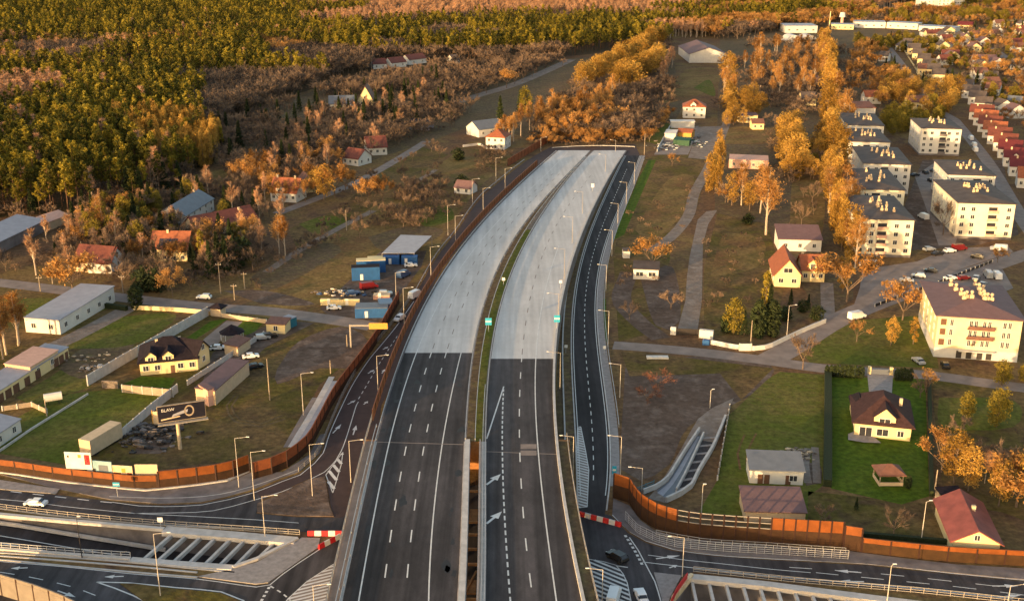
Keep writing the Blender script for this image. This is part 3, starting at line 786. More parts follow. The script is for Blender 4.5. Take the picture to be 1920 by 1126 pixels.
for a, b in (((52, 1064), (20, 1065)), ((232, 1080), (195, 1081)), ((108, 1107), (142, 1119)), ((0, 1086), (24, 1086)), ((624, 812), (640, 795)), ((662, 815), (668, 797)), ((652, 758), (667, 750)), ((682, 758), (690, 752)), ((690, 700), (702, 693)), ((716, 700), (722, 692)), ((1620, 1090), (1570, 1089)), ((1615, 1073), (1565, 1069)), ((1860, 1098), (1910, 1098)), ((1870, 1119), (1915, 1115)), ((1230, 1047), (1275, 1041)), ((1255, 1064), (1270, 1059)), ((718, 655), (728, 650))):
    arrow(junction_marks, a, b, .55, .072, P)
# islands, pavements and kerbs
slab('traffic_island', [(482, 944), (518, 930), (548, 914), (580, 899), (609, 893), (618, 949), (626, 968), (555, 967), (482, 961)], 0, .17, M['mud'])
slab('traffic_island', [(225, 1094), (250, 1094), (330, 1104), (413, 1112), (450, 1126), (470, 1160), (340, 1180)], 0, .18, M['meadow'])
gline('road_line', [(181, 1090.5), (240, 1092), (330, 1101), (415, 1109), (458, 1126)], .3)
gline('road_line', [(181, 1090.5), (215, 1102), (250, 1116), (290, 1136)], .3)
slab('pavement', [(370, 1081), (436, 1067), (482, 1054), (566, 1008), (600, 1009), (597, 1026), (503, 1092), (480, 1095)], 0, .16, M['paving'])
slab('pavement', [(0, 900), (112, 917), (105, 926), (0, 917), (-90, 910), (-90, 892)], 0, .16, M['paving'])
slab('pavement', [(0, 889), (125, 906), (190, 914), (273, 922), (318, 918), (426, 904), (470, 886), (530, 885), (580, 852), (600, 815), (612, 812), (600, 848), (562, 884), (526, 896), (478, 916), (424, 931), (376, 941), (300, 944), (205, 936), (112, 917)], 0, .1, M['concrete_dark'])
gline('kerb_line', [(205, 931), (300, 934), (380, 931), (440, 921), (500, 903), (560, 880)], .25, .13, 'concrete')
slab('pavement', [(1226, 1073), (1278, 1079), (1257, 1119), (1246, 1150), (1240, 1120)], 0, .16, M['paving'])
slab('pavement', [(1150, 935), (1180, 948), (1200, 975), (1225, 993), (1258, 1004), (1316, 1013), (1440, 1021), (1590, 1033), (1690, 1046), (1790, 1058), (1990, 1070), (1990, 1093), (1790, 1074), (1625, 1057), (1440, 1046), (1336, 1039), (1260, 1028), (1210, 1013), (1178, 995), (1148, 964)], 0, .14, M['concrete_dark'])
structure(MB().strip(smooth([P(*q) for q in ((0, 953.5), (125, 969), (300, 984), (480, 992), (537, 997))], 4), .25, 0, .2).build('kerb', M['concrete']))
for pix in ([(0, 1036), (120, 1044), (245, 1054), (370, 1066), (440, 1073)], [(0, 1042), (120, 1051), (245, 1061), (370, 1073)], [(-60, 1044), (0, 1049), (245, 1072), (370, 1082)]):
    structure(MB().strip(smooth([P(*q) for q in pix], 4), .35, 0, .16).build('kerb', M['concrete']))
structure(MB().strip(smooth([P(*q) for q in ((0, 885.5), (32, 889.5), (125, 904), (188, 911), (273, 919.5), (318, 915), (426, 901), (468, 883))], 4), .6, 0, .3).build('kerb', M['concrete']))

# ------------------------------------------------------------------ the underpass: bed, walls, copings and struts
def underpass(pix, zfn, bed_m, name='underpass'):
    t = structure(place(name, None))
    pts = [P(*p) for p in pix]
    tri = tessellate_polygon([[Vector((p.x, p.y, 0)) for p in pts]])
    vs = [(p.x, p.y, zfn(p.x)) for p in pts]
    MB().add(vs, [tuple(q) for q in tri]).build('road_bed', M[bed_m], t)
    mb = MB()
    for i in range(len(pts)):
        a, b = pts[i], pts[(i + 1) % len(pts)]
        mb.add([(a.x, a.y, zfn(a.x)), (b.x, b.y, zfn(b.x)), (b.x, b.y, 0), (a.x, a.y, 0)], [(0, 1, 2, 3)])
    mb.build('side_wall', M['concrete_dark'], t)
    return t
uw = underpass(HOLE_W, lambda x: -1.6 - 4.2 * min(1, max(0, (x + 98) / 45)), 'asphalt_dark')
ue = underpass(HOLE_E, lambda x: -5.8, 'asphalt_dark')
def coping(t, pix, w, h0=-.15, h1=.45, m='concrete'):
    MB().strip(smooth([P(*q) for q in pix], 6), w, h0, h1).build('coping', M[m], t)
coping(uw, [(-90, 956), (0, 966), (150, 979.5), (308, 993)], .9)
coping(uw, [(308, 993), (430, 1003), (555, 1014)], 2.4, -.6, .25)
coping(uw, [(-90, 1023), (0, 1030), (155, 1043), (245, 1049)], .7)
coping(uw, [(245, 1050), (340, 1058), (437, 1065)], 1.6, -.5, .3)
coping(uw, [(437, 1065), (482, 1049), (558, 1011)], .7, -.4, .5)
coping(ue, [(1290, 1082), (1440, 1097), (1548, 1111), (1665, 1126), (1990, 1168)], 1.7, -.5, .35)
coping(ue, [(1297, 1081), (1262, 1124), (1228, 1285)], .6, -.3, .8, 'ad_warm')
MB().strip(smooth([P(*q) for q in ((1288, 1090), (1268, 1118), (1258, 1140))], 4), .12, .8, 1.9).build('safety_screen', M['red'], ue)
for (nx, ny), (sx, sy) in (((323, 997), (265, 1048)), ((350, 999), (292, 1050.5)), ((378, 1001), (321, 1053)), ((404, 1004), (350, 1056)), ((432, 1006.5), (379, 1058.5)), ((458, 1009), (407, 1060.5)), ((486, 1011), (436, 1062)), ((515, 1013), (480, 1046))):
    a, b = P(nx, ny), P(sx, sy)
    MB().strip([a, b], .55, -.95, -.2).build('strut', M['concrete'], uw)
for i in range(20):
    x0 = 1297 + 32.3 * i
    a = P(x0, 1083 + (x0 - 1297) * .121)
    MB().strip([a, a + Vector((-.35, -11.5, 0))], .5, -.95, -.2).build('strut', M['concrete'], ue)
wp = [Vector((p.x, p.y, 0)) for p in smooth([P(*q) for q in ((-90, 958), (0, 967), (150, 981), (308, 995))], 4)]
MB().strip([Vector((p.x, p.y - .35, -1.2 - 3.6 * min(1, max(0, (p.x + 98) / 45)))) for p in wp], .5, -.4, .25).build('wall_footing', M['concrete'], uw)
# lines on the sunken road
mb = MB()
for f in (.42, .62):
    a = [P(x, 964 + (x) * .087).lerp(P(x, 1028 + x * .073), f) for x in range(-60, 440, 20)]
    for q in a: q.z = -1.58 - 4.2 * min(1, max(0, (q.x + 98) / 45))
    mb.ribbon(offsets(a, .12), offsets(a, -.12))
mb.build('lane_line', M['white_paint'], uw)
railing('railing along the north wall of the underpass on the left', smooth([P(*q) + Vector((0, 0, .1)) for q in ((-60, 946), (0, 954), (125, 969), (300, 985), (480, 997), (562, 1003))], 5), step=2.2)
railing('mesh railing along the south wall of the underpass on the left', smooth([P(*q) + Vector((0, 0, .3)) for q in ((-60, 1021), (0, 1028.5), (155, 1041), (245, 1047))], 5), step=1.8, m='rail')
railing('railing along the north wall of the right underpass', smooth([P(*q) + Vector((0, 0, .1)) for q in ((1300, 1072), (1440, 1087), (1565, 1099), (1715, 1111), (1866, 1127), (1960, 1138))], 5), step=2.2)
railing('white mesh railing beside the footway under the tall brown barrier', smooth([P(*q) + Vector((0, 0, .1)) for q in ((1172, 975), (1195, 1000), (1230, 1017), (1270, 1027), (1350, 1034), (1440, 1039), (1590, 1049))], 4), h=1.9, step=1.5, rails=(.2, .6, 1.0, 1.4, 1.9), m='rail', r=.035)
railing('second white railing at the back of the footway below the brown barrier', smooth([P(*q) + Vector((0, 0, .1)) for q in ((1230, 1003), (1316, 1019), (1440, 1027), (1585, 1037))], 4), h=1.1, step=2, m='rail', r=.035)
railing('railing beside the left ramp below the brown barrier', smooth([P(*q) for q in ((560, 884), (590, 858), (606, 830), (622, 790), (650, 728), (684, 672), (712, 636), (745, 595), (770, 560))], 4), step=2.4, m='rail_warm')
guardrail('guardrail along the outer side of the upper left ramp', smooth([P(*q) for q in ((772, 560), (803, 503), (824, 470), (854, 433), (881, 393), (904, 365), (929, 344), (958, 320), (983, 301))], 5), step=9)
guardrail('guardrail at the closed end of the motorway', smooth([P(*q) for q in ((1035, 279), (1080, 276), (1130, 275), (1190, 277))], 5), step=9)

# ------------------------------------------------------------------ noise barriers
def barrier(label, pts, h1, h2, span=4.0, m1='panel_shaded', m2='panel_up', open_from=None, open_to=None):
    pts = resample(pts, span)
    o = pts[0].copy()
    loc = [p - o for p in pts]
    t = thing('noise_barrier', label, 'noise barrier', o)
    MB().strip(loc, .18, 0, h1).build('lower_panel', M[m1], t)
    if h2 > h1:
        n = len(loc)
        i0 = n if open_from is None else int(open_from * n)
        i1 = n if open_to is None else int(open_to * n)
        for seg in (loc[:i0 + 1], loc[i1:]):
            if len(seg) > 1: MB().strip(seg, .12, h1 + .01, h2).build('upper_panel', M[m2], t)
        if i0 < n:
            mb = MB()
            for z in (h1 + .1, (h1 + h2) / 2, h2 - .1): mb.strip(loc[i0:i1 + 1], .1, z - .07, z + .07)
            mb.build('bare_frame', M['rail_warm'], t)
    cap = MB().strip(loc, .24, h2 + .002, h2 + .1)
    if open_from is None: cap.build('top_cap', M[m2], t)
    me = MB().box(-.14, .14, -.14, .14, 0, h2 + .05).data('post', M['post'])
    for p in loc[:100]: place('post', me, t, p)
    return t
def g(pix, step=3): return smooth([P(*q) for q in pix], step)
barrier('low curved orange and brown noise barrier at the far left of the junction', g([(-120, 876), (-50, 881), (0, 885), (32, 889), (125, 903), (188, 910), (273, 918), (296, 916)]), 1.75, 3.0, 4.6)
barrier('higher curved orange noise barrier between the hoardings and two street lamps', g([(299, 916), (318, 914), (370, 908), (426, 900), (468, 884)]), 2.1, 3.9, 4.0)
barrier('long curved orange noise barrier climbing outside the left ramp', g([(476, 898), (530, 881), (575, 847), (592, 820), (605, 795), (620, 765), (640, 733), (670, 694), (705, 645), (728, 605), (748, 568)]), 1.6, 3.8, 4.0, 'panel_shaded', 'panel_rust')
yi0, yi1 = Pm(698, 786).y, Pm(1015, 309).y
barrier('rusty red noise barrier between the left ramp and the motorway', along(LL, yi0, yi1, -2.2, -.2, 4), .8, 2.5, 4.5, 'panel_rust', 'panel_up')
barrier('short rusty noise barrier at the far end left of the motorway', g([(952, 312), (985, 292), (1012, 276), (1036, 262)]), 1.0, 3.4, 5, 'panel_rust', 'panel_rust')
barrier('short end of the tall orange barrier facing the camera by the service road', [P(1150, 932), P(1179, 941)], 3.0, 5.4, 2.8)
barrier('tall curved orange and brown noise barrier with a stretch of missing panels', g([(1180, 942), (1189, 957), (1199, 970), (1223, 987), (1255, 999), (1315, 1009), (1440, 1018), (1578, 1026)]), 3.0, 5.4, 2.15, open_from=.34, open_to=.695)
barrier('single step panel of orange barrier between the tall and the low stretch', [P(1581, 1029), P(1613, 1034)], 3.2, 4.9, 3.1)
barrier('low straight orange and brown noise barrier below the red roofed house', g([(1615, 1035), (1685, 1043), (1790, 1053), (1920, 1060), (1990, 1064)]), 2.1, 3.0, 5.0, 'panel_shaded_olive', 'panel_up')
barrier('beige noise barrier with dark posts in the bottom left corner', g([(-60, 1100), (0, 1114), (42, 1127), (80, 1139), (125, 1157), (180, 1187)]), 3.6, 4.2, 4.0, 'panel_beige', 'panel_beige')

# ------------------------------------------------------------------ street lamps, poles and signs
def lamp(label, base, top=None, arm=1, L=2.6, h=None, fn=P, group='street lamps', m='pole', two=False):
    b = fn(*base)
    hh = h or height_to(b, top)
    t = thing('street_lamp', label, 'street lamp', b, 0, group)
    MB().tube((0, 0, 0), (0, 0, hh), .1, .05, 6).build('pole', M[m], t)
    for s in ((-1, 1) if two else (arm,)):
        MB().tube((0, 0, hh - .05), (s * L, 0, hh + .3), .045, .035, 5).build('arm', M[m], t)
        MB().box(s * L - .3, s * L + .35, -.11, .11, hh + .25, hh + .35).build('lamp_head', M['lamp_glass'], t)
    return t
order = ['first', 'second', 'third', 'fourth', 'fifth', 'sixth', 'seventh', 'eighth', 'ninth', 'tenth', 'eleventh', 'twelfth']
for i, (b, top) in enumerate([((586, 930), 833), ((658, 904), 826), ((569, 778), 700), ((709, 736), 667), ((758, 611), 540), ((743, 566), 511), ((808, 517), 463), ((854, 450), 405), ((840, 441), 385), ((906, 396), 353), ((886, 385), 336), ((947, 356), 316)]):
    lamp('pale street lamp along the left ramp, %s counted from the junction' % order[i], b, top)
for b, top, lab in (((930, 343), 296, 'pale street lamp standing behind the upper left ramp near the rusty barrier'), ((1014, 284), 258, 'street lamp at the far end of the short rusty barrier'),
                    ((448, 913), 821, 'tall street lamp in front of the orange barrier, left of the barrier gap'), ((477, 937), 847, 'street lamp with small signs at the gap in the orange barrier'),
                    ((497, 1007), 930, 'street lamp beside the concrete struts of the underpass'), ((592, 1180), 1097, 'street lamp beside the bridge walkway at the bottom edge'),
                    ((301, 1117), 1000, 'tall lamp on the grass island south of the underpass')):
    lamp(lab, b, top)
for i, (b, top) in enumerate([((1203, 922), 877), ((1163, 892), 818), ((1162, 745), 683), ((1140, 651), 583), ((1136, 545), 497), ((1147, 480), 432), ((1158, 425), 382), ((1174, 385), 342), ((1189, 345), 305)]):
    lamp('grey street lamp along the service road, %s counted from the junction' % order[i], b, top, -1)
for b, top, lab in (((1279, 1080), 1007, 'street lamp between the mesh railing and the right underpass'), ((1128, 1150), 1067, 'yellowish lamp on the hatched area beside the white van'), ((1074, 900), 818, 'lamp beside the right bridge deck at the hatched strip'), ((1154, 285), 263, 'lamp at the closed end of the motorway')):
    lamp(lab, b, top, -1)
lamp('slim lamp standing in front of the low barrier and the right railing', (1663, 1128), 1059, 1, .5)
lamp('lamp with a long arm at the right end of the crossing road', (1888, 1140), 1097, 1, 2.4)
lamp('lone lamp on a leaning pole behind the low orange barrier', (1727, 1014), 940, 1, .8)
lamp('bare lamp post behind the missing barrier panels', (1315, 961), 909, 1, .3)
lamp('lamp at the street corner beside the dark garden', (1475, 632), 573, 1, 1.8)
lamp('thin dark lamp pole standing in the sunken underpass road', (154, 1046), 970, 1, .4, m='dark')
lamp('lamp standing on the mud beside the stepped ramp', (1331, 765), 731, 1, .5)
for i, (b, top) in enumerate([((1050, 728), 661), ((1047, 600), 551), ((1058, 522), 467), ((1073, 455), 407), ((1092, 400), 360), ((1135, 322), 290)]):
    lamp('sunlit lamp at the right edge of the motorway, %s counted from the bridge' % order[i], b, top, -1, 3, fn=Pm, m='rail_warm')
def utility(label, base, top, cross=True, m='wood'):
    b = P(*base); hh = height_to(b, top)
    t = thing('utility_pole', label, 'utility pole', b, 0, 'utility poles')
    MB().tube((0, 0, 0), (0, 0, hh), .19, .11, 6).build('pole', M[m], t)
    if cross:
        MB().box(-.9, .9, -.06, .06, hh - .75, hh - .6).build('cross_arm', M[m], t)
        for x in (-.75, 0, .75): MB().tube((x, 0, hh - .6), (x, 0, hh - .35), .05, .04, 5).build('insulator', M['lamp_glass'], t)
for b, top, lab in (((506, 750), 673, 'thick pale concrete pole standing alone on the meadow'), ((414, 550), 492, 'concrete utility pole with cross arm beside the dark conifers'), ((459, 541), 510, 'greenish pole on the slope behind the old street'),
                    ((99, 532), 505, 'slanted pole beside the orange tree on the old street'), ((231, 549), 515, 'yellowish pole in front of the red roofed house'), ((440, 562), 532, 'thin pole on the verge of the old street'),
                    ((76, 546), 517, 'thin dark pole at the left end of the old street'), ((345, 366), 342, 'pale pole in the clearing behind the blue grey house'), ((650, 432), 394, 'pole standing on the field beside the dirt track'),
                    ((1407, 650), 600, 'pole behind the white wall near the red and white gate'), ((620, 700), 675, 'short post on the bare soil beside the left barrier'), ((1752, 925), 880, 'slim white post at the edge of the villa lawn'),
                    ((1208, 290), 250, 'tall pole beside the closed end of the service road'), ((651, 650), 627, 'short post left of the yellow sign gantry'), ((88, 780), 748, 'post beside the white tank')):
    utility(lab, b, top, cross=top < 600 and top > 480)
# gantry with the back of a yellow sign over the left ramp
b = P(658, 651); hh = height_to(b, 608)
t = thing('sign_gantry', 'half gantry with the back of a yellow sign reaching over the left ramp', 'sign gantry', b)
MB().box(-.2, .2, -.2, .2, 0, hh).build('column', M['rail_warm'], t)
q = P(730, 640); wide = 9.6
MB().box(.2, wide, -.15, .15, hh - .5, hh - .1).build('beam', M['rail_warm'], t)
MB().box(5.2, 10.2, -.35, -.2, hh - 1.2, hh + .5).build('sign_panel', M['yellow'], t)
for x in (-.25,): MB().box(6, 9.6, -.19, -.14, hh - .9, hh + .2).build('sign_frame', M['rail_warm'], t)
def roadsign(label, base, z, w, h, m, fn=P, post='rail'):
    b = fn(*base)
    t = thing('road_sign', label, 'road sign', b)
    MB().tube((0, 0, 0), (0, 0, z), .06, .06, 5).build('post', M[post], t)
    MB().box(-w / 2, w / 2, -.1, -.04, z - h * .2, z + h * .8).build('sign_face', M[m], t)
    MB().box(-w / 2 + .12, w / 2 - .12, -.125, -.102, z + h * .2, z + h * .42).build('sign_symbol', M['white_paint'], t)
roadsign('blue road sign on the grass median between the carriageways', (916, 622), 2.4, 1.7, 2.0, 'sign_blue', Pm)
roadsign('blue road sign at the right edge of the right carriageway', (1044, 618), 2.6, 1.6, 2.0, 'sign_blue', Pm)
roadsign('small blue sign where the service road meets the tall orange barrier', (1151, 905), 2.5, .9, 1.8, 'sign_blue')
roadsign('small blue sign on the verge in front of the left barrier', (221, 931), 2.6, 1.4, .9, 'sign_blue')
roadsign('round white sign at the left kerb of the service road', (1061, 662), 1.8, .8, .8, 'lamp_glass')
roadsign('round white sign at the right kerb of the service road', (1133, 664), 1.8, .8, .8, 'lamp_glass')
roadsign('small white sign in the median beside the pale concrete', (944, 535), 1.8, .9, .9, 'lamp_glass', Pm)
roadsign('white sign at the right edge of the pale concrete', (1051, 540), 1.8, .9, .9, 'lamp_glass', Pm)
roadsign('white sign board far up the right carriageway', (1111, 358), 1.9, 1.2, 1.6, 'lamp_glass', Pm)
roadsign('small warning sign on the railing of the underpass', (302, 990), 1.6, 1.0, 1.0, 'lamp_glass')
def redwhite(label, a, b, fn=P):
    a, b = fn(*a), fn(*b)
    d = b - a; L = d.length; n = max(2, int(L / 1.15))
    t = thing('road_block', label, 'road barrier', a, math.atan2(d.y, d.x))
    for k in range(n):
        x0 = L * k / n
        mb = MB()
        mb.add([(x0, -.3, 0), (x0 + L / n - .03, -.3, 0), (x0 + L / n - .03, .3, 0), (x0, .3, 0), (x0, -.12, 1.0), (x0 + L / n - .03, -.12, 1.0), (x0 + L / n - .03, .12, 1.0), (x0, .12, 1.0)], [(0, 3, 2, 1), (4, 5, 6, 7), (0, 1, 5, 4), (1, 2, 6, 5), (2, 3, 7, 6), (3, 0, 4, 7)])
        mb.build('red_block' if k % 2 == 0 else 'white_block', M['red'] if k % 2 == 0 else M['white'], t)
redwhite('red and white barrier closing the road at the left bridge edge', (577, 1003), (642, 1003))
redwhite('short slanted red and white barrier below the bridge edge', (598, 1029), (638, 1008))
redwhite('red and white barrier across the end of the service road', (1086, 966), (1165, 987))

# ------------------------------------------------------------------ houses
OCC = []
WIN = {}
def window_mesh(w, h):
    k = (round(w, 2), round(h, 2))
    if k not in WIN:
        mb = MB(); f = .1
        mb.box(-w / 2, w / 2, -.09, -.045, 0, h, 1)
        for x0, x1, z0, z1 in ((-w / 2 - f, -w / 2, -f, h + f), (w / 2, w / 2 + f, -f, h + f), (-w / 2, w / 2, -f, 0), (-w / 2, w / 2, h, h + f), (-.04, .04, 0, h)):
            mb.box(x0, x1, -.13, .03, z0, z1, 0)
        WIN[k] = mb.data('window', [M['frame'], M['glass']])
    return WIN[k]
def put_window(t, side, W, D, pos, z, w, h):
    """side 0 front, 1 right, 2 back, 3 left; pos along that side"""
    loc, rz = {0: ((pos, 0, z), 0), 1: ((W, pos, z), R(90)), 2: ((W - pos, D, z), R(180)), 3: ((0, D - pos, z), R(-90))}[side]
    return place('window', window_mesh(w, h), t, loc, rz)
def roof_mesh(kind, W, D, wh, rh, oh):
    mb = MB(); th = .22
    if kind in ('gx', 'gy'):
        S = D if kind == 'gx' else W
        Ln = W if kind == 'gx' else D
        k = rh / (S / 2); zz = wh - oh * k
        pr = [(-oh, zz), (S / 2, wh + rh), (S + oh, zz), (S + oh, zz + th), (S / 2, wh + rh + th), (-oh, zz + th)]
        a0, a1 = -oh, Ln + oh
        vs = [((a0, p, z) if kind == 'gx' else (p, a0, z)) for p, z in pr] + [((a1, p, z) if kind == 'gx' else (p, a1, z)) for p, z in pr]
        mb.add(vs, [(5, 4, 10, 11), (4, 3, 9, 10), (0, 6, 7, 1), (1, 7, 8, 2), (0, 5, 11, 6), (3, 2, 8, 9), (0, 1, 4, 5), (1, 2, 3, 4), (6, 11, 10, 7), (7, 10, 9, 8)])
    elif kind == 'hip':
        r = min(W, D) / 2
        if W >= D: p, q = (r * .95, D / 2), (W - r * .95, D / 2)
        else: p, q = (W / 2, r * .95), (W / 2, D - r * .95)
        vs = [(-oh, -oh, wh), (W + oh, -oh, wh), (W + oh, D + oh, wh), (-oh, D + oh, wh), (-oh, -oh, wh + th), (W + oh, -oh, wh + th), (W + oh, D + oh, wh + th), (-oh, D + oh, wh + th), (*p, wh + rh), (*q, wh + rh)]
        f = [(3, 2, 1, 0), (0, 1, 5, 4), (1, 2, 6, 5), (2, 3, 7, 6), (3, 0, 4, 7)]
        f += [(4, 5, 9, 8), (5, 6, 9), (6, 7, 8, 9), (7, 4, 8)] if W >= D else [(4, 5, 8), (5, 6, 9, 8), (6, 7, 9), (7, 4, 8, 9)]
        mb.add(vs, f)
    else:                                   # flat or mono-pitch: rh is the rise towards the back
        vs = [(-oh, -oh, wh + .01), (W + oh, -oh, wh + .01), (W + oh, D + oh, wh + rh + .01), (-oh, D + oh, wh + rh + .01)]
        mb.add(vs + [(x, y, z + th) for x, y, z in vs], [(0, 3, 2, 1), (4, 5, 6, 7), (0, 1, 5, 4), (1, 2, 6, 5), (2, 3, 7, 6), (3, 0, 4, 7)])
    return mb
def wall_mesh(kind, W, D, wh, rh):
    mb = MB()
    mb.box(0, W, 0, D, 0, wh - .005)
    if kind == 'gx':
        for x0, x1 in ((0, .3), (W - .3, W)):
            mb.add([(x0, 0, wh), (x0, D, wh), (x0, D / 2, wh + rh - .02), (x1, 0, wh), (x1, D, wh), (x1, D / 2, wh + rh - .02)], [(0, 2, 1), (3, 4, 5), (0, 3, 5, 2), (1, 2, 5, 4)])
    elif kind == 'gy':
        for y0, y1 in ((0, .3), (D - .3, D)):
            mb.add([(0, y0, wh), (W, y0, wh), (W / 2, y0, wh + rh - .02), (0, y1, wh), (W, y1, wh), (W / 2, y1, wh + rh - .02)], [(0, 1, 2), (3, 5, 4), (0, 2, 5, 3), (1, 4, 5, 2)])
    elif kind == 'flat' and rh > .05:
        mb.add([(0, 0, wh), (W, 0, wh), (W, D, wh), (0, D, wh), (W, D, wh + rh), (0, D, wh + rh)], [(2, 3, 5, 4), (0, 3, 5), (1, 4, 2)])
    return mb
def house(name, label, cat, A, B, D, wh, rh, kind='gx', wall='white', roof='roof_red', oh=.4, nf=0, ns=0, floors=1, door=None, chim=(), gable=None, dorm=(), ww=1.1, hh=1.3, group=None, z=0, doors=(), solar=False, fn=None):
    a, b = P(*A, z), P(*B, z)
    d = b - a; W = d.length; rz = math.atan2(d.y, d.x)
    mid = a.lerp(b, .5) + Vector((-d.y, d.x, 0)).normalized() * D / 2
    OCC.append((mid.x, mid.y, max(W, D) * .5 + 2.5))
    t = thing(name, label, cat, (a.x, a.y, 0), rz, group)
    wall_mesh(kind, W, D, wh, rh).build('wall', M[wall], t)
    ro = roof_mesh(kind, W, D, wh, rh, oh).build('roof', M[roof], t)
    fh = wh / floors
    for fl in range(floors):
        zz = fl * fh + max(.5, fh * .35)
        hw_ = min(hh, fh * .5)
        for k in range(nf):
            pos = W * (k + .5) / nf
            if fl == 0 and door is not None and abs(pos - door * W) < 1.1: continue
            if fl == 0 and any(abs(pos - q * W) < (w_ + ww) / 2 + .15 for q, w_, h_ in doors): continue
            put_window(t, 0, W, D, pos, zz, ww, hw_)
        for k in range(ns):
            pos = D * (k + .5) / ns
            put_window(t, 1, W, D, pos, zz, ww, hw_)
            put_window(t, 3, W, D, pos, zz, ww, hw_)
    if gable:
        if kind == 'gy': put_window(t, 0, W, D, W / 2, wh + rh * .12, gable, min(1.4, rh * .45))
        if kind == 'gx':
            put_window(t, 1, W, D, D / 2, wh + rh * .12, gable, min(1.4, rh * .45)); put_window(t, 3, W, D, D / 2, wh + rh * .12, gable, min(1.4, rh * .45))
    if door is not None:
        MB().box(-.5, .5, -.07, .02, 0.02, min(2.1, wh - .2)).build('door', M['door'], t, (door * W, 0, 0))
    for q, w_, h_ in doors:
        MB().box(-w_ / 2, w_ / 2, -.07, .02, 0.02, min(h_, wh - .2)).build('garage_door', M['door'], t, (q * W, 0, 0))
    for cx, cy in chim:
        x, y = cx * W, cy * D
        if kind == 'gx': zz = wh + rh * (1 - abs(cy - .5) * 2)
        elif kind == 'gy': zz = wh + rh * (1 - abs(cx - .5) * 2)
        else: zz = wh + rh * .6
        MB().box(x - .35, x + .35, y - .3, y + .3, zz - .6, zz + 1.2).build('chimney', M['tan'], ro)
    for q, w_, h_ in dorm:                  # gabled dormers on the front slope
        x = q * W; r2 = w_ * .45
        dm = MB(); dep = min(D * .42, 3.2)
        dm.box(x - w_ / 2, x + w_ / 2, -.03, dep, wh - .3, wh + h_)
        dm.add([(x - w_ / 2, -.03, wh + h_), (x + w_ / 2, -.03, wh + h_), (x, -.03, wh + h_ + r2 - .03)], [(0, 1, 2)])
        do = dm.build('dormer', M[wall], t)
        rr = MB(); o2 = .25; k2 = r2 / (w_ / 2); z2 = wh + h_ - o2 * k2
        pr = [(x - w_ / 2 - o2, z2), (x, wh + h_ + r2), (x + w_ / 2 + o2, z2), (x + w_ / 2 + o2, z2 + .18), (x, wh + h_ + r2 + .18), (x - w_ / 2 - o2, z2 + .18)]
        vs = [(p, -.4, zq) for p, zq in pr] + [(p, dep + 1.2, zq) for p, zq in pr]
        rr.add(vs, [(5, 11, 10, 4), (4, 10, 9, 3), (0, 1, 7, 6), (1, 2, 8, 7), (0, 6, 11, 5), (3, 9, 8, 2), (0, 5, 4, 1), (1, 4, 3, 2)])
        rr.build('dormer_roof', M[roof], do)
        place('window', window_mesh(w_ * .5, h_ * .75), do, (x, -.05, wh + .1))
    if solar:
        sl = math.atan2(rh, D / 2)
        for i in range(4):
            for j in range(3):
                s = .55 + j * 1.0; x = W * .22 + i * 1.6
                y0, z0 = s * math.cos(sl), wh + s * math.sin(sl) + .3
                y1, z1 = (s + .9) * math.cos(sl), wh + (s + .9) * math.sin(sl) + .3
                MB().add([(x, y0, z0), (x + 1.45, y0, z0), (x + 1.45, y1, z1), (x, y1, z1), (x, y0, z0 - .06), (x + 1.45, y0, z0 - .06), (x + 1.45, y1, z1 - .06), (x, y1, z1 - .06)], [(0, 1, 2, 3), (7, 6, 5, 4), (0, 4, 5, 1), (1, 5, 6, 2), (2, 6, 7, 3), (3, 7, 4, 0)]).build('solar_panel', M['solar'], ro)
    return t, W, ro
def span(A, B, z=0): return (P(*B, z) - P(*A, z)).length

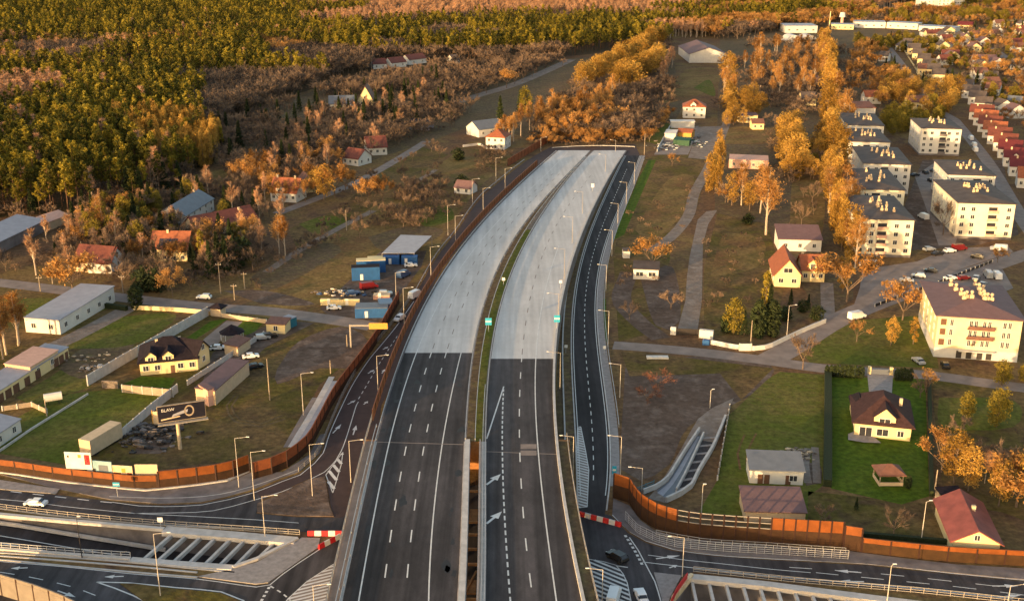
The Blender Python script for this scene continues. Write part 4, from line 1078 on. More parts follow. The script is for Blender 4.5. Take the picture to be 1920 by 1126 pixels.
# apartment blocks
BLOCK_H = 13.2
def block(label, fl, fr, back, wall='pale_yellow', balc=.45, balc_m='pink', hgt=BLOCK_H, floors=4, roof='roof_grey', seed=0, group='apartment blocks'):
    a, b, c = P(*fl, hgt), P(*fr, hgt), P(*back, hgt)
    d = b - a; W = d.length - 1.0; rz = math.atan2(d.y, d.x)
    n = Vector((-d.y, d.x, 0)).normalized()
    D = (c - a).dot(n) - 1.0
    o = a + d.normalized() * .5 + n * .5
    t = thing('apartment_block', label, 'apartment block', (o.x, o.y, 0), rz, group)
    MB().box(0, W, 0, D, .9, hgt - .005).build('wall', M[wall], t)
    MB().box(-.04, W + .04, -.04, D + .04, 0, .9).build('plinth', M['concrete_dark'], t)
    ro = roof_mesh('hip', W, D, hgt, 1.5, .5).build('roof', M[roof], t)
    fh = (hgt - 1.6) / floors
    wm = window_mesh(1.3, 1.35)
    bx = balc * W
    for k in range(floors):
        z = 1.7 + k * fh
        for f in (.09, .27, .7, .9):
            if abs(f * W - bx) > 2.6: place('window', wm, t, (f * W, 0, z))
        mb = MB().box(-1.7, 1.7, -.9, .05, z - .6, z - .45, 0).box(-1.7, 1.7, -.9, -.82, z - .45, z + .45, 0)
        mb.box(-1.5, 1.5, -.03, .04, z - .4, z + 1.5, 1)
        mb.build('balcony', [M[balc_m], M['glass']], t, (bx, 0, 0))
        m = max(3, int(D / 6))
        for q in range(m):
            y = D * (q + .5) / m
            place('window', wm, t, (W, y, z), R(90)); place('window', wm, t, (0, y, z), R(-90))
    rnd = random.Random(seed)
    vent = MB().box(-.42, .42, -.32, .32, -.6, .75).tube((0, 0, .75), (0, 0, 1.0), .16, .16, 6).sphere((0, 0, 1.25), .36, 8, 5)
    vm = vent.data('roof_vent', M['tan'])
    for k in range(11):
        cx, cy = (.42, .45) if k % 2 else (.66, .45)
        x, y = W * (cx + rnd.uniform(-.1, .1)), D * (cy + rnd.uniform(-.24, .24))
        e = min(x, W - x, y, D - y)
        place('roof_vent', vm, ro, (x, y, hgt + .2 + 1.5 * e / (min(W, D) / 2)))
    return t
block('nearest pale yellow apartment block of the left row, beside the golden trees', (1606, 411), (1718, 414), (1597, 366), seed=1)
block('second apartment block of the left row counted from the car park', (1597, 355), (1700, 358), (1593, 316), seed=2)
block('apartment block of the left row standing a little to the right behind the second', (1618, 307), (1711, 310), (1614, 275), seed=3, wall='white')
block('fourth apartment block of the left row, with a blank pale left gable', (1588, 266), (1672, 268), (1586, 241), seed=4, wall='white')
block('farthest apartment block of the left row, in front of the orange roof', (1587, 235), (1660, 237), (1585, 212), seed=5, wall='white')
block('nearest apartment block of the right row with a long shaded left side', (1796, 381), (1908, 384), (1782, 338), seed=6, balc=.62)
block('second apartment block of the right row, joined behind the nearest one', (1777, 328), (1870, 331), (1760, 300), seed=7, wall='white', balc=.62)
block('detached apartment block with a dark balcony stack in front of the olive trees', (1727, 241), (1806, 243), (1719, 222), seed=8, wall='white', balc=.55, balc_m='concrete_dark')
# big yellow house with hip roof and balconies at the right edge
HY = 11.6
a, b = P(1760, 591, HY), P(1918, 601, HY)
d = b - a; W = d.length; rz = math.atan2(d.y, d.x)
D = (P(1741, 529, HY) - a).dot(Vector((-d.y, d.x, 0)).normalized())
t = thing('residential_house', 'large cream yellow house with hipped roof and red balconies at the right edge', 'house', (a.x, a.y, 0), rz)
MB().box(0, W, 0, D, 2.7, HY - .005).build('wall', M['warm_cream'], t)
MB().box(-.06, W + .06, -.06, D + .06, 0, 2.7).build('ground_floor', M['grey_wall'], t)
ro = roof_mesh('hip', W, D, HY, 2.5, .8).build('roof', M['roof_mauve'], t)
MB().box(W * .28, W * .72, -1.6, -.08, 2.45, 2.7).build('shop_canopy', M['grey_wall'], t)
for x in (.3, .42, .55, .66): MB().box(-.7, .7, -.1, -.05, .1, 2.2).build('shop_door', M['door_dark'], t, (W * x, 0, 0))
for z in (3.7, 6.4, 9.1):
    for x in (.17, .4, .46, .56, .62, .8, .86): place('window', window_mesh(.75, 1.6), t, (W * x, 0, z))
    for y in (.15, .35, .55, .75): place('window', window_mesh(.9, 1.6), t, (0, D * y, z), R(-90)); place('window', window_mesh(.9, 1.6), t, (W, D * y, z), R(90))
for z in (5.9, 8.6):
    MB().box(W * .36, W * .68, -1.2, .02, z - .12, z).box(W * .36, W * .68, -1.2, -1.12, z, z + .9).build('balcony', M['roof_brown'], t)
for x in (.07,):
    for z in (3.5, 6.4, 9.1): MB().box(-.7, .7, -.12, -.02, z, z + 1.7).build('stair_window', M['door'], t, (W * x, 0, 0))
vm = MB().box(-.5, .5, -.5, .5, -.9, .8).tube((0, 0, .8), (0, 0, 1.1), .2, .2, 6).sphere((0, 0, 1.5), .5, 8, 5).data('roof_vent', M['tan'])
for x, y in ((.3, .75), (.33, .6), (.36, .45), (.4, .35), (.46, .33), (.37, .33), (.62, .8), (.62, .62), (.6, .48), (.63, .42), (.66, .36), (.62, .34), (.72, .38), (.67, .6)):
    e = min(x * W, W - x * W, y * D, D - y * D) / (min(W, D) / 2)
    place('roof_vent', vm, ro, (x * W, y * D, HY + 2.5 * min(1, e) + .2))

H = house
# left foreground
H('workshop', 'long white workshop with pale sheet roof and dark doors by the driveway', 'workshop', (49, 622), (114, 627), 29, 4.2, .7, 'flat', 'white', 'roof_paleblue', .3, nf=2, ns=5, ww=1.3)
t_, W_, r_ = H('garage_row', 'long low tan garage row with brown doors at the left edge', 'garages', (-25, 772), (130, 671), 6.5, 3.0, .5, 'flat', 'cream', 'roof_paleblue', .2, doors=[(.16, 2.4, 2.2), (.25, 2.4, 2.2), (.34, 2.4, 2.2), (.47, 2.2, 2.2), (.6, 2.2, 2.2), (.83, 2.2, 2.2), (.9, 2.2, 2.2), (.97, 1.4, 2.2)])
H('garage_extension', 'pink topped storage building behind the tan garage row', 'outbuilding', (60, 716), (112, 683), 7, 3.9, .4, 'flat', 'tan', 'pink', .2, nf=2)
H('villa', 'cream yellow villa with dark hipped roof and gabled dormers beside the long concrete fence', 'house', (264, 704), (372, 694), 12.5, 3.3, 4.6, 'hip', 'cream', 'roof_dark', .6, nf=5, ns=3, door=.56, chim=[(.3, .5), (.7, .55)], dorm=[(.2, 2.7, 1.7), (.5, 2.7, 1.7)], ww=1.3)
H('villa_wing', 'cream gabled wing at the right end of the yellow villa', 'house wing', (372, 693), (394, 679), 7, 4.4, 2.6, 'gy', 'cream', 'roof_dark', .5, nf=1, gable=1.2)
H('garden_shed', 'tan garden shed with brown roof right of the villa', 'shed', (447, 668), (470, 652), 4, 2.6, .5, 'flat', 'tan', 'roof_brown', .3)
H('garden_shed', 'tan hut with brown roof standing by the old street', 'shed', (500, 624), (535, 626), 4.5, 2.7, .4, 'flat', 'cream', 'roof_brown', .3, nf=1)
H('storage_container', 'teal storage container beside the tan hut', 'container', (541, 617), (557, 610), 3, 2.6, .05, 'flat', 'teal', 'roof_paleblue', .05)
H('gate_lodge', 'little lodge with dark pyramid roof at the end of the concrete fence', 'lodge', (395, 592), (414, 594), 3, 2.4, 1.3, 'hip', 'tan', 'roof_dark', .5)
H('long_shed', 'long plain tan shed with stepped roofline behind the big billboard', 'shed', (405, 759), (468, 702), 5, 3.6, .3, 'flat', 'tan', 'roof_mauve', .15)
H('shed_annex', 'pink end section of the long tan shed beside the billboard', 'shed', (392, 762), (404, 758), 4, 4.2, .2, 'flat', 'pink', 'roof_mauve', .1)
H('small_shed', 'small white shed with blue grey roof at the left edge', 'shed', (-12, 845), (41, 809), 5.5, 3.0, .8, 'flat', 'white', 'roof_paleblue', .25, nf=2)
# white box trailer, tank, hoardings
def trailer(label, A, B, w, h, wallm, z0=.0):
    a, b = P(*A), P(*B); d = b - a; L = d.length
    t = thing('box_trailer', label, 'trailer', a, math.atan2(d.y, d.x))
    MB().box(0, L, 0, w, z0 + .5, h).build('cargo_box', M[wallm], t)
    MB().box(.2, L - .2, .3, w - .3, z0 + .3, z0 + .49).build('chassis', M['dark'], t)
    wm = MB().tube((0, 0, .45), (0, .3, .45), .45, .45, 10).data('wheel', M['rubber'])
    for x in (L * .12, L * .2, L * .82):
        for y in (.05, w - .35): place('wheel', wm, t, (x, y, 0))
trailer('long white box trailer behind the advertising hoardings', (172, 858), (231, 822), 3.0, 4.0, 'tan')
t = thing('storage_tank', 'pale cylindrical tank on legs in the left garden', 'tank', P(101, 757))
MB().tube((-1.8, -.9, 1.9), (1.8, .9, 1.9), 1.0, 1.0, 12).build('tank_body', M['white'], t)
for x, y in ((-1.4, -1), (-1.2, -.2), (1.2, .2), (1.4, 1)): MB().tube((x, y, 0), (x, y, 1.4), .08, .08, 5).build('leg', M['dark'], t)
t = thing('gazebo', 'garden gazebo with a black pointed roof beside the villa drive', 'gazebo', P(436, 636))
MB().tube((0, 0, 2.3), (0, 0, 4.4), 3.6, .15, 8).build('roof', M['roof_dark'], t)
for k in range(8):
    an = math.pi / 8 + k * math.pi / 4
    MB().tube((3 * math.cos(an), 3 * math.sin(an), 0), (3 * math.cos(an), 3 * math.sin(an), 2.35), .12, .12, 5).build('post', M['white'], t)
MB().tube((0, 0, 0), (0, 0, .25), 3.3, 3.3, 8).build('floor', M['wood'], t)
def board(label, A, B, h, z0, m, bits=(), words=None, legs=True):
    a, b = P(*A), P(*B); d = b - a; L = d.length; rz = math.atan2(d.y, d.x)
    t = thing('hoarding', label, 'hoarding', a, rz)
    MB().box(0, L, -.08, .08, z0, z0 + h).build('board', M[m], t)
    for (x0, x1, q0, q1, mm) in bits:
        MB().box(L * x0, L * x1, -.11, -.082, z0 + h * q0, z0 + h * q1).build('poster_patch', M[mm], t)
    for x in (.08, .5, .92): MB().box(L * x - .08, L * x + .08, .09, .25, 0, z0 + h).build('leg', M['dark'], t)
board('tall pale hoarding with a red square behind the orange barrier', (128, 902), (177, 904), 6.0, .8, 'ad_pale', [(.74, .94, .55, .92, 'red'), (.79, .89, .62, .82, 'white'), (.1, .16, .8, .88, 'dark'), (.3, .8, .3, .36, 'dark'), (.22, .85, .18, .23, 'red'), (.5, .62, .8, .92, 'yellow')])
board('blue landscape hoarding next to the pale one', (179, 905), (214, 908), 4.4, .8, 'ad_sky', [(0, .12, .1, .6, 'dark'), (.3, .8, .5, .8, 'roof_bluegrey'), (.2, .9, .25, .45, 'olive_leaf'), (.3, .8, .08, .14, 'white')])
board('orange and yellow hoarding beside the blue one', (215, 909), (252, 911), 3.8, .8, 'ad_warm', [(.05, .4, .35, .6, 'roof_orange'), (.45, .65, .6, .85, 'yellow'), (.72, .95, .35, .6, 'roof_red'), (.05, .95, .05, .15, 'dark')])
board('blank pale pink hoarding at the right end of the row', (257, 911), (299, 911), 4.2, .8, 'ad_warm' if False else 'tan', [])
# the big billboard on its mast
b = P(338, 841); zt = height_to(b, 776)
t = thing('billboard', 'large dark advertising billboard with white lettering on a single mast', 'billboard', b)
MB().tube((0, 0, 0), (0, 0, zt - 1.2), .42, .38, 10).build('mast', M['tan'], t)
fr = MB(); ang = R(21)
ca, sa = math.cos(ang), math.sin(ang)
BW, BH = 9.9, 3.6
holder = place('board_frame', MB().box(-BW / 2 - .1, BW / 2 + .1, -.12, .4, -.15, BH + .1).data('board_frame', M['wood']), t, (1.25, -.4, zt - 1.0), ang)
MB().box(-BW / 2, BW / 2, -.16, -.121, 0, BH).build('poster', M['ad_dark'], holder)
MB().box(-BW / 2 - .2, BW / 2 + .4, -1.2, -.2, -.45, -.26).build('catwalk', M['rail_warm'], holder)
def words(txt, size, loc, m, parent, rot=(math.pi / 2, 0, 0)):
    cu = bpy.data.curves.new('lettering', 'FONT'); cu.body = txt; cu.size = size; cu.extrude = .01
    cu.materials.append(M[m])
    tmp = bpy.data.objects.new('lettering_curve', cu)
    me = bpy.data.meshes.new_from_object(tmp)
    bpy.data.objects.remove(tmp)
    o = place('lettering', me, parent, loc); o.rotation_euler = rot
    return o
words('BLAW', 1.0, (-4.2, -.175, 2.35), 'ad_sky' if False else 'white', holder)
MB().add([(-2.2, -.165, .9), (1.2, -.165, 1.6), (1.4, -.165, 2.3), (.2, -.165, 2.1), (-1.8, -.165, 1.5)], [(0, 1, 2, 3, 4)]).build('poster_shape', M['roof_paleblue'], holder)
MB().add([(-4.4, -.165, .35), (-.4, -.165, .75), (-.4, -.165, 1.0), (-4.4, -.165, .7)], [(0, 1, 2, 3)]).build('poster_band', M['tan'], holder)
ring = MB()
for k in range(20):
    a0, a1 = 2 * math.pi * k / 20, 2 * math.pi * (k + 1) / 20
    ring.add([(1.6 + r * math.cos(q), -.17, 1.9 + 1.25 * r * math.sin(q)) for r, q in ((.75, a0), (1.05, a0), (1.05, a1), (.75, a1))], [(0, 1, 2, 3)])
ring.build('poster_ring', M['wood'], holder)
t2 = thing('timber_frame', 'open timber side frame standing left of the billboard', 'frame', P(288, 800))
for x in (0, 1.6): MB().box(x - .1, x + .1, -.1, .1, 0, 4.2).build('post', M['yellow' if x == 0 else 'wood'], t2)
MB().box(.1, 1.5, -.05, .05, .6, 3.9).build('panel', M['tan'], t2)
# mid left houses
H('barn', 'long barn with pale blue sheet roof at the left edge of the wood', 'barn', (-60, 505), (88, 432), 11, 4.0, 1.6, 'flat', 'concrete_dark', 'roof_paleblue', .4)
H('outbuilding', 'pink roofed outbuilding behind the bare birches', 'outbuilding', (92, 432), (130, 418), 9, 3.2, 1.4, 'gx', 'tan', 'pink', .3)
H('house', 'red roofed house half hidden by an orange tree on the old street', 'house', (140, 508), (203, 513), 10, 3.6, 4.2, 'gx', 'tan', 'roof_red', .5, nf=3, ns=2)
H('house', 'gabled white fronted house wing with red roof', 'house', (210, 513), (235, 496), 8, 4.0, 3.6, 'gy', 'white', 'roof_red', .5, nf=1, gable=1.0)
H('house', 'house with orange roof and dark solar panels', 'house', (284, 489), (352, 490), 10, 4.6, 4.6, 'gx', 'cream', 'roof_orange', .5, nf=4, floors=2, chim=[(.4, .45)], solar=True)
H('house', 'white house with blue grey gabled roof and a long window front', 'house', (350, 428), (402, 394), 12, 4.8, 3.4, 'gx', 'white', 'roof_bluegrey', .4, nf=5, ns=2, floors=2, chim=[(.85, .5)])
H('house', 'long dark red roofed house behind the golden trees', 'house', (372, 448), (484, 424), 11, 3.0, 4.2, 'gx', 'tan', 'roof_red', .5, nf=5, ns=2, chim=[(.8, .4)])
H('house', 'orange roofed house with white shed dormer and a big orange tree at its right', 'house', (508, 377), (556, 380), 10, 4.2, 4.8, 'gx', 'white', 'roof_orange', .5, nf=4, ns=2, chim=[(.12, .5), (.8, .5)], dorm=[(.4, 4.0, 1.2)])
H('house', 'small cream house between the orange roof and the orange tree', 'house', (570, 362), (590, 360), 8, 5, 2.5, 'gy', 'cream', 'roof_brown', .4, nf=2, gable=1)
H('house', 'red roofed house with arched white dormer beside the side street', 'house', (643, 308), (672, 312), 10, 3.6, 3.6, 'gx', 'white', 'roof_red', .5, nf=3, ns=2)
H('house', 'red and white roofed house behind the arched dormer one', 'house', (690, 292), (726, 290), 12, 4, 4.4, 'gx', 'white', 'roof_red', .5, nf=3, ns=2)
H('house', 'steep gabled cream house among the bare scrub', 'house', (671, 200), (700, 200), 14, 4.0, 8.5, 'gy', 'cream', 'roof_brown', .6, nf=2, gable=1.6)
H('house', 'dark grey roofed house left of the steep gabled one', 'house', (618, 206), (664, 205), 14, 3.5, 4.0, 'gx', 'grey_wall', 'roof_bluegrey', .5, nf=3)
H('bungalow', 'low white flat roofed building in the scrub', 'building', (764, 243), (803, 245), 9, 4.2, .3, 'flat', 'roof_paleblue', 'roof_dark', .3)
H('house', 'white house with orange hipped roof beside the orange birches at the rusty barrier', 'house', (911, 279), (946, 281), 11, 6.0, 3.6, 'hip', 'white', 'roof_orange', .5, nf=3, ns=2, floors=2)
H('house', 'blue grey roofed house behind the orange hipped roof', 'house', (898, 258), (944, 252), 12, 4.2, 3.6, 'gx', 'white', 'roof_bluegrey', .4, nf=3)
H('house', 'small white house below the red and white roof', 'house', (632, 272), (656, 272), 8, 4.2, 2.2, 'hip', 'white', 'roof_grey', .4, nf=2)
H('cottage', 'little pinkish roofed cottage beside a dark bush left of the motorway', 'cottage', (852, 362), (882, 365), 7, 2.6, 2.4, 'gx', 'white', 'roof_mauve', .4, nf=2)
H('house', 'pale grey tower house at the left edge among the pines', 'house', (8, 238), (36, 236), 10, 11, 2, 'hip', 'grey_wall', 'roof_dark', .3, nf=2, floors=4)
for A_, B_, lab, c in (((190, 128), (205, 128), 'tiny red roofed house far off in the wood at the left', 'roof_red'), ((243, 131), (255, 131), 'tiny white house far off between brown trees', 'roof_brown'), ((700, 130), (725, 129), 'far red roofed house left of the long row', 'roof_red'), ((735, 128), (762, 125), 'far red roofed house in the middle of the scrub edge', 'roof_red'), ((768, 122), (800, 118), 'far long red roofed house by the white van', 'roof_red'), ((850, 122), (862, 121), 'tiny far white house at the edge of the brown trees', 'roof_grey')):
    H('house', lab, 'house', A_, B_, 10, 4, 3.5, 'gx', 'white', c, .4, nf=2)
# construction yard
a_ = P(717, 492)
t = thing('open_shed', 'open sided storage shed with pale sheet roof at the top of the yard', 'shed', a_, 0)
b1, b2, b3 = P(777, 492), P(810, 462), P(752, 460)
hz = 3.2
MB().add([(*(p - a_).to_2d(), h_) for p, h_ in ((a_, hz), (b1, hz), (b2, hz + .6), (b3, hz + .6), (a_, hz + .15), (b1, hz + .15), (b2, hz + .75), (b3, hz + .75))], [(0, 3, 2, 1), (4, 5, 6, 7), (0, 1, 5, 4), (1, 2, 6, 5), (2, 3, 7, 6), (3, 0, 4, 7)]).build('roof', M['roof_paleblue'], t)
for p in (a_, b1, b2, b3, a_.lerp(b1, .5)):
    q = p - a_; MB().box(q.x - .12, q.x + .12, q.y - .12 + .2, q.y + .12 + .2, 0, hz).build('post', M['rail_warm'], t)
def container(label, A, L, w, h, ang, m, m2=None):
    t = thing('site_container', label, 'container', P(*A), R(ang), 'containers of the construction yard')
    MB().box(0, L, 0, w, .1, h).build('box', M[m], t)
    rb = MB()
    for k in range(int(L / .6)): rb.box(.2 + k * .6, .32 + k * .6, -.05, -.002, .3, h - .2)
    rb.build('ribs', M[m], t)
    MB().box(-.04, L + .04, -.04, w + .04, h + .002, h + .14).build('roof', M[m2 or m], t)
    MB().box(L * .3, L * .3 + .9, -.09, -.055, .25, 2.2).build('door', M['frame'], t)
container('blue site container at the left under the open shed', (719, 496), 6, 2.5, 2.6, 0, 'blue')
container('blue site container at the right under the open shed', (749, 496), 6, 2.5, 2.6, 0, 'blue')
container('dark blue container pair with beige top along the yard fence, front one', (660, 527), 9, 3.2, 4.4, 8, 'blue', 'roof_dark')
container('dark blue container behind the front pair with pale roof', (669, 513), 9.5, 3.2, 4.2, 8, 'blue', 'cream')
container('long low container with cream roof at the far end of the stack', (690, 500), 5, 2.6, 2.8, 8, 'blue', 'cream')
container('big blue container by the old street with a shiny side', (666, 597), 9.5, 5.2, 3.0, 3, 'blue', 'roof_bluegrey')
container('dark blue container right of the big blue one', (712, 590), 4, 4.5, 3.4, 12, 'car_blue')
container('pale yellow panel box along the yard front, left half', (601, 573), 7, 1.0, 1.9, -2, 'cream')
container('pale yellow panel box along the yard front, right half', (637, 573), 6, 1.0, 1.9, -4, 'cream')
container('brick coloured pallet stack in front of the big blue container', (700, 562), 5, 2.6, 1.3, 0, 'pink', 'tan')
# right side
H('cabin', 'white cabin with two barred windows under the orange tree', 'cabin', (1187, 523), (1234, 525), 8, 3.4, .3, 'flat', 'white', 'roof_grey', .3, nf=2, ww=2.2)
H('shed', 'tiny grey shed left of the white cabin', 'shed', (1168, 484), (1181, 484), 3, 2.4, .3, 'flat', 'grey_wall', 'roof_grey', .1)
H('outbuilding', 'long white outbuilding with mauve roof behind the orange roofed house', 'outbuilding', (1459, 470), (1539, 472), 11, 4.2, 2.4, 'flat', 'white', 'roof_mauve', .4, nf=3)
H('house', 'cream house with steep orange gable roof beside the golden tree', 'house', (1451, 537), (1500, 539), 17, 4.2, 4.8, 'gy', 'cream', 'roof_orange', .7, nf=2, ns=3, gable=2.6, ww=1.4)
H('house_wing', 'cream cross wing with brown orange roof and an arched entrance', 'house wing', (1502, 528), (1545, 529), 9, 4.2, 3.6, 'gx', 'cream', 'roof_orange', .5, nf=3, dorm=[(.45, 2.4, 2.2)], chim=[(.1, .6)])
t_, W_, r_ = H('villa', 'cream villa with dark roof, big gable and round terrace on the green lawn', 'house', (1601, 816), (1706, 827), 14.5, 3.3, 4.9, 'hip', 'cream', 'roof_villa', .8, nf=0, ns=2, chim=[(.82, .45)], dorm=[(.52, 4.6, 1.9)])
put_window(t_, 0, W_, 10, W_ * .5, .7, 2.4, 1.6); put_window(t_, 0, W_, 10, W_ * .82, .9, 1.3, 1.3); put_window(t_, 0, W_, 10, W_ * .2, .3, 2.6, 2.1)
H('villa_wing', 'dark roofed side wing behind the villa on the lawn', 'house wing', (1597, 786), (1622, 788), 6, 3.0, 2.2, 'hip', 'cream', 'roof_dark', .5)
sheet('terrace', [(1590, 815), (1612, 806), (1640, 822), (1652, 832), (1620, 831), (1590, 826)], .3, M['paving'], True)
t = thing('gazebo', 'garden gazebo with a brown square roof on the villa lawn', 'gazebo', P(1648, 911))
w_ = span((1648, 911), (1694, 913))
roof_mesh('hip', w_, 4.2, 2.4, 1.7, .4).build('roof', M['roof_brown'], t)
for x in (0.1, w_ - .1):
    for y in (.1, 4.1): MB().box(x - .1, x + .1, y - .1, y + .1, 0, 2.42).build('post', M['wood'], t)
MB().box(0, w_, -.05, .05, .1, .9).box(-.05, .05, .06, 4.2, .1, .9).box(w_ - .05, w_ + .05, .06, 4.2, .1, .9).build('parapet', M['tan'], t)
H('outbuilding', 'long white outbuilding with blue grey roof and three doors on the left lawn', 'outbuilding', (1405, 905), (1505, 909), 6.2, 3.0, 1.3, 'flat', 'white', 'roof_bluegrey', .3, doors=[(.2, 1.1, 2.1), (.32, 1.1, 2.1), (.72, 1.1, 2.1)])
put_window(bpy.data.objects['outbuilding.002'] if 'outbuilding.002' in bpy.data.objects else t_, 0, 10, 5, 8.8, .9, 1.5, 1.2)
H('shed', 'low shed with plain mauve sheet roof right behind the tall barrier', 'shed', (1396, 977), (1509, 980), 7.5, 2.2, 1.3, 'flat', 'tan', 'roof_mauve', .3)
H('house', 'red tin roofed house with a cream gable behind the low barrier', 'house', (1783, 1040), (1871, 1047), 15, 3.2, 2.3, 'gy', 'cream', 'roof_tin_red', .6, gable=.9, chim=[(.62, .55)])
H('lean_to', 'dark roofed lean to behind the red tin roof', 'shed', (1775, 965), (1815, 962), 5, 2.6, .6, 'flat', 'wood', 'roof_dark', .2)
H('house', 'white house with bright orange hipped roof beside the market yard', 'house', (1280, 221), (1322, 222), 12, 6.4, 3.8, 'hip', 'white', 'roof_orange', .5, nf=3, ns=2, floors=2, dorm=[(.45, 3.2, 1.6)])
H('market_shed', 'white roofed stall building on the market yard', 'market stall', (1246, 262), (1266, 263), 8, 3.2, .8, 'flat', 'white', 'white', .3)
H('market_shed', 'orange and yellow roofed stall on the market yard', 'market stall', (1269, 258), (1296, 260), 7, 3.0, 1.4, 'gx', 'yellow', 'roof_orange', .3)
H('market_shed', 'green sided stall at the front of the market yard', 'market stall', (1262, 272), (1292, 274), 5, 2.6, .8, 'flat', 'green_paint', 'green_paint', .2)
H('market_shed', 'long white canopy at the back of the market yard', 'market stall', (1258, 240), (1302, 240), 4, 3.4, .4, 'flat', 'grey_wall', 'white', .3)
H('ruin', 'roofless pink brick ruin between the orange poplars', 'ruin', (1366, 315), (1440, 318), 12, 4, .1, 'flat', 'pink', 'pink', 0, nf=4)
H('shed', 'cream and brown barracks beyond the bare field', 'barracks', (1386, 230), (1420, 230), 7, 4, .6, 'flat', 'cream', 'roof_mauve', .3, nf=3)
H('house', 'small cream house at the edge of the bare field', 'house', (1410, 243), (1432, 243), 7, 3.4, 2, 'gx', 'cream', 'roof_brown', .3, nf=2)
H('warehouse', 'large warehouse with grey mauve sheet roof beyond the golden willows', 'warehouse', (1292, 118), (1362, 118), 62, 7, 5, 'gy', 'grey_wall', 'roof_mauve', .6)
H('hall', 'white hall with orange lit roof beside the blocks', 'hall', (1582, 222), (1640, 222), 14, 6, 1.6, 'flat', 'white', 'roof_orange', .4)
# red roofed row houses right of the blocks
row = [((1816, 224), 'roof_red'), ((1824, 235), 'roof_orange'), ((1832, 247), 'roof_red'), ((1841, 258), 'roof_orange'), ((1850, 270), 'roof_red'), ((1861, 283), 'roof_red'), ((1870, 296), 'roof_ruby'), ((1880, 312), 'roof_ruby'), ((1891, 330), 'roof_ruby'), ((1906, 352), 'roof_orange')]
for i, ((x, y), m_) in enumerate(row):
    H('row_house', 'red roofed row house, %s from the far end of the right hand row' % order[i], 'row house', (x, y), (x + 44, y + 3), 9.5, 4.6, 3.8, 'gx', 'white', m_, .3, nf=3, chim=[(.3, .4)], group='red roofed row houses', dorm=[(.5, 2.2, 1.0)] if i % 2 else ())
# dark roofed terraces farther off
for i in range(7):
    x, y = 1691 + i * 9.2, 92 + i * 10.3
    H('row_house', 'dark roofed row house, %s from the far end of the dark terrace' % order[i], 'row house', (x, y), (x + 24, y + 1), 12, 5.5, 3.5, 'gx', 'cream', 'roof_grey', .3, nf=2, group='dark terrace')
for i in range(4):
    x, y = 1790 + i * 12, 172 + i * 12
    H('row_house', 'blue black roofed row house, %s from the far end beside the street' % order[i], 'row house', (x, y), (x + 32, y + 2), 10, 5.0, 3.2, 'gx', 'white', 'roof_grey', .3, nf=2, group='blue black row houses')
for A_, B_, w, r, lab in (((1647, 115), (1664, 116), 'white', 'roof_grey', 'long white fronted building at the start of the straight street'), ((1738, 72), (1762, 72), 'cream', 'roof_red', 'far cream house with red roof behind the dark terrace'), ((1765, 112), (1797, 113), 'white', 'roof_red', 'white gabled house with red roof above the orange trees'),
                          ((1820, 95), (1835, 95), 'cream', 'roof_brown', 'small cream house right of the red roof'), ((1824, 122), (1868, 123), 'white', 'roof_mauve', 'long flat white house at the right with mauve roof'), ((1795, 55), (1822, 56), 'cream', 'roof_ruby', 'cream house with ruby roof at the end of the long shops'),
                          ((1843, 155), (1870, 156), 'white', 'roof_grey', 'white house between orange trees at the right edge'), ((1845, 178), (1872, 180), 'white', 'roof_brown', 'white and brown house below it at the right'), ((1886, 205), (1912, 207), 'grey_wall', 'roof_bluegrey', 'grey house at the right frame edge'),
                          ((1720, 140), (1752, 141), 'cream', 'roof_brown', 'cream low house at the street corner'), ((1700, 205), (1740, 206), 'cream', 'roof_brown', 'low house hidden by olive trees'), ((1622, 195), (1652, 195), 'white', 'roof_orange', 'orange roofed cottage left of the olive trees'),
                          ((1503, 198), (1530, 198), 'cream', 'roof_grey', 'cream gabled house among the birches'), ((1512, 165), (1535, 165), 'tan', 'roof_mauve', 'tan house with mauve roof among the birches'), ((1880, 40), (1905, 40), 'cream', 'roof_brown', 'far cream house in the orange trees at the top right'), ((1860, 72), (1876, 72), 'cream', 'roof_brown', 'far pale house half hidden by orange crowns'), ((1893, 130), (1920, 132), 'white', 'roof_grey', 'white fronted house beside the far right street')):
    H('house', lab, 'house', A_, B_, 10, 4.6, 3.2, 'gx', w, r, .4, nf=3, ns=1)
for A_, B_, D_, h_, w, lab in (((1602, 52), (1660, 53), 18, 6, 'white', 'long white shop building far off, left part'), ((1662, 53), (1720, 56), 16, 6, 'pale_yellow', 'long sunlit shop building far off, middle part'), ((1722, 58), (1790, 62), 16, 5, 'white', 'long shop building far off, right part'), ((1558, 55), (1600, 56), 14, 5, 'cream', 'low cream building before the far shops'),
                              ((1472, 62), (1532, 62), 26, 7, 'grey_wall', 'grey hall left of the far shops'), ((1470, 45), (1530, 45), 18, 7, 'tan', 'tan hall behind the grey one')):
    H('shop_building', lab, 'building', A_, B_, D_, h_, .4, 'flat', w, 'roof_paleblue', .3, nf=4, ww=2)
for A_, B_, h_, lab in (((1722, 24), (1752, 24), 22, 'white tower block at the top edge, left'), ((1756, 26), (1786, 26), 20, 'cream tower block at the top edge, middle'), ((1788, 22), (1806, 22), 26, 'narrow white tower block at the top edge, right')):
    H('tower_block', lab, 'tower block', A_, B_, 14, h_, .3, 'flat', 'white', 'roof_grey', .2, nf=4, floors=6, ww=1.6)
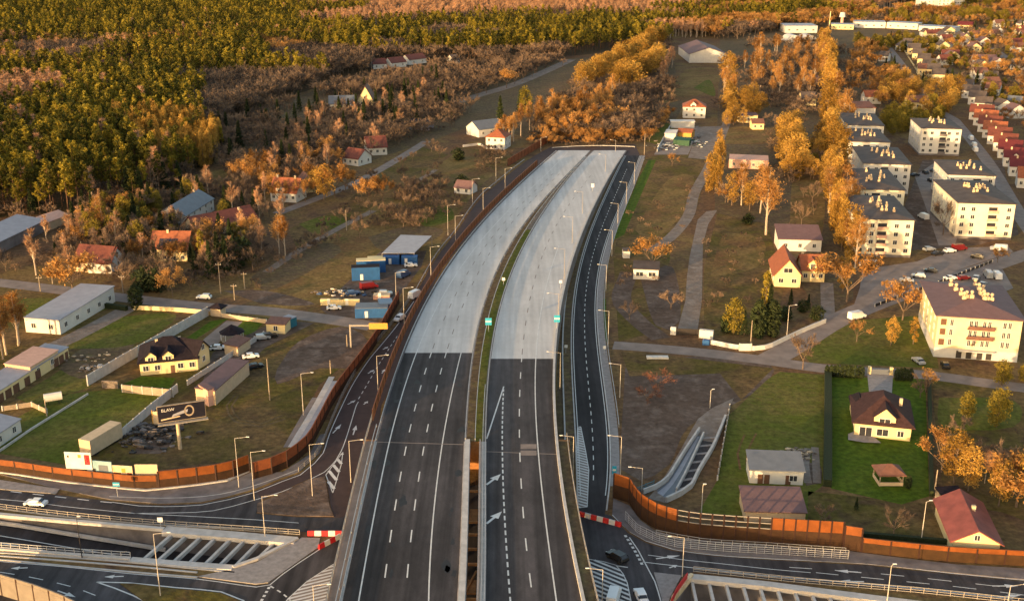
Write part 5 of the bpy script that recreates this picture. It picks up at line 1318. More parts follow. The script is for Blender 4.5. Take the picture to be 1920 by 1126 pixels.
for x, lab in ((1487, 'left'), (1516, 'right')):
    t = thing('storage_tent', 'round topped white storage tent, %s of a pair' % lab, 'tent', P(x - 12, 80))
    mb = MB(); n = 10; wd = 15.0
    for k in range(n):
        a0, a1 = math.pi * k / n, math.pi * (k + 1) / n
        mb.add([(wd / 2 - wd / 2 * math.cos(q), y, 6.5 * math.sin(q)) for q, y in ((a0, 0), (a1, 0), (a1, 24), (a0, 24))], [(0, 1, 2, 3)])
    mb.add([(wd / 2 - wd / 2 * math.cos(math.pi * k / n), 0, 6.5 * math.sin(math.pi * k / n)) for k in range(n + 1)], [tuple(range(n + 1))])
    mb.build('canvas', M['white'], t)
t = thing('chimney_stack', 'thin pale chimney mast beside the far shops', 'chimney', P(1555, 50))
MB().tube((0, 0, 0), (0, 0, 16), .8, .4, 8).build('shaft', M['cream'], t)
t = thing('water_tower', 'grey water tower behind the far shops', 'tower', P(1578, 48))
MB().tube((0, 0, 0), (0, 0, 9), 1.8, 1.6, 8).build('shaft', M['pink'], t); MB().tube((0, 0, 9), (0, 0, 14), 3.5, 2.6, 10).build('tank', M['grey_wall'], t)
for x0, y0, x1, y1 in ((1446, 38, 0, 0),): pass

# ------------------------------------------------------------------ walls, fences, hedges
def fence(label, pix, h, m, w=.18, post=0, name='fence', cat='fence', z=0):
    pts = [P(*q) for q in pix]
    o = pts[0].copy()
    pts = resample(pts, 3.0)
    t = thing(name, label, cat, o)
    loc = [p - o for p in pts]
    MB().strip(loc, w, 0, h).build('panel', M[m], t)
    if post:
        me = MB().box(-.14, .14, -.14, .14, 0, h + .12).data('post', M['concrete'])
        for p in loc[:90]: place('post', me, t, p)
fence('long tall grey concrete fence running past the dark roofed villa', [(165, 723), (230, 684), (310, 638), (390, 592)], 2.8, 'concrete', .25, 1)
fence('low concrete garden wall in front of the villa', [(230, 735), (325, 744)], 2.0, 'wood', .25, 1, 'garden_wall', 'wall')
fence('grey stone wall left of the villa garden', [(192, 727), (222, 728)], 2.0, 'stone', .3, 0, 'garden_wall', 'wall')
fence('slanted concrete fence between the lawn and the rubble', [(228, 822), (285, 772), (333, 735)], 2.2, 'concrete', .25, 1)
fence('concrete fence along the villa driveway', [(352, 722), (440, 665), (495, 630)], 1.4, 'concrete', .25, 1)
fence('low pale kerb wall along the left lawn', [(-20, 860), (60, 805), (165, 740)], .5, 'concrete', .3, 0, 'kerb_wall', 'wall')
fence('rail fence in front of the garage row', [(5, 770), (60, 762), (88, 775)], 1.2, 'wood', .12, 1)
fence('cream wall on the street in front of the concrete fence', [(250, 580), (320, 583), (378, 588)], 1.3, 'cream', .3, 0, 'street_wall', 'wall')
fence('stone gate wall at the villa entrance on the old street', [(416, 594), (440, 598), (500, 606)], 1.2, 'tan', .3, 1, 'street_wall', 'wall')
fence('white low wall along the garden at the street corner', [(1332, 645), (1383, 655), (1412, 657), (1440, 654), (1500, 625), (1548, 605)], 1.3, 'white', .3, 0, 'street_wall', 'wall')
fence('black sliding gate closing the gravel lane', [(1269, 627), (1310, 629)], 1.9, 'dark', .1, 0, 'sliding_gate', 'gate')
fence('white gate pillar left of the black gate', [(1257, 626), (1267, 627)], 2.2, 'white', .8, 0, 'gate_pillar', 'pillar')
fence('white gate block right of the black gate', [(1311, 632), (1337, 635)], 2.4, 'white', 1.2, 0, 'gate_pillar', 'pillar')
fence('blue bin in front of the white gate block', [(1317, 645), (1330, 646)], 1.4, 'blue', 1.2, 0, 'waste_bin', 'bin')
fence('red and white board fence at the end of the white wall', [(1386, 657), (1408, 657)], 2.0, 'white', .3, 1, 'board_fence', 'fence')
fence('dark trimmed hedge line between the two lawns', [(1552, 704), (1552, 800), (1551, 912)], 1.6, 'hedge', 1.7, 0, 'hedge', 'hedge')
fence('low dark hedge strip behind the low barrier', [(1608, 1004), (1680, 1010), (1790, 1020)], .9, 'hedge', .8, 0, 'hedge', 'hedge')
fence('fence line at the left edge of the left lawn', [(1368, 765), (1345, 900)], 1.1, 'wood', .08, 1)
fence('wooden fence along the right edge of the villa lawn', [(1742, 720), (1746, 930)], 1.2, 'hedge', .8, 0, 'hedge', 'hedge')
fence('white wall on the left of the red roofed house', [(1772, 935), (1784, 1018)], 2.2, 'white', .3, 0, 'garden_wall', 'wall')
fence('hedge at the end of the old street driveway', [(190, 575), (238, 582)], 1.4, 'hedge', 1.2, 0, 'hedge', 'hedge')
fence('low wall in front of the yellow villa by the gate posts', [(1627, 700), (1632, 700)], 2.0, 'cream', .9, 0, 'gate_pillar', 'pillar')
fence('cream gate pillar right of the villa gate', [(1668, 702), (1673, 702)], 2.0, 'cream', .9, 0, 'gate_pillar', 'pillar')
fence('grey gate between the cream pillars of the villa', [(1633, 701), (1667, 702)], 1.4, 'roof_bluegrey', .1, 0, 'garden_gate', 'gate')
fence('dark fence along the car park under the blocks', [(1640, 575), (1750, 535), (1860, 492)], .9, 'dark', .12, 1)
fence('pale fence along the far side of the straight street', [(1684, 78), (1718, 132), (1760, 178)], 1.4, 'cream', .3, 0, 'street_wall', 'wall')
fence('grey wall around the market yard', [(1232, 285), (1244, 262), (1256, 240)], 1.6, 'grey_wall', .25, 0, 'street_wall', 'wall')
fence('pale wall at the field edge below the white and blue house', [(868, 276), (900, 272), (910, 279)], 1.2, 'concrete', .25, 0, 'garden_wall', 'wall')
# stepped ramp of pale concrete down to the crossing
slab('ramp_slab', [(1376, 746), (1366, 768), (1358, 790), (1349, 816), (1335, 846), (1311, 886), (1296, 916), (1278, 930), (1249, 943), (1215, 934), (1237, 908), (1259, 873), (1278, 840), (1294, 810), (1309, 785), (1335, 765)], 0, .1, M['gravel'])
sheet('ramp_floor', [(1270, 922), (1288, 888), (1307, 847), (1317, 826), (1340, 830), (1330, 850), (1307, 884), (1293, 910), (1276, 924)], .115, M['asphalt'])
sheet('ramp_floor', [(1231, 920), (1253, 903), (1268, 880), (1288, 848), (1308, 816), (1316, 818), (1303, 847), (1284, 888), (1266, 922), (1250, 936)], .113, M['roof_bluegrey'])
sheet('ramp_floor', [(1232, 924), (1255, 905), (1270, 882), (1290, 848), (1308, 818), (1311, 820), (1296, 850), (1277, 885), (1262, 908), (1243, 930)], .125, M['roof_paleblue'])
for pix, lab, w, h in (([(1206, 926), (1229, 917), (1251, 901), (1266, 878), (1286, 846), (1311, 809)], 'pale upstand wall on the left of the stepped ramp', .4, 1.2), ([(1268, 923), (1286, 889), (1305, 848), (1319, 817)], 'middle upstand wall of the stepped ramp', .35, 1.1), ([(1249, 942), (1278, 928), (1296, 915), (1311, 885), (1335, 845), (1348, 816), (1360, 786)], 'right upstand wall of the stepped ramp', .5, 1.3)):
    p = smooth([P(*q) for q in pix], 2); o = p[0].copy()
    tag(MB().strip([q - o for q in p], w, .1, h).build('ramp_wall', M['concrete'], None, o), lab, 'wall')
for k in range(7):                       # landings across the ramp
    f = k / 6
    a, b = P(1272, 918).lerp(P(1316, 822), f), P(1290, 914).lerp(P(1345, 820), f)
    a.z = b.z = 0
    structure(MB().strip([a, b], .8, .1, .17).build('ramp_step', M['paving']))
railing('glass green railing behind the corner of the tall barrier', [P(1195, 923), P(1226, 910)], h=1.4, m='teal')
# rubble heaps
def heap(label, px, n, sx, sy, ms, smax=1.2):
    c = P(*px); mb = MB()
    for k in range(n):
        x, y = random.gauss(0, sx), random.gauss(0, sy); s = random.uniform(.25, smax)
        a = random.uniform(0, 6.28); z = max(0, .9 - .25 * (abs(x) / sx + abs(y) / sy)) * random.random()
        v = [(x + s * math.cos(a + q) * random.uniform(.7, 1.2), y + s * .6 * math.sin(a + q) * random.uniform(.7, 1.2), z) for q in (0, 1.57, 3.14, 4.71)]
        v2 = [(p[0] * .98 + x * .02, p[1] * .98 + y * .02, z + s * random.uniform(.2, .6)) for p in v]
        mb.add(v + v2, [(4, 5, 6, 7), (0, 1, 5, 4), (1, 2, 6, 5), (2, 3, 7, 6), (3, 0, 4, 7)], random.randrange(len(ms)))
    o = mb.build('rubble_heap', [M[m] for m in ms], None, (c.x, c.y, .02))
    tag(o, label, 'rubble heap', None, 'stuff')
heap('dark heap of broken slabs and scrap under the billboard', (285, 815), 170, 3.4, 3.4, ['dark', 'stone', 'door_dark', 'concrete_dark'])
heap('pale heap of rubble beside the tall concrete fence', (178, 690), 40, 2.2, 1.0, ['stone', 'concrete'], .8)
heap('scattered stones at the back of the left garden', (165, 672), 30, 3, 1.5, ['stone', 'tan'], .7)
heap('heap of building scrap beside the white outbuilding', (1500, 850), 40, 1.6, 1.2, ['stone', 'tan', 'wood'], .8)
heap('scrap and materials stored on the construction yard', (640, 550), 90, 4, 2.2, ['car_blue', 'stone', 'tan', 'concrete', 'dark'], 1.0)
heap('pale scrap lying across the market yard', (1250, 275), 90, 3, 5, ['white', 'dark', 'stone', 'grey_wall'], 1.2)
heap('colourful goods beside the market stalls', (1305, 268), 60, 2.2, 7, ['white', 'dark', 'green_paint', 'roof_bluegrey'], 1.1)
for q, lab in (((1238, 671), 'white slab lying on the grass below the side street'), ((1218, 671), 'smaller pale slab on the grass')):
    o = MB().box(-2.1 if q[0] > 1230 else -.8, 2.1 if q[0] > 1230 else .8, -.8, .8, .03, .5).box(-.5, .5, -.5, .5, .501, .62).build('concrete_slab', M['white'], None, P(*q)); tag(o, lab, 'slab')

# ------------------------------------------------------------------ vehicles
CARS = {}
def car_proto(kind):
    prof = {'car': [(-2.15, .35), (-2.2, .75), (-2.0, .92), (-1.2, .98), (-.55, 1.42), (.85, 1.46), (1.7, 1.02), (2.1, .92), (2.15, .4)],
            'estate': [(-2.2, .35), (-2.25, .8), (-2.0, .98), (-1.1, 1.05), (-.4, 1.6), (1.6, 1.66), (2.15, 1.1), (2.25, .8), (2.2, .4)],
            'van': [(-2.8, .4), (-2.85, 1.0), (-2.5, 1.25), (-1.9, 1.35), (-1.2, 2.3), (2.7, 2.4), (2.8, 2.2), (2.8, .4)]}[kind]
    wd = {'car': .88, 'estate': .92, 'van': 1.0}[kind]
    body = MB(); n = len(prof)
    belt = {'car': 1.0, 'estate': 1.08, 'van': 1.45}[kind]
    vs = []
    for s in (-1, 1):
        for x, z in prof:
            vs.append((x, s * (wd if z <= belt else wd * .82), z))
    body.add(vs, [tuple(range(n)), tuple(range(2 * n - 1, n - 1, -1))] + [(i, n + i, n + (i + 1) % n, (i + 1) % n) for i in range(n)])
    gl = MB()
    tops = [p for p in prof if p[1] > belt]
    x0, x1 = tops[0][0], tops[-1][0]
    if kind == 'van': x1 = -.3
    zt = max(p[1] for p in tops) - .1
    for s in (-1, 1):
        y = s * (wd * .82 + .07)
        gl.add([(x0 - .35, y, belt + .03), (x1 - .02, y, belt + .03), (x1 - .1, y * .9, zt), (x0 + .1, y * .9, zt)], [(0, 1, 2, 3)])
    i0 = next(i for i, p in enumerate(prof) if p[1] > belt)
    a, b = prof[i0 - 1], prof[i0]
    def lerp(f): return (a[0] + (b[0] - a[0]) * f, a[1] + (b[1] - a[1]) * f)
    p, q = lerp(.12), lerp(.88)
    gl.add([(p[0] - .02, -wd * .84, p[1] + .02), (p[0] - .02, wd * .84, p[1] + .02), (q[0] - .02, wd * .72, q[1] + .02), (q[0] - .02, -wd * .72, q[1] + .02)], [(0, 1, 2, 3)])
    if kind != 'van':
        i1 = max(i for i, p in enumerate(prof) if p[1] > belt + .2)
        a, b = prof[i1], prof[i1 + 1]
        p, q = lerp(.12), lerp(.8)
        gl.add([(p[0] + .03, -wd * .72, p[1] + .02), (p[0] + .03, wd * .72, p[1] + .02), (q[0] + .03, wd * .8, q[1] + .02), (q[0] + .03, -wd * .8, q[1] + .02)], [(0, 1, 2, 3)])
    wh = MB().tube((0, -.1, .33), (0, .1, .33), .33, .33, 10)
    L = prof[-1][0]
    hl = MB().box(-.04, .03, -.22, .22, -.08, .08)
    return body, gl, wh.data('wheel', M['rubber']), hl.data('headlight', M['lamp_glass']), wd, {'car': 1.35, 'estate': 1.4, 'van': 1.75}[kind], prof[1]
def vehicle(label, pix, heading, kind='car', m='car_white', z=0, group=None, cat='car', fn=P):
    """heading: direction the bonnet points to, degrees from +x"""
    if kind not in CARS: CARS[kind] = car_proto(kind)
    body, gl, wm, hm, wd, ax, nose = CARS[kind]
    p = fn(*pix) if fn is not P else P(*pix, z)
    t = thing('parked_' + kind if group else ('van' if kind == 'van' else 'car'), label, cat, p, R(heading + 180), group)
    body.build('body', M[m], t); gl.build('windows', M['glass'], t)
    for x in (-ax, ax):
        for y in (-wd, wd): place('wheel', wm, t, (x, y, 0))
    for y in (-wd * .65, wd * .65): place('headlight', hm, t, (nose[0] - .01, y, nose[1] - .08))
    return t
vehicle('white car driving on the crossing road at the left', (68, 947), 172, 'car', 'car_white', .05)
vehicle('black car turning on the junction beside the bridge', (1157, 1048), 128, 'estate', 'car_black', .05)
vehicle('white car waiting at the bottom of the junction', (1202, 1122), 98, 'car', 'car_white', .05)
vehicle('large white van on the hatched area at the bottom edge', (1150, 1126), 76, 'van', 'car_white', .05, cat='van')
vehicle('white van driving up the left ramp', (779, 557), 62, 'van', 'car_white', .05, cat='van')
vehicle('white car driving down the left ramp under the yellow sign', (749, 600), 245, 'estate', 'car_white', .05)
vehicle('white car parked by the lodge on the old street', (383, 560), 172, 'estate', 'car_white', .04)
vehicle('dark and silver car parked beside the tan hut', (492, 636), 20, 'estate', 'car_silver')
vehicle('black car parked below the tan hut', (505, 633), 25, 'estate', 'car_black')
vehicle('white car behind the long tan shed', (470, 671), 20, 'car', 'car_white')
vehicle('dark car at the corner of the tan shed', (478, 690), 30, 'car', 'car_black')
vehicle('small white car in front of the cream villa wing', (409, 655), 10, 'car', 'car_white')
vehicle('red and white pickup on the construction yard', (692, 541), 30, 'van', 'car_red', .03, cat='van')
vehicle('dark blue van parked at the right side of the yard', (757, 519), 60, 'van', 'car_blue', .03, cat='van')
vehicle('blue car parked behind the yellow panels', (662, 553), 30, 'estate', 'car_blue', .03)
vehicle('white car under the yard shed at the right', (770, 500), 10, 'car', 'car_white', .03)
vehicle('silver car beside the pallet stack', (722, 553), 5, 'estate', 'car_silver', .03)
vehicle('white car at the side of the old street by the yard', (626, 580), 10, 'car', 'car_white', .04)
vehicle('white van driving on the diagonal side street', (1606, 597), 28, 'van', 'car_white', .04, cat='van')
vehicle('white van parked in front of the nearest apartment block', (1627, 500), 170, 'van', 'car_white', .04, cat='van')
vehicle('white van parked between the two rows of blocks', (1731, 410), 100, 'van', 'car_white', .04, cat='van')
vehicle('silver car at the left end of the parked row', (1742, 470), 20, 'estate', 'car_silver', .04)
vehicle('dark car parked between the silver and white cars', (1757, 478), 20, 'car', 'car_black', .04)
vehicle('white car parked next to the red van', (1780, 473), 20, 'estate', 'car_white', .04)
vehicle('dark red van parked at the right end of the row', (1798, 469), 20, 'van', 'car_red', .04, cat='van')
vehicle('dark car on the car park by the fence', (1832, 484), 150, 'car', 'car_black', .04)
vehicle('pale car under the tree at the car park end', (1872, 470), 160, 'van', 'car_white', .04, cat='van')
for i, (q, h_, k, m_, lab) in enumerate([((1722, 520), 160, 'estate', 'car_silver', 'silver car beside the car park fence'), ((1700, 528), 165, 'car', 'car_silver', 'second silver car beside the car park fence'), ((1745, 510), 160, 'car', 'car_black', 'black car beside the car park fence'),
    ((1782, 524), 10, 'car', 'car_white', 'white car parked behind the hipped roof'), ((1806, 524), 20, 'estate', 'car_red', 'dark red car behind the hipped roof'), ((1830, 524), 60, 'estate', 'car_silver', 'silver car behind the hipped roof'), ((1842, 536), 50, 'car', 'car_silver', 'silver car close to the ridge of the hipped roof'), ((1852, 519), 80, 'van', 'car_silver', 'grey van behind the hipped roof'), ((1868, 521), 85, 'van', 'car_white', 'white van at the right end behind the hipped roof')]):
    vehicle(lab, q, h_, k, m_, .04, cat='van' if k == 'van' else 'car')
vehicle('grey car parked beside the lower corner of the cream house', (1722, 680), 100, 'car', 'car_silver')
vehicle('dark car parked below the shop front of the cream house', (1772, 688), 80, 'car', 'car_black')
vehicle('white van standing far off on the old railway side road', (834, 135), 10, 'van', 'car_white', .03, cat='van')
for i, (x, y) in enumerate([(1715, 330), (1735, 325), (1752, 322), (1745, 340)]):
    vehicle('dark car in the courtyard, %s from the left' % order[i], (x, y), 20 + 70 * (i % 2), 'car', 'car_black', .03, group='courtyard cars')
for i, (x, y) in enumerate([(1826, 275), (1828, 284), (1820, 262)]):
    vehicle('white van on the street beside the row houses, %s from below' % order[i], (x, y), 80, 'van', 'car_white', .04, group='street vans', cat='van')

# ------------------------------------------------------------------ trees
WAYS = []                                 # ways that stay clear of shrubs
for pix in ([(520, 400), (600, 370), (650, 350), (700, 325), (760, 290), (800, 265)], [(845, 195), (900, 178), (960, 160), (1020, 135), (1070, 112)], [(700, 140), (800, 135), (900, 128)], [(1655, 75), (1690, 120), (1740, 190), (1790, 225), (1850, 300), (1910, 400)], [(1860, 90), (1920, 135), (1990, 190)], [(1303, 360), (1330, 310), (1355, 250), (1372, 205)], [(1325, 396), (1345, 394)]):
    WAYS += [(p.x, p.y) for p in resample(smooth([P(*q) for q in pix]), 4)]
class TB:
    """numpy tree builder: material 0 bark, 1 leaves or twigs"""
    def __init__(s, seed):
        s.r = np.random.default_rng(seed)
        s.V = [[], []]; s.Fc = [[], []]; s.n = [0, 0]
    def put(s, k, v, f):
        s.V[k].append(np.asarray(v, float)); s.Fc[k] += [tuple(int(i) + s.n[k] for i in q) for q in f]; s.n[k] += len(v)
    def limb(s, a, b, r0, r1, n=5, k=0):
        a, b = np.asarray(a, float), np.asarray(b, float)
        d = b - a; L = np.linalg.norm(d)
        if L < 1e-4: return
        d /= L
        u = np.cross(d, [0.31, 0.9, 0.2]); u /= np.linalg.norm(u); w = np.cross(d, u)
        t = np.arange(n) * 2 * math.pi / n
        c = np.outer(np.cos(t), u) + np.outer(np.sin(t), w)
        s.put(k, np.vstack([a + c * r0, b + c * r1]), [(i, (i + 1) % n, n + (i + 1) % n, n + i) for i in range(n)])
    def trunk(s, h, r, lean=.03, seg=4, top=.25):
        p = np.zeros(3); pts = [p]
        for i in range(seg):
            p = p + np.array([s.r.normal(0, lean) * h / seg, s.r.normal(0, lean) * h / seg, h / seg]); pts.append(p)
        for i in range(seg):
            s.limb(pts[i], pts[i + 1], r * (1 - (1 - top) * i / seg), r * (1 - (1 - top) * (i + 1) / seg), 6)
        return pts
    def leaves(s, c, size, flat=0.0, elong=1.0, up=0.0):
        """one small quad per centre, randomly turned"""
        c = np.asarray(c, float); n = len(c)
        a = s.r.normal(size=(n, 3)); a[:, 2] = a[:, 2] * (1 - flat) + up; a /= np.linalg.norm(a, axis=1)[:, None]
        b = np.cross(a, s.r.normal(size=(n, 3))); b /= np.linalg.norm(b, axis=1)[:, None]
        sz = size * s.r.uniform(.6, 1.4, (n, 1))
        A, B = a * sz * elong, b * sz
        v = np.stack([c - A, c - B * .6, c + A, c + B * .6], 1).reshape(-1, 3)
        s.put(1, v, [(4 * i, 4 * i + 1, 4 * i + 2, 4 * i + 3) for i in range(n)])
    def twigs(s, base, dirs, L, w):
        base = np.asarray(base, float); n = len(base)
        d = np.asarray(dirs, float); d /= np.linalg.norm(d, axis=1)[:, None]
        b = np.cross(d, s.r.normal(size=(n, 3))); b /= np.linalg.norm(b, axis=1)[:, None]
        l = L * s.r.uniform(.6, 1.4, (n, 1))
        v = np.stack([base - b * w, base + b * w, base + d * l + b * w * .25], 1).reshape(-1, 3)
        s.put(1, v, [(3 * i, 3 * i + 1, 3 * i + 2) for i in range(n)])
    def mesh(s, name, mats, which=None):
        ks = (0, 1) if which is None else (which,)
        v, f, m = [], [], []; o = 0
        for k in ks:
            if s.n[k] == 0: continue
            v.append(np.vstack(s.V[k])); f += [tuple(i + o for i in q) for q in s.Fc[k]]; m += [k if which is None else 0] * len(s.Fc[k]); o += s.n[k]
        me = bpy.data.meshes.new(name); me.from_pydata(np.vstack(v).tolist(), [], f)
        for k in ks: me.materials.append(mats[k])
        if which is None: me.polygons.foreach_set('material_index', m)
        me.update(); return me
def blob(r, n, rad):
    p = r.normal(size=(n, 3)); p /= np.linalg.norm(p, axis=1)[:, None]
    return p * (r.uniform(0, 1, (n, 1)) ** .45) * rad
def make_pine(seed, lod=1.0):
    t = TB(seed); h = t.r.uniform(17, 21)
    pts = t.trunk(h * .93, .2, .012, 4, .3)
    base = t.r.uniform(.3, .48)
    k = int(17 * (1 if lod == 1 else .8))
    for i in range(k):
        f = base + (1 - base) * (i + .5) / k
        R_ = (1 - ((f - base) / (1 - base)) ** 1.6) * 2.3 + .5
        if i < 3: R_ *= .7
        a = t.r.uniform(0, 6.28); rr = R_ * t.r.uniform(.45, 1)
        c = np.array([rr * math.cos(a), rr * math.sin(a), h * f + rr * .15])
        q = np.array(pts[min(3, int(f * 4))]) * 0 + np.array([0, 0, h * f - .4])
        if lod == 1: t.limb(q, c, .06, .03, 3)
        t.leaves(c + blob(t.r, int(34 * lod), [1.15, 1.15, .8]), .36 / lod ** .5, 0, 1.3)
    t.leaves(np.array([0, 0, h * .97]) + blob(t.r, int(40 * lod), [.9, .9, 1.1]), .34 / lod ** .5, 0, 1.3)
    return t
def make_spruce(seed):
    t = TB(seed); h = 13.0
    t.trunk(h * .95, .2, .005, 3, .2)
    n = 1100
    f = t.r.uniform(0, 1, n) ** .75
    rad = (1 - f) * 2.9 * (.75 + .25 * np.sin(f * 46)) * t.r.uniform(.45, 1.05, n) + .1
    a = t.r.uniform(0, 6.28, n)
    t.leaves(np.stack([rad * np.cos(a), rad * np.sin(a), .6 + f * (h - .6) - rad * .22], 1), .34, 0, 1.5)
    return t
def make_thuja(seed):
    t = TB(seed); h = 6.0
    t.trunk(1.2, .1, .0, 1, .6)
    n = 620; f = t.r.uniform(0, 1, n); a = t.r.uniform(0, 6.28, n)
    rad = .95 * np.sin(np.clip(f * .9 + .1, 0, 1) * math.pi) ** .6 * t.r.uniform(.7, 1.05, n)
    t.leaves(np.stack([rad * np.cos(a), rad * np.sin(a), .1 + f * h], 1), .22, 0, 1.6)
    return t
def branch(t, p, d, L, r, depth, spread, upw, ends):
    q = p + d * L
    t.limb(p, q, r, r * .6, 4 if depth > 1 else 3)
    if depth == 0:
        ends.append((p, q, d)); return
    n = 3 if depth > 1 else 3
    for i in range(n):
        f = t.r.uniform(.5, 1.0) if i else 1.0
        nd = d + t.r.normal(0, spread, 3) + np.array([0, 0, upw]); nd /= np.linalg.norm(nd)
        branch(t, p + d * L * f, nd, L * t.r.uniform(.6, .8), r * .55, depth - 1, spread, upw, ends)
def make_bare(seed, h=12.0, wide=1.0, w=.045, ntw=15, upw=.12, birch=False, leafy=0):
    t = TB(seed)
    th = h * (.5 if birch else .2)
    pts = t.trunk(th, h * .016, .02, 3, .6)
    ends = []
    if birch:
        for i in range(11):
            f = .45 + .55 * (i + .5) / 11
            p = np.array(pts[-1]) * f
            a = t.r.uniform(0, 6.28); d = np.array([math.cos(a) * .55 * wide, math.sin(a) * .55 * wide, 1.0]); d /= np.linalg.norm(d)
            branch(t, p, d, h * .17, h * .005, 1, .3, .1, ends)
        d = np.array([.03, .02, 1.0])
        p = np.array(pts[-1])
        for i in range(3):
            q = p + np.array([t.r.normal(0, .15), t.r.normal(0, .15), h * .14]); t.limb(p, q, h * .009 * (1 - i * .25), h * .009 * (.75 - i * .25), 4)
            for j in range(3):
                a = t.r.uniform(0, 6.28); dd = np.array([math.cos(a) * .6 * wide, math.sin(a) * .6 * wide, .9]); dd /= np.linalg.norm(dd)
                branch(t, p, dd, h * .11 * (1 - i * .2), h * .004, 1, .3, .1, ends)
            p = q
    else:
        for i in range(5):
            a = 6.28 * i / 5 + t.r.uniform(-.4, .4); d = np.array([math.cos(a) * .75 * wide, math.sin(a) * .75 * wide, t.r.uniform(.7, 1.3)]); d /= np.linalg.norm(d)
            branch(t, np.array(pts[-1]) * t.r.uniform(.75, 1), d, h * .26, h * .008, 2, .38, upw, ends)
    B, D = [], []
    for p, q, d in ends:
        n = ntw
        f = t.r.uniform(0, 1, (n, 1))
        B.append(p + (q - p) * f + t.r.normal(0, .12, (n, 3))); D.append(d + t.r.normal(0, .55, (n, 3)) + np.array([0, 0, .1]))
    t.twigs(np.vstack(B), np.vstack(D), h * .085, w)
    if leafy:
        E = np.vstack([q for _, q, _ in ends]); k = leafy
        c = np.repeat(E, k, 0) + t.r.normal(0, h * .04, (len(E) * k, 3))
        t.leaves(c, .19, 0, 1.4)
    return t
def make_leafy(seed, h, rx, z0=.22, lobes=18, per=105, size=.25, col=False):
    """dense crown built of many leaf clumps round limbs"""
    t = TB(seed)
    pts = t.trunk(h * .6, h * .016, .015, 3, .4)
    for i in range(lobes):
        f = z0 + (1 - z0) * (i + .5) / lobes
        prof = math.sin(min(1, max(.06, (f - z0) / (1 - z0) * .86 + .1)) * math.pi) ** (.55 if col else .7)
        a = i * 2.4 + t.r.uniform(-.5, .5); rr = rx * prof * t.r.uniform(.35, .85)
        c = np.array([rr * math.cos(a), rr * math.sin(a), h * f * t.r.uniform(.93, 1.0)])
        t.limb(np.array([0, 0, min(h * .58, max(h * .15, c[2] - rx * .7))]), c, .07, .03, 3)
        s_ = rx * .42 * t.r.uniform(.75, 1.2)
        t.leaves(c + blob(t.r, per, [s_, s_, s_ * (1.5 if col else 1.0)]), size, 0, 1.4, .15)
    return t
LIB = {}
def lib(kind, gens, bark, leaf):
    LIB[kind] = []
    for g_ in gens:
        z = max(float(v[:, 2].max()) for k in (0, 1) for v in g_.V[k])
        LIB[kind].append(dict(h=z, whole=g_.mesh(kind, [M[bark], M[leaf]]), trunk=g_.mesh('trunk', [M[bark], M[leaf]], 0), crown=g_.mesh('crown', [M[bark], M[leaf]], 1)))
lib('pine', [make_pine(i) for i in range(5)], 'bark_pine', 'pine_leaf')
lib('pine_far', [make_pine(20 + i, .32) for i in range(5)], 'bark_pine', 'pine_leaf')
lib('spruce', [make_spruce(i) for i in range(2)], 'bark', 'spruce_leaf')
lib('thuja', [make_thuja(i) for i in range(2)], 'bark', 'spruce_leaf')
lib('bare', [make_bare(40 + i, 11, 1.0, .045, 22) for i in range(4)], 'bark', 'twig_brown')
lib('bare_far', [make_bare(50 + i, 12, 1.0, .09, 11) for i in range(4)], 'bark', 'twig_brown')
lib('bush', [make_bare(60 + i, 5, 1.5, .04, 22, .05) for i in range(3)], 'bark', 'twig_brown')
lib('red_bush', [make_bare(65 + i, 4, 1.5, .03, 11, .05) for i in range(2)], 'bark', 'twig_red')
lib('birch', [make_bare(70 + i, 16, .8, .055, 16, .1, True) for i in range(4)], 'bark_birch', 'twig_birch')
lib('orange_birch', [make_bare(80 + i, 15, .75 + .06 * i, .055, 16, .1, True, 2 + 3 * i) for i in range(5)], 'bark_birch', 'orange_leaf')
lib('orange_tree', [make_bare(90 + i, 11, .9 + .1 * i, .05, 18, .12, False, 8 + 6 * i) for i in range(5)], 'bark', 'orange_leaf')
lib('golden_tree', [make_leafy(100 + i, 14, 3.2 + .4 * i, .12 + .04 * i, 13 + 2 * i, 125 - 9 * i, .2 + .015 * i) for i in range(6)], 'bark', 'gold_leaf')
lib('golden_poplar', [make_leafy(110 + i, 18, 3.2, .06, 24, 95, .26, True) for i in range(3)], 'bark', 'gold_leaf')
lib('olive_tree', [make_leafy(120 + i, 11, 3.8, .15) for i in range(3)], 'bark', 'olive_leaf')
lib('olive_column', [make_leafy(130 + i, 12, 1.5, .05, 16, 60, .24, True) for i in range(2)], 'bark', 'olive_leaf')
lib('green_bush', [make_leafy(140 + i, 5, 3.0, .05, 12, 70, .3) for i in range(2)], 'bark', 'spruce_leaf')
TREE_RND = random.Random(5)
def tree(kind, xy, h, name, label, cat='tree', group=None, near=True, wide=1.0):
    v = TREE_RND.choice(LIB[kind]); s = h / v['h']; rz = TREE_RND.uniform(0, 6.28)
    if near:
        o = thing(name, label, cat, (xy[0], xy[1], 0), rz, group)
        place('trunk', v['trunk'], o); place('crown', v['crown'], o)
    else:
        o = tag(place(name, v['whole'], None, (xy[0], xy[1], 0), rz), label, cat, group)
    o.scale = (s * wide, s * wide, s)
    return o
def tree_px(kind, base, top, name, label, cat='tree', group=None, wide=1.0, near=True):
    b = P(*base); return tree(kind, b, height_to(b, top), name, label, cat, group, near, wide)
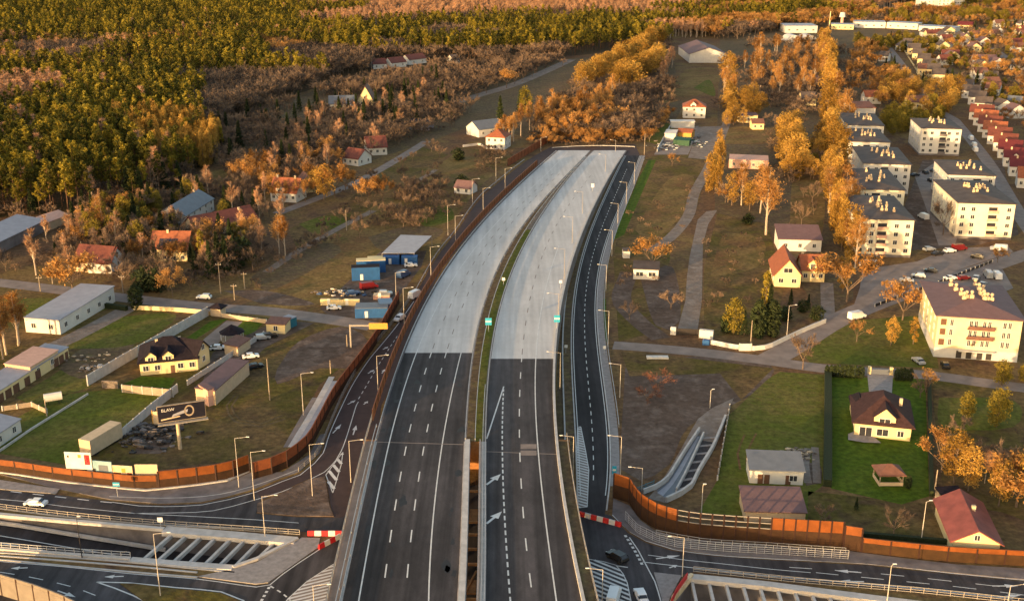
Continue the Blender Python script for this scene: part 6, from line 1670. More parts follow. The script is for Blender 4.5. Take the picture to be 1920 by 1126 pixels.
def scatter(poly, n, gap, z=0.0, seed=1, tries=40):
    """n points inside a pixel polygon, spread evenly over the ground there"""
    rnd = random.Random(seed); q = [P(x, y, z) for x, y in poly]
    x0, x1 = min(p.x for p in q), max(p.x for p in q); y0, y1 = min(p.y for p in q), max(p.y for p in q)
    out = []
    for _ in range(n * tries):
        if len(out) >= n: break
        p = (rnd.uniform(x0, x1), rnd.uniform(y0, y1))
        if not inside(q, *p) or any((p[0] - c[0]) ** 2 + (p[1] - c[1]) ** 2 < c[2] ** 2 for c in OCC): continue
        if any((p[0] - o[0]) ** 2 + (p[1] - o[1]) ** 2 < gap * gap for o in out): continue
        out.append(p)
    return out
def grove(kind, poly, n, hr, gap, name, label, group, cat='tree', seed=1, near=False, wide=1.0):
    rnd = random.Random(seed)
    for p in scatter(poly, n, gap, 0, seed): tree(kind, p, rnd.uniform(*hr), name, label, cat, group, near, wide * rnd.uniform(.85, 1.15))
def treeline(kind, pix, n, hr, name, label, group, jit=2.0, seed=1, near=False, wide=1.0, cat='tree'):
    rnd = random.Random(seed); pts = smooth([P(*q) for q in pix], 2)
    pts = resample(pts, sum((b - a).length for a, b in zip(pts, pts[1:])) / n)[:n]
    for p in pts: tree(kind, (p.x + rnd.uniform(-jit, jit), p.y + rnd.uniform(-jit, jit)), rnd.uniform(*hr), name, label, cat, group, near, wide * rnd.uniform(.85, 1.15))
T = tree_px
# --- single trees of the foreground and the left gardens
T('orange_tree', (137, 548), 475, 'autumn_tree', 'round orange tree on the old street in front of the red roofed house', wide=1.2)
T('birch', (68, 516), 424, 'birch_tree', 'bare birch with forked pale trunk at the left, above the old street')
T('birch', (88, 455), 400, 'birch_tree', 'bare birch in front of the pale blue barn roof')
T('birch', (134, 465), 398, 'birch_tree', 'slim bare birch between the barn and the red roof')
T('orange_birch', (184, 440), 362, 'birch_tree', 'tall orange lit birch at the top of the left gardens')
T('orange_birch', (195, 452), 385, 'birch_tree', 'second orange birch leaning beside the tallest one')
T('orange_tree', (324, 555), 502, 'autumn_tree', 'small orange tree on the verge of the old street')
T('thuja', (256, 578), 532, 'clipped_conifer', 'dark clipped column conifer at the driveway corner', wide=1.8)
for i, (b, tp, k, lab) in enumerate([((270, 545), 500, 'green_bush', 'dark green bush behind the small orange tree'), ((292, 545), 498, 'green_bush', 'second dark green bush behind the small orange tree'), ((410, 508), 432, 'spruce', 'tall dark conifer beside the solar panel house'), ((424, 512), 440, 'spruce', 'second tall dark conifer beside the solar panel house'), ((380, 500), 428, 'olive_column', 'olive green conifer right of the solar panels'), ((395, 520), 450, 'spruce', 'short conifer before the tall dark pair'),
    ((345, 425), 400, 'green_bush', 'dark bush at the foot of the white blue house'), ((105, 480), 448, 'spruce', 'dark conifer right of the forked birch'), ((215, 465), 405, 'spruce', 'dark spruce behind the white gable'), ((245, 458), 402, 'spruce', 'dark spruce left of the solar panels'), ((325, 395), 358, 'spruce', 'dark spruce behind the blue grey roof'), ((440, 500), 440, 'green_bush', 'broad dark shrub right of the conifers'), ((158, 420), 385, 'spruce', 'dark spruce left of the tall orange birch'), ((230, 400), 362, 'olive_tree', 'yellow green tree at the top of the left gardens'), ((275, 400), 358, 'olive_tree', 'olive tree between golden crowns'), ((250, 408), 375, 'orange_tree', 'golden orange tree in the middle of the left gardens'), ((300, 440), 395, 'orange_tree', 'orange brown tree left of the white blue house'), ((280, 415), 385, 'orange_tree', 'second golden tree beside the olive one'), ((420, 415), 372, 'olive_tree', 'olive tree right of the blue grey roof'), ((455, 345), 298, 'orange_tree', 'orange tree left of the orange roofed house'), ((490, 350), 300, 'orange_birch', 'orange birch touching the orange roof'), ((522, 335), 288, 'orange_birch', 'tall orange birch behind the orange roof'),
    ((478, 450), 398, 'orange_birch', 'orange birch right of the dark red roof'), ((524, 478), 396, 'birch_pair' if False else 'orange_birch', 'tall slim birch at the left field edge'), ((535, 480), 400, 'orange_birch', 'second tall slim birch at the left field edge'), ((608, 375), 305, 'golden_tree', 'big golden tree right of the orange roofed house'), ((628, 372), 298, 'orange_tree', 'big orange brown tree behind the golden one'), ((588, 362), 318, 'golden_tree', 'golden tree touching the small cream house'), ((648, 360), 312, 'orange_tree', 'orange tree beside the side street'), ((690, 380), 330, 'orange_tree', 'orange tree on the field right of the side street'), ((718, 378), 325, 'orange_tree', 'second orange tree on the field right of the side street'), ((440, 480), 430, 'spruce', 'narrow conifer above the long dark red roof'), ((865, 350), 325, 'green_bush', 'dark bush left of the pinkish cottage'), ((860, 300), 275, 'green_bush', 'dark bush on the field below the white and blue house'), ((938, 232), 178, 'spruce', 'narrow dark spruce above the white and blue house'), ((985, 215), 160, 'olive_tree', 'dark olive tree above the orange birches'), ((975, 212), 165, 'spruce', 'dark spruce beside the dark olive tree'), ((950, 165), 125, 'orange_tree', 'lone orange tree by the old railway road')]):
    T(k, b, tp, {'spruce': 'spruce_tree', 'green_bush': 'garden_bush', 'olive_tree': 'olive_tree', 'olive_column': 'column_conifer'}.get(k, 'autumn_tree'), lab, 'bush' if k == 'green_bush' else 'tree', wide=1.2 if k in ('golden_tree', 'green_bush') else 1.0)
treeline('orange_birch', [(-30, 690), (0, 672), (20, 655), (45, 640)], 9, (13, 18), 'birch_tree', 'tall orange birch of the close row at the left frame edge', 'orange birches at the left frame edge', 1.5, 3, True)
grove('bare', [(0, 430), (150, 400), (330, 380), (480, 430), (500, 510), (330, 520), (240, 480), (140, 460), (0, 500)], 34, (6, 11), 5, 'bare_tree', 'bare brown tree among the houses above the old street', 'bare trees of the left gardens', seed=4)
grove('spruce', [(120, 420), (330, 370), (480, 400), (440, 470), (250, 450), (130, 470)], 30, (7, 13), 5, 'spruce_tree', 'dark garden spruce among the houses above the old street', 'garden spruces above the old street', seed=5)
grove('olive_tree', [(130, 410), (330, 370), (420, 400), (300, 470), (150, 470)], 22, (7, 12), 5, 'olive_tree', 'olive green garden tree above the old street', 'olive trees of the left gardens', seed=6)
grove('orange_tree', [(0, 440), (150, 405), (330, 385), (480, 440), (500, 500), (330, 515), (240, 480), (140, 470), (0, 500)], 16, (7, 11), 6, 'autumn_tree', 'orange tree among the houses above the old street', 'orange trees of the left gardens', seed=46)
grove('olive_tree', [(200, 430), (330, 385), (480, 420), (480, 500), (280, 500)], 12, (6, 9), 6, 'olive_tree', 'dull green broad tree between the houses above the old street', 'green trees of the left gardens', seed=47)
grove('orange_tree', [(440, 350), (500, 300), (620, 290), (660, 320), (560, 400), (500, 400)], 16, (8, 12), 6, 'autumn_tree', 'orange tree around the orange roofed house by the side street', 'orange trees along the side street', seed=48)
grove('spruce', [(0, 470), (150, 430), (330, 420), (470, 460), (450, 520), (250, 520), (100, 500)], 14, (6, 10), 6, 'spruce_tree', 'dark conifer in the lower gardens above the old street', 'dark conifers of the lower gardens', seed=49)
grove('birch', [(-30, 500), (0, 440), (150, 405), (330, 380), (480, 350), (620, 300), (640, 340), (540, 400), (500, 500), (330, 530), (150, 520)], 34, (9, 15), 8, 'birch_tree', 'pale bare birch between the houses above the old street', 'bare birches of the left gardens', seed=54)
grove('bare', [(560, 460), (640, 400), (700, 340), (800, 280), (860, 290), (800, 350), (720, 430), (640, 480)], 22, (4, 8), 9, 'bare_tree', 'lone bare tree on the open fields left of the motorway', 'bare trees on the open fields', seed=55)
grove('bush', [(440, 520), (560, 470), (600, 440), (640, 350), (700, 330), (690, 400), (620, 460), (500, 530)], 26, (2, 5), 4, 'bush', 'bare bush on the slope right of the left gardens', 'bare bushes on the slope', 'bush', 7)
grove('bush', [(730, 420), (760, 350), (840, 345), (860, 390), (800, 430)], 22, (3, 6), 4, 'bush', 'bare bush in the thicket left of the upper ramp', 'thicket left of the upper ramp', 'bush', 8)
grove('bare_far', [(430, 340), (420, 240), (500, 215), (640, 170), (830, 125), (1040, 112), (1050, 130), (900, 185), (870, 235), (790, 262), (700, 300), (640, 300), (560, 345)], 140, (7, 13), 7, 'bare_tree', 'bare brown tree in the scrub between the wood and the houses', 'bare trees of the scrub', seed=9)
grove('spruce', [(430, 330), (420, 240), (640, 180), (860, 140), (870, 230), (700, 290), (560, 340)], 70, (8, 15), 7, 'spruce_tree', 'dark spruce scattered through the brown scrub', 'spruces in the scrub', seed=10)
grove('birch', [(480, 330), (560, 260), (700, 180), (800, 180), (740, 260), (640, 310)], 20, (11, 16), 8, 'birch_tree', 'pale bare birch standing in the brown scrub', 'pale birches in the scrub', seed=11)
for ti, (x_, y_) in enumerate(scatter([(1665, 75), (1760, 66), (1880, 50), (1990, 45), (1990, 300), (1925, 260), (1860, 190), (1800, 140), (1700, 100)], 46, 16, 0, 77)):
    if any(abs(x_ - w[0]) + abs(y_ - w[1]) < 11 for w in WAYS): continue
    a_, b_ = proj(x_ - 5, y_ - 4, 0), proj(x_ + 5, y_ - 3, 0)
    rf_, cl_ = [('roof_red', 'red'), ('roof_grey', 'grey'), ('roof_brown', 'brown'), ('roof_mauve', 'mauve')][ti % 4]
    H('house', 'small pale house with %s gable roof in the crowded town at the top right' % cl_, 'house', a_, b_, 9, 4.6, 3.4, ['gx', 'gy'][ti % 2], ['white', 'cream', 'grey_wall'][ti % 3], rf_, .4, nf=2, group='%s roofed houses of the crowded town' % cl_)
# --- right of the motorway end
treeline('orange_birch', [(945, 275), (965, 262), (1000, 245), (1030, 225), (1060, 222), (1080, 235), (1150, 190)], 34, (12, 20), 'birch_tree', 'orange birch behind the far end of the rusty barrier', 'orange birches behind the rusty barrier', 4, 12)
grove('bare_far', [(985, 258), (1040, 215), (1140, 185), (1250, 160), (1260, 200), (1220, 255), (1100, 268), (1020, 270)], 95, (7, 12), 6, 'bare_tree', 'bare brown tree in the thicket beyond the motorway end', 'thicket beyond the motorway end', seed=13)
grove('orange_tree', [(1000, 250), (1060, 200), (1130, 200), (1160, 240), (1080, 262)], 34, (9, 14), 6, 'autumn_tree', 'orange tree in the thicket beyond the motorway end', 'orange trees in the thicket', seed=14)
treeline('golden_tree', [(1078, 168), (1105, 158), (1135, 142), (1165, 126), (1195, 108), (1220, 92), (1238, 80)], 34, (15, 21), 'willow_tree', 'golden willow of the long left row beyond the motorway end', 'golden willows, left row', 4, 15, wide=1.35)
treeline('golden_tree', [(1165, 178), (1180, 165), (1200, 150), (1222, 132), (1240, 118)], 24, (16, 22), 'willow_tree', 'golden willow of the short right row beyond the motorway end', 'golden willows, right row', 6, 16, wide=1.45)
treeline('birch', [(1240, 160), (1252, 135), (1255, 110)], 8, (13, 17), 'birch_tree', 'pinkish bare birch at the right end of the golden willows', 'birches beside the golden willows', 3, 17)
grove('golden_poplar', [(1322, 372), (1328, 355), (1346, 305), (1356, 302), (1350, 360), (1338, 378)], 7, (15, 19), 3, 'poplar_tree', 'narrow orange poplar beside the upper gravel lane', 'orange poplars by the upper lane', seed=18, wide=.75)
T('orange_tree', (1222, 505), 440, 'autumn_tree', 'spreading orange tree growing behind the white cabin', wide=1.25)
for b, tp, k, lab, w in (((1436, 440), 305, 'orange_birch', 'tall twin orange birch right of the ruin, nearest one', 1.1), ((1425, 400), 300, 'orange_birch', 'tall orange birch close behind the nearest twin', 1.0), ((1390, 385), 300, 'orange_birch', 'orange birch left of the twin birches', 1.0), ((1372, 385), 320, 'golden_tree', 'golden tree at the lane end below the ruin', .9), ((1405, 395), 335, 'golden_tree', 'small golden tree under the birches', 1.0), ((1360, 380), 350, 'orange_tree', 'low orange shrub tree at the lane end', 1.0), ((1402, 420), 398, 'green_bush', 'dark bush below the orange birches', 1.2), ((1433, 600), 505, 'olive_column', 'narrow olive column tree left of the cream house', .9), ((1440, 625), 530, 'spruce', 'dark conifer in the garden at the street corner', .8), ((1375, 625), 555, 'olive_tree', 'yellow green tree behind the white street wall', .9), ((1395, 628), 580, 'spruce', 'dark conifer behind the white street wall', .9), ((1360, 622), 585, 'green_bush', 'dark bush behind the white gate block', .8), ((1420, 632), 560, 'thuja', 'dark thuja beside the olive column', 1.3), ((1448, 630), 560, 'thuja', 'dark thuja right of the garden conifer', 1.3), ((1482, 572), 540, 'spruce', 'small conifer on the front lawn of the cream house', 1.0), ((1515, 578), 550, 'spruce', 'second small conifer on the front lawn of the cream house', 1.0), ((1505, 585), 560, 'green_bush', 'dark garden shrub before the cream house', 1.0), ((1470, 600), 570, 'green_bush', 'dark shrub in the corner garden', 1.2), ((1530, 600), 570, 'green_bush', 'dark shrub near the garden gate', 1.0)):
    T(k, b, tp, {'spruce': 'spruce_tree', 'green_bush': 'garden_bush', 'olive_tree': 'olive_tree', 'olive_column': 'column_conifer', 'thuja': 'thuja_tree'}.get(k, 'autumn_tree'), lab, 'bush' if k == 'green_bush' else 'tree', wide=w)
T('orange_tree', (1588, 565), 465, 'autumn_tree', 'big round orange tree at the corner of the nearest apartment block', wide=1.15)
T('golden_tree', (1580, 545), 470, 'autumn_tree', 'golden tree right behind the big round orange one', wide=1.0)
treeline('golden_poplar', [(1594, 490), (1580, 440), (1570, 400), (1566, 360), (1566, 330)], 9, (15, 25), 'poplar_tree', 'tall golden poplar of the row along the apartment blocks', 'golden poplars along the blocks', 3.5, 19, True, .95)
treeline('golden_tree', [(1588, 470), (1572, 420), (1560, 380), (1558, 335)], 8, (10, 17), 'autumn_tree', 'broad golden tree in the row along the apartment blocks', 'broad golden trees along the blocks', 4, 51, True, .85)
treeline('orange_birch', [(1600, 500), (1585, 440), (1566, 400), (1562, 350)], 12, (13, 23), 'birch_tree', 'orange birch mixed into the golden row along the apartment blocks', 'orange birches along the blocks', 4, 50, True, 1.2)
treeline('golden_poplar', [(1568, 318), (1562, 285), (1558, 255)], 9, (17, 22), 'poplar_tree', 'golden poplar farther up the row beside the blocks', 'golden poplars farther up', 3, 20, False, 1.3)
treeline('golden_poplar', [(1560, 230), (1556, 195), (1553, 165), (1550, 140), (1546, 115), (1545, 95)], 16, (14, 26), 'poplar_tree', 'golden poplar of the long distant row left of the shops', 'distant golden poplar row', 4, 21, False, 1.35)
treeline('golden_tree', [(1480, 335), (1476, 300), (1480, 270), (1476, 250)], 13, (13, 19), 'autumn_tree', 'golden tree of the middle row left of the blocks', 'golden trees of the middle row', 4, 22, False, 1.2)
grove('golden_tree', [(1455, 330), (1500, 340), (1560, 330), (1550, 270), (1500, 270), (1460, 290)], 14, (9, 14), 6, 'autumn_tree', 'golden tree in the thicket left of the blocks', 'golden thicket left of the blocks', seed=23, wide=1.1)
grove('olive_tree', [(1500, 330), (1570, 330), (1570, 290), (1510, 290)], 6, (8, 11), 6, 'olive_tree', 'olive tree in the golden thicket left of the blocks', 'olive trees left of the blocks', seed=24)
grove('orange_birch', [(1350, 175), (1365, 110), (1400, 95), (1520, 95), (1540, 150), (1530, 190), (1440, 190), (1370, 200)], 46, (15, 20), 9, 'birch_tree', 'orange birch of the wood beside the large warehouse', 'orange birch wood by the warehouse', seed=25, wide=1.1)
grove('golden_tree', [(1350, 240), (1360, 190), (1400, 180), (1440, 215), (1400, 235)], 18, (10, 15), 6, 'autumn_tree', 'golden tree at the edge of the orange birch wood', 'golden trees below the birch wood', seed=26, wide=1.2)
treeline('orange_birch', [(1566, 250), (1556, 200), (1552, 150), (1548, 100)], 20, (14, 24), 'birch_tree', 'orange birch mixed into the distant golden row', 'orange birches of the distant row', 5, 52, False, 1.2)
treeline('golden_tree', [(1562, 245), (1553, 195), (1549, 150), (1546, 100)], 14, (10, 18), 'autumn_tree', 'broad golden tree in the distant row left of the shops', 'broad golden trees of the distant row', 5, 53, False, 1.0)
T('golden_tree', (1365, 160), 95, 'autumn_tree', 'large golden tree at the right corner of the warehouse', wide=1.3, near=False)
grove('golden_tree', [(1640, 215), (1660, 170), (1700, 160), (1800, 180), (1790, 215), (1720, 225)], 26, (10, 15), 7, 'autumn_tree', 'golden tree behind the detached apartment block', 'golden trees behind the detached block', seed=27, wide=1.3)
grove('olive_tree', [(1660, 262), (1655, 225), (1720, 205), (1790, 215), (1715, 250)], 20, (9, 13), 6, 'olive_tree', 'olive green tree between the two rows of blocks', 'olive trees behind the blocks', seed=28, wide=1.2)
grove('orange_tree', [(1590, 180), (1600, 110), (1640, 80), (1660, 130), (1720, 190), (1640, 210)], 36, (9, 14), 8, 'autumn_tree', 'orange brown tree beside the straight street', 'orange brown trees by the straight street', seed=29)
grove('olive_tree', [(1600, 82), (1720, 82), (1800, 88), (1790, 98), (1700, 98), (1600, 95)], 26, (9, 13), 7, 'olive_tree', 'olive tree in front of the far shops', 'olive trees before the far shops', seed=30, wide=1.2)
grove('orange_tree', [(1760, 90), (1990, 60), (1990, 240), (1900, 200), (1820, 130), (1780, 120)], 40, (8, 14), 10, 'autumn_tree', 'orange tree among the houses at the top right', 'orange trees of the top right town', seed=31, wide=1.15)
grove('bare_far', [(1760, 90), (1990, 60), (1990, 300), (1900, 230), (1840, 160), (1780, 120)], 45, (7, 12), 8, 'bare_tree', 'bare tree among the houses at the top right', 'bare trees of the top right town', seed=32)
grove('olive_tree', [(1760, 90), (1990, 60), (1990, 240), (1900, 200), (1820, 130)], 30, (7, 12), 9, 'olive_tree', 'olive tree among the houses at the top right', 'olive trees of the top right town', seed=33, wide=1.15)
grove('orange_tree', [(1380, 60), (1600, 30), (1760, 12), (2000, 5), (2000, 50), (1860, 45), (1790, 45), (1600, 45)], 60, (10, 16), 13, 'autumn_tree', 'orange tree far off behind the shops and the warehouse', 'far orange trees behind the shops', seed=34, wide=1.2)
for b, tp, k, lab, w in (((1788, 905), 800, 'golden_tree', 'big golden orange tree right of the villa lawn', 1.0), ((1765, 885), 805, 'orange_tree', 'orange tree at the left of the big golden one', 1.1), ((1815, 920), 830, 'golden_tree', 'golden tree in the middle of the bottom right clump', 1.0), ((1846, 905), 838, 'birch', 'bare birch in the middle of the golden clump', 1.0), ((1872, 948), 860, 'golden_tree', 'golden tree behind the red tin roof', 1.0), ((1905, 950), 850, 'orange_tree', 'orange tree at the bottom right frame edge', 1.2), ((1925, 940), 830, 'golden_tree', 'golden tree cut by the right frame edge', 1.0), ((1895, 905), 820, 'bare', 'bare tree behind the golden clump', 1.1), ((1868, 800), 722, 'olive_tree', 'large yellow green tree on the right meadow', .95), ((1812, 785), 732, 'olive_tree', 'smaller yellow green tree on the right meadow', .95), ((1878, 722), 672, 'olive_tree', 'yellow green tree in front of the cream house', 1.2), ((1918, 715), 680, 'olive_tree', 'yellow green tree at the right frame edge by the cream house', 1.1), ((1800, 810), 778, 'bush', 'bare shrub beside the big golden tree', 1.1), ((1735, 735), 690, 'orange_tree', 'thin orange shrub tree at the side street', 1.0), ((1725, 745), 705, 'bare', 'bare shrub tree left of the thin orange one', 1.0), ((1505, 692), 616, 'bare', 'bare leafless tree at the street fork', .9), ((1606, 640), 598, 'orange_tree', 'small golden tree on the verge of the diagonal street', 1.1), ((1670, 648), 590, 'golden_tree', 'golden tree on the lawn left of the cream house', .9), ((1712, 645), 592, 'golden_tree', 'second golden tree on the lawn left of the cream house', .8), ((1692, 600), 520, 'orange_tree', 'orange tree between the diagonal street and the cream house', 1.0), ((1805, 668), 620, 'bare', 'bare street tree in front of the cream facade', .8), ((1888, 660), 620, 'bare', 'second bare street tree in front of the cream facade', .8), ((1605, 956), 930, 'spruce', 'small dark spruce on the meadow below the villa lawn', 1.0), ((1702, 914), 890, 'thuja', 'dark shrub beside the brown roofed gazebo', 1.6), ((1545, 985), 940, 'bare', 'bare fruit tree right of the mauve roof', 1.1), ((1675, 1005), 950, 'bare', 'bare fruit tree behind the low barrier', 1.1), ((1870, 492), 462, 'orange_tree', 'orange tree on the verge of the diagonal street at the right', 1.1), ((1768, 440), 370, 'bare', 'brown tree in the courtyard beside the right block', .8), ((1235, 730), 690, 'red_bush', 'reddish bare shrub on the mud right of the service road', 1.2), ((1215, 755), 720, 'red_bush', 'second reddish shrub on the mud right of the service road', 1.2), ((1180, 600), 560, 'bare', 'thin bare tree beside the dirt track', .8), ((1260, 312), 285, 'orange_tree', 'small orange shrub on the field beyond the market yard', .9), ((1258, 580), 545, 'bush', 'brown shrub left of the gravel lane', 1.0), ((1660, 545), 525, 'orange_tree', 'small orange shrub at the car park corner', 1.0)):
    T(k, b, tp, {'spruce': 'spruce_tree', 'olive_tree': 'olive_tree', 'bush': 'bush', 'red_bush': 'bush', 'bare': 'bare_tree', 'birch': 'birch_tree', 'thuja': 'garden_bush'}.get(k, 'autumn_tree'), lab, 'bush' if k in ('bush', 'red_bush', 'thuja') else 'tree', wide=w)
treeline('thuja', [(1550, 705), (1585, 707), (1622, 709)], 11, (3.2, 3.8), 'thuja_tree', 'little pointed thuja of the row left of the villa gate', 'thuja row left of the villa gate', .1, 40, True, 1.3)
treeline('thuja', [(1681, 712), (1712, 714)], 5, (3.2, 3.8), 'thuja_tree', 'little pointed thuja of the row right of the villa gate', 'thuja row right of the villa gate', .1, 41, True, 1.3)
grove('bush', [(1150, 500), (1180, 400), (1270, 330), (1300, 340), (1280, 440), (1180, 620)], 24, (1.2, 3.0), 6, 'bush', 'low bare shrub on the fields right of the service road', 'low shrubs right of the service road', 'bush', 42)
grove('bush', [(1320, 600), (1320, 450), (1430, 440), (1450, 520), (1420, 560)], 18, (1.2, 3.5), 6, 'bush', 'low bare shrub on the meadow right of the gravel lane', 'low shrubs right of the gravel lane', 'bush', 43)
grove('bare', [(1480, 480), (1480, 350), (1540, 350), (1545, 470)], 8, (5, 8), 6, 'bare_tree', 'bare tree on the plot behind the long mauve roof', 'bare trees behind the mauve roof', seed=44)
grove('bare_far', [(1500, 200), (1510, 100), (1600, 100), (1640, 200), (1600, 215)], 40, (9, 14), 7, 'bare_tree', 'bare tree in the belt between the birch wood and the street', 'bare trees left of the straight street', seed=45)

# --- the wood: some 300 single pines at its near edge, the rest of the woodland as masses
def vnoise(x, y, s, seed=0):
    def hsh(i, j):
        n = math.sin(i * 127.1 + j * 311.7 + seed * 74.7) * 43758.5453
        return n - math.floor(n)
    x, y = x / s, y / s; i, j = math.floor(x), math.floor(y); u, v = x - i, y - j
    u, v = u * u * (3 - 2 * u), v * v * (3 - 2 * v)
    return (hsh(i, j) * (1 - u) + hsh(i + 1, j) * u) * (1 - v) + (hsh(i, j + 1) * (1 - u) + hsh(i + 1, j + 1) * u) * v
def ground_poly(pix): return [P(*q) for q in pix]
WOOD = ground_poly([(-900, 408), (0, 408), (120, 400), (250, 378), (335, 352), (395, 312), (420, 285), (405, 250), (420, 232), (500, 200), (600, 160), (650, 140), (760, 135), (900, 122), (1040, 112), (1100, 98), (1180, 88), (1250, 84), (1275, 70), (1380, 74), (1500, 52), (1560, 40), (1700, 8), (1800, -20), (1990, -30), (2400, -50), (2400, -78), (-2400, -78)])
CLEAR = [ground_poly([(170, 140), (175, 122), (270, 125), (270, 140)]), ground_poly([(0, 245), (-5, 228), (45, 228), (45, 245)]), ground_poly([(690, 140), (690, 118), (900, 112), (900, 132)])]
def species(x, y):
    px, py = proj(x, y, 15)
    n = vnoise(x, y, 60, 1); n2 = vnoise(x, y, 140, 2); k = vnoise(x, y, 9, 3)
    px += (vnoise(x, y, 90, 12) - .5) * (90 if y < 700 else 330) + (n - .5) * 60 + (k - .5) * 20
    py += (n2 - .5) * 30 + (n - .5) * 14
    if py < 112:
        if px < 640:
            lo = 100 - px * .035; hi = 52 - px * .012
            if px < 190: lo = 112
            if hi + 8 < py < lo - 6: return ('bare' if k < .8 else 'birch') if n < .6 else ('orange' if k < .45 else 'pine')
            return 'pine' if k < .9 else ('orange' if n < .5 else 'birch')
        if px < 1240:
            if py < 20: return 'birch' if k < .7 else 'bare'
            if py < 70 + (px - 640) * .0 - max(0, px - 1000) * .1: return 'pine' if n < .8 else 'bare'
            return 'orange' if n2 > .55 and k > .35 else 'bare'
        if py < 38: return ('pine' if n < .5 else 'orange') if n2 > .3 else 'birch'
        return 'bare' if k < .8 else 'birch'
    if px < 70 and 125 < py < 178: return 'birch'
    if px > 380 and py < 200: return 'bare' if n > .35 else 'pine'
    if 225 < px < 400 and 195 < py < 245 and n > .3: return 'larch' if k < .75 else 'pine'
    return 'pine' if k < .86 else ('birch' if k < .93 else 'bare')
wood_rnd = random.Random(77)
pools = {'pine': [], 'birch': [], 'bare': [], 'orange': [], 'larch': []}
y = 300.0
while y < 2350:
    step = 5.0 if y < 700 else (6.2 if y < 1100 else 8.0)
    half = 960 / F * (y * CP + 36) * 1.3 + 60
    x = -half
    while x < half:
        qx, qy = x + wood_rnd.uniform(-.45, .45) * step, y + wood_rnd.uniform(-.45, .45) * step
        if vnoise(qx, qy, 16, 9) > .8 and qy < 1300: x += step; continue
        if inside(WOOD, qx, qy) and not any(inside(c, qx, qy) for c in CLEAR):
            pools[species(qx, qy)].append((qx, qy))
        x += step
    y += step
def in_frame(p, m=20):
    px, py = proj(p[0], p[1], 12); return -m < px < 1920 + m and -m < py < 1126
vis = sorted([p for p in pools['pine'] if in_frame(p)], key=lambda p: p[1])
single = vis[:290]; sset = set(single)
for p in single:
    lab = 'tall scots pine at the near edge of the wood, bare trunk and dark green crown' if p[1] < 470 else 'scots pine a few rows inside the wood behind its near edge'
    tree('pine', p, wood_rnd.uniform(12.5, 21.5), 'pine_tree', lab, 'tree', 'pines at the edge of the wood' if p[1] < 470 else 'pines inside the wood', False, wood_rnd.uniform(.85, 1.2))
pools['pine'] = [p for p in pools['pine'] if p not in sset]
for p in sorted([q for q in pools['birch'] if in_frame(q)], key=lambda q: q[1])[:60]:
    tree('birch', p, wood_rnd.uniform(14, 20), 'birch_tree', 'pale bare birch standing among the pines of the wood', 'tree', 'birches among the pines', False)
    pools['birch'].remove(p)
def mass(name, label, cat, pts, kinds, hr, wide=1.0):
    """one object: a cloud of points that carries tree meshes"""
    coll = bpy.data.collections.new(name + '_sources')
    hs = []
    for kd in kinds:
        for v in LIB[kd]:
            coll.objects.link(bpy.data.objects.new(name + '_source', v['whole'])); hs.append(v['h'])
    me = bpy.data.meshes.new(name); me.from_pydata([(p[0], p[1], 0) for p in pts], [], [])
    hm = sum(hs) / len(hs)
    at = me.attributes.new('size', 'FLOAT_VECTOR', 'POINT')
    sz = []
    for p in pts:
        s = wood_rnd.uniform(*hr) / hm; w = wide * wood_rnd.uniform(.85, 1.2); sz += [s * w, s * w, s]
    at.data.foreach_set('vector', sz)
    o = place(name, me); tag(o, label, cat, None, 'stuff')
    ng = bpy.data.node_groups.new(name, 'GeometryNodeTree')
    ng.interface.new_socket('Geometry', in_out='INPUT', socket_type='NodeSocketGeometry')
    ng.interface.new_socket('Geometry', in_out='OUTPUT', socket_type='NodeSocketGeometry')
    n, l = ng.nodes, ng.links
    gi, go = n.new('NodeGroupInput'), n.new('NodeGroupOutput')
    ip = n.new('GeometryNodeInstanceOnPoints'); ci = n.new('GeometryNodeCollectionInfo')
    ci.inputs['Collection'].default_value = coll
    ci.inputs['Separate Children'].default_value = True; ci.inputs['Reset Children'].default_value = True
    ip.inputs['Pick Instance'].default_value = True
    ri = n.new('FunctionNodeRandomValue'); ri.data_type = 'INT'
    ri.inputs['Min'].default_value = 0; ri.inputs['Max'].default_value = 99
    rv = n.new('FunctionNodeRandomValue'); rv.data_type = 'FLOAT_VECTOR'
    rv.inputs[0].default_value = (0, 0, 0); rv.inputs[1].default_value = (0, 0, 6.28)
    na = n.new('GeometryNodeInputNamedAttribute'); na.data_type = 'FLOAT_VECTOR'; na.inputs[0].default_value = 'size'
    l.new(gi.outputs[0], ip.inputs['Points']); l.new(ci.outputs[0], ip.inputs['Instance'])
    l.new([s for s in ri.outputs if s.type == 'INT'][0], ip.inputs['Instance Index'])
    l.new(rv.outputs[0], ip.inputs['Rotation']); l.new(na.outputs[0], ip.inputs['Scale'])
    l.new(ip.outputs[0], go.inputs[0])
    md = o.modifiers.new('trees', 'NODES'); md.node_group = ng
    return o
mass('pine_wood', 'far reaching mass of pine crowns behind the single pines', 'wood', pools['pine'], ['pine_far'], (12, 20.5), 1.15)
mass('birch_wood', 'distant pinkish band of bare birches within the wood', 'wood', pools['birch'], ['birch'], (13, 19), 1.1)
mass('bare_wood', 'distant brown belts of leafless trees within the wood', 'wood', pools['bare'], ['bare_far'], (9, 15), 1.2)
mass('autumn_wood', 'distant orange brown trees along the edge of the wood', 'wood', pools['orange'], ['orange_tree'], (10, 15), 1.2)
mass('larch_wood', 'golden yellow patch of larches inside the pine wood', 'wood', pools['larch'], ['golden_poplar'], (15, 19), .8)
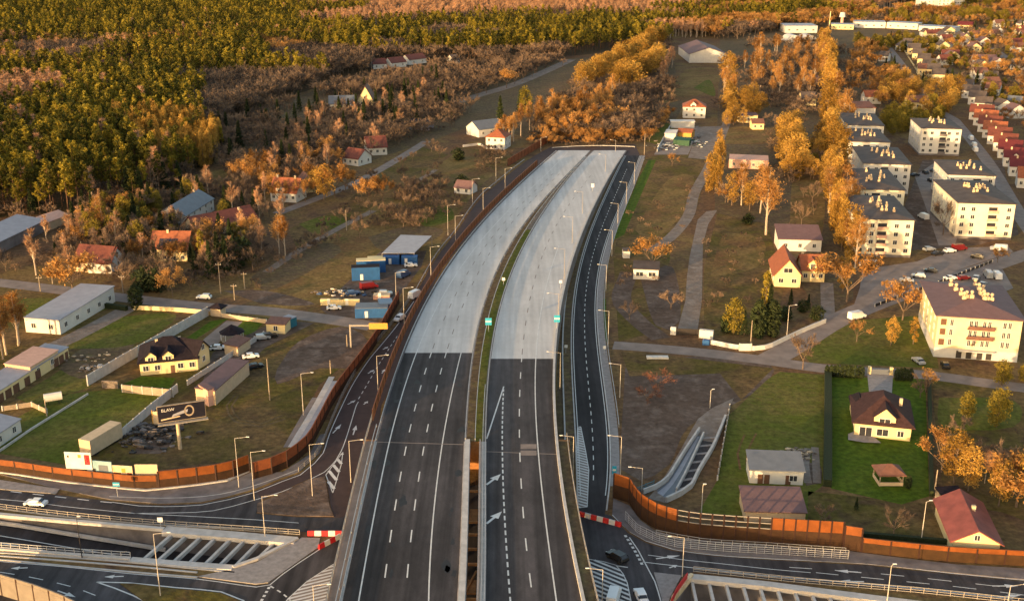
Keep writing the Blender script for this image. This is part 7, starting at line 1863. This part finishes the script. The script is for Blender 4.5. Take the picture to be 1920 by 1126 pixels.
def fill(name, label, cat, polys, kinds, hr, gap, seed, dens=.55, scale=25, wide=1.1):
    pts = []; rnd = random.Random(seed)
    for poly in polys:
        q = [P(*v) for v in poly]
        y0, y1 = min(p.y for p in q), max(p.y for p in q); x0, x1 = min(p.x for p in q), max(p.x for p in q)
        y = y0
        while y < y1:
            x = x0
            while x < x1:
                a, b = x + rnd.uniform(-.5, .5) * gap, y + rnd.uniform(-.5, .5) * gap
                if vnoise(a, b, scale, seed) < dens and inside(q, a, b) and not any((a - c[0]) ** 2 + (b - c[1]) ** 2 < c[2] ** 2 for c in OCC) and not any(abs(a - w[0]) + abs(b - w[1]) < 6 for w in WAYS): pts.append((a, b))
                x += gap
            y += gap
    return mass(name, label, cat, pts, kinds, hr, wide)
def edge_fill():
    fill('wood_edge', 'dark undergrowth along the near edge of the pine wood', 'undergrowth', [[(-80, 412), (0, 412), (150, 402), (270, 376), (350, 348), (415, 300), (420, 250), (395, 255), (390, 285), (340, 325), (250, 362), (140, 385), (0, 392), (-80, 396)]], ['spruce', 'bare_far', 'bush'], (3.5, 9), 4.2, 12, .8, 12)
edge_fill()
fill('scrub_thicket', 'brown leafless thicket filling the land between the wood and the houses', 'thicket', [[(430, 345), (405, 260), (500, 212), (640, 160), (830, 125), (1050, 112), (1060, 125), (960, 150), (900, 172), (850, 195), (880, 230), (790, 255), (700, 290), (640, 300), (600, 330), (500, 350)]], ['bare_far', 'bare_far', 'bush'], (4.5, 8.5), 4.8, 3, .54)
fill('garden_thicket', 'brown shrubs and hedges between the houses above the old street', 'thicket', [[(-40, 520), (-40, 440), (150, 405), (330, 370), (480, 340), (620, 305), (640, 330), (520, 395), (480, 440), (520, 480), (440, 535), (330, 548), (200, 535), (100, 520), (0, 512)]], ['bush', 'bush', 'bare'], (2.5, 6.5), 4.6, 4, .68, 14)
fill('slope_thicket', 'low brown shrubs along the field paths left of the motorway', 'thicket', [[(440, 530), (540, 470), (620, 430), (640, 440), (560, 490), (480, 545)], [(690, 430), (740, 350), (850, 330), (890, 350), (860, 400), (780, 430)], [(880, 290), (950, 240), (960, 300), (900, 330)]], ['bush', 'bare'], (2, 5), 4.0, 5, .58, 12)
fill('motorway_end_thicket', 'brown thicket spreading beyond the closed end of the motorway', 'thicket', [[(985, 262), (1040, 205), (1090, 175), (1180, 180), (1250, 150), (1262, 190), (1225, 258), (1100, 270), (1020, 272)]], ['bare_far', 'bare_far', 'bush'], (5, 10), 4.6, 6, .52)
fill('verge_thicket', 'low brown bushes along the front of the thicket beyond the motorway end', 'thicket', [[(990, 272), (1100, 276), (1220, 266), (1262, 215), (1240, 215), (1215, 245), (1100, 252), (1000, 254)]], ['bush', 'bush', 'orange_tree'], (2, 5.5), 3.6, 13, .85)
fill('willow_undergrowth', 'brown undergrowth at the foot of the golden willow rows', 'thicket', [[(1040, 175), (1100, 140), (1180, 95), (1260, 80), (1262, 150), (1150, 185), (1080, 190)]], ['bare_far'], (4, 8), 5, 7, .42)
fill('belt_thicket', 'brown and golden undergrowth of the tree belt left of the blocks', 'thicket', [[(1345, 240), (1350, 120), (1400, 85), (1640, 80), (1650, 190), (1590, 215), (1570, 330), (1585, 430), (1550, 440), (1545, 340), (1450, 340), (1440, 250)], [(1345, 390), (1360, 345), (1440, 350), (1450, 420), (1400, 425)]], ['bare_far', 'bush', 'bare'], (3.5, 8), 5.6, 8, .42)
fill('town_greenery', 'shrubs and small garden trees among the houses at the top right', 'garden greenery', [[(1660, 70), (1990, 35), (1990, 330), (1900, 250), (1800, 160), (1780, 215), (1640, 225)]], ['bush', 'bare', 'olive_tree', 'bare', 'orange_tree', 'spruce'], (3, 7.5), 6.8, 9, .52, 16)
fill('far_greenery', 'far off trees behind the shops at the top right', 'garden greenery', [[(1380, 62), (1600, 38), (1720, 14), (1990, 0), (1990, 42), (1800, 50), (1600, 48)]], ['bare_far', 'orange_tree', 'bare_far', 'olive_tree'], (8, 14), 9, 10, .6, 30)
fill('corner_thicket', 'bare shrubs under the golden trees in the bottom right corner', 'thicket', [[(1755, 870), (1830, 800), (1990, 800), (1990, 960), (1890, 960), (1770, 925)]], ['bush', 'bare'], (2, 5), 4.2, 11, .5, 12)
print('POOLS', {k: len(v) for k, v in pools.items()})
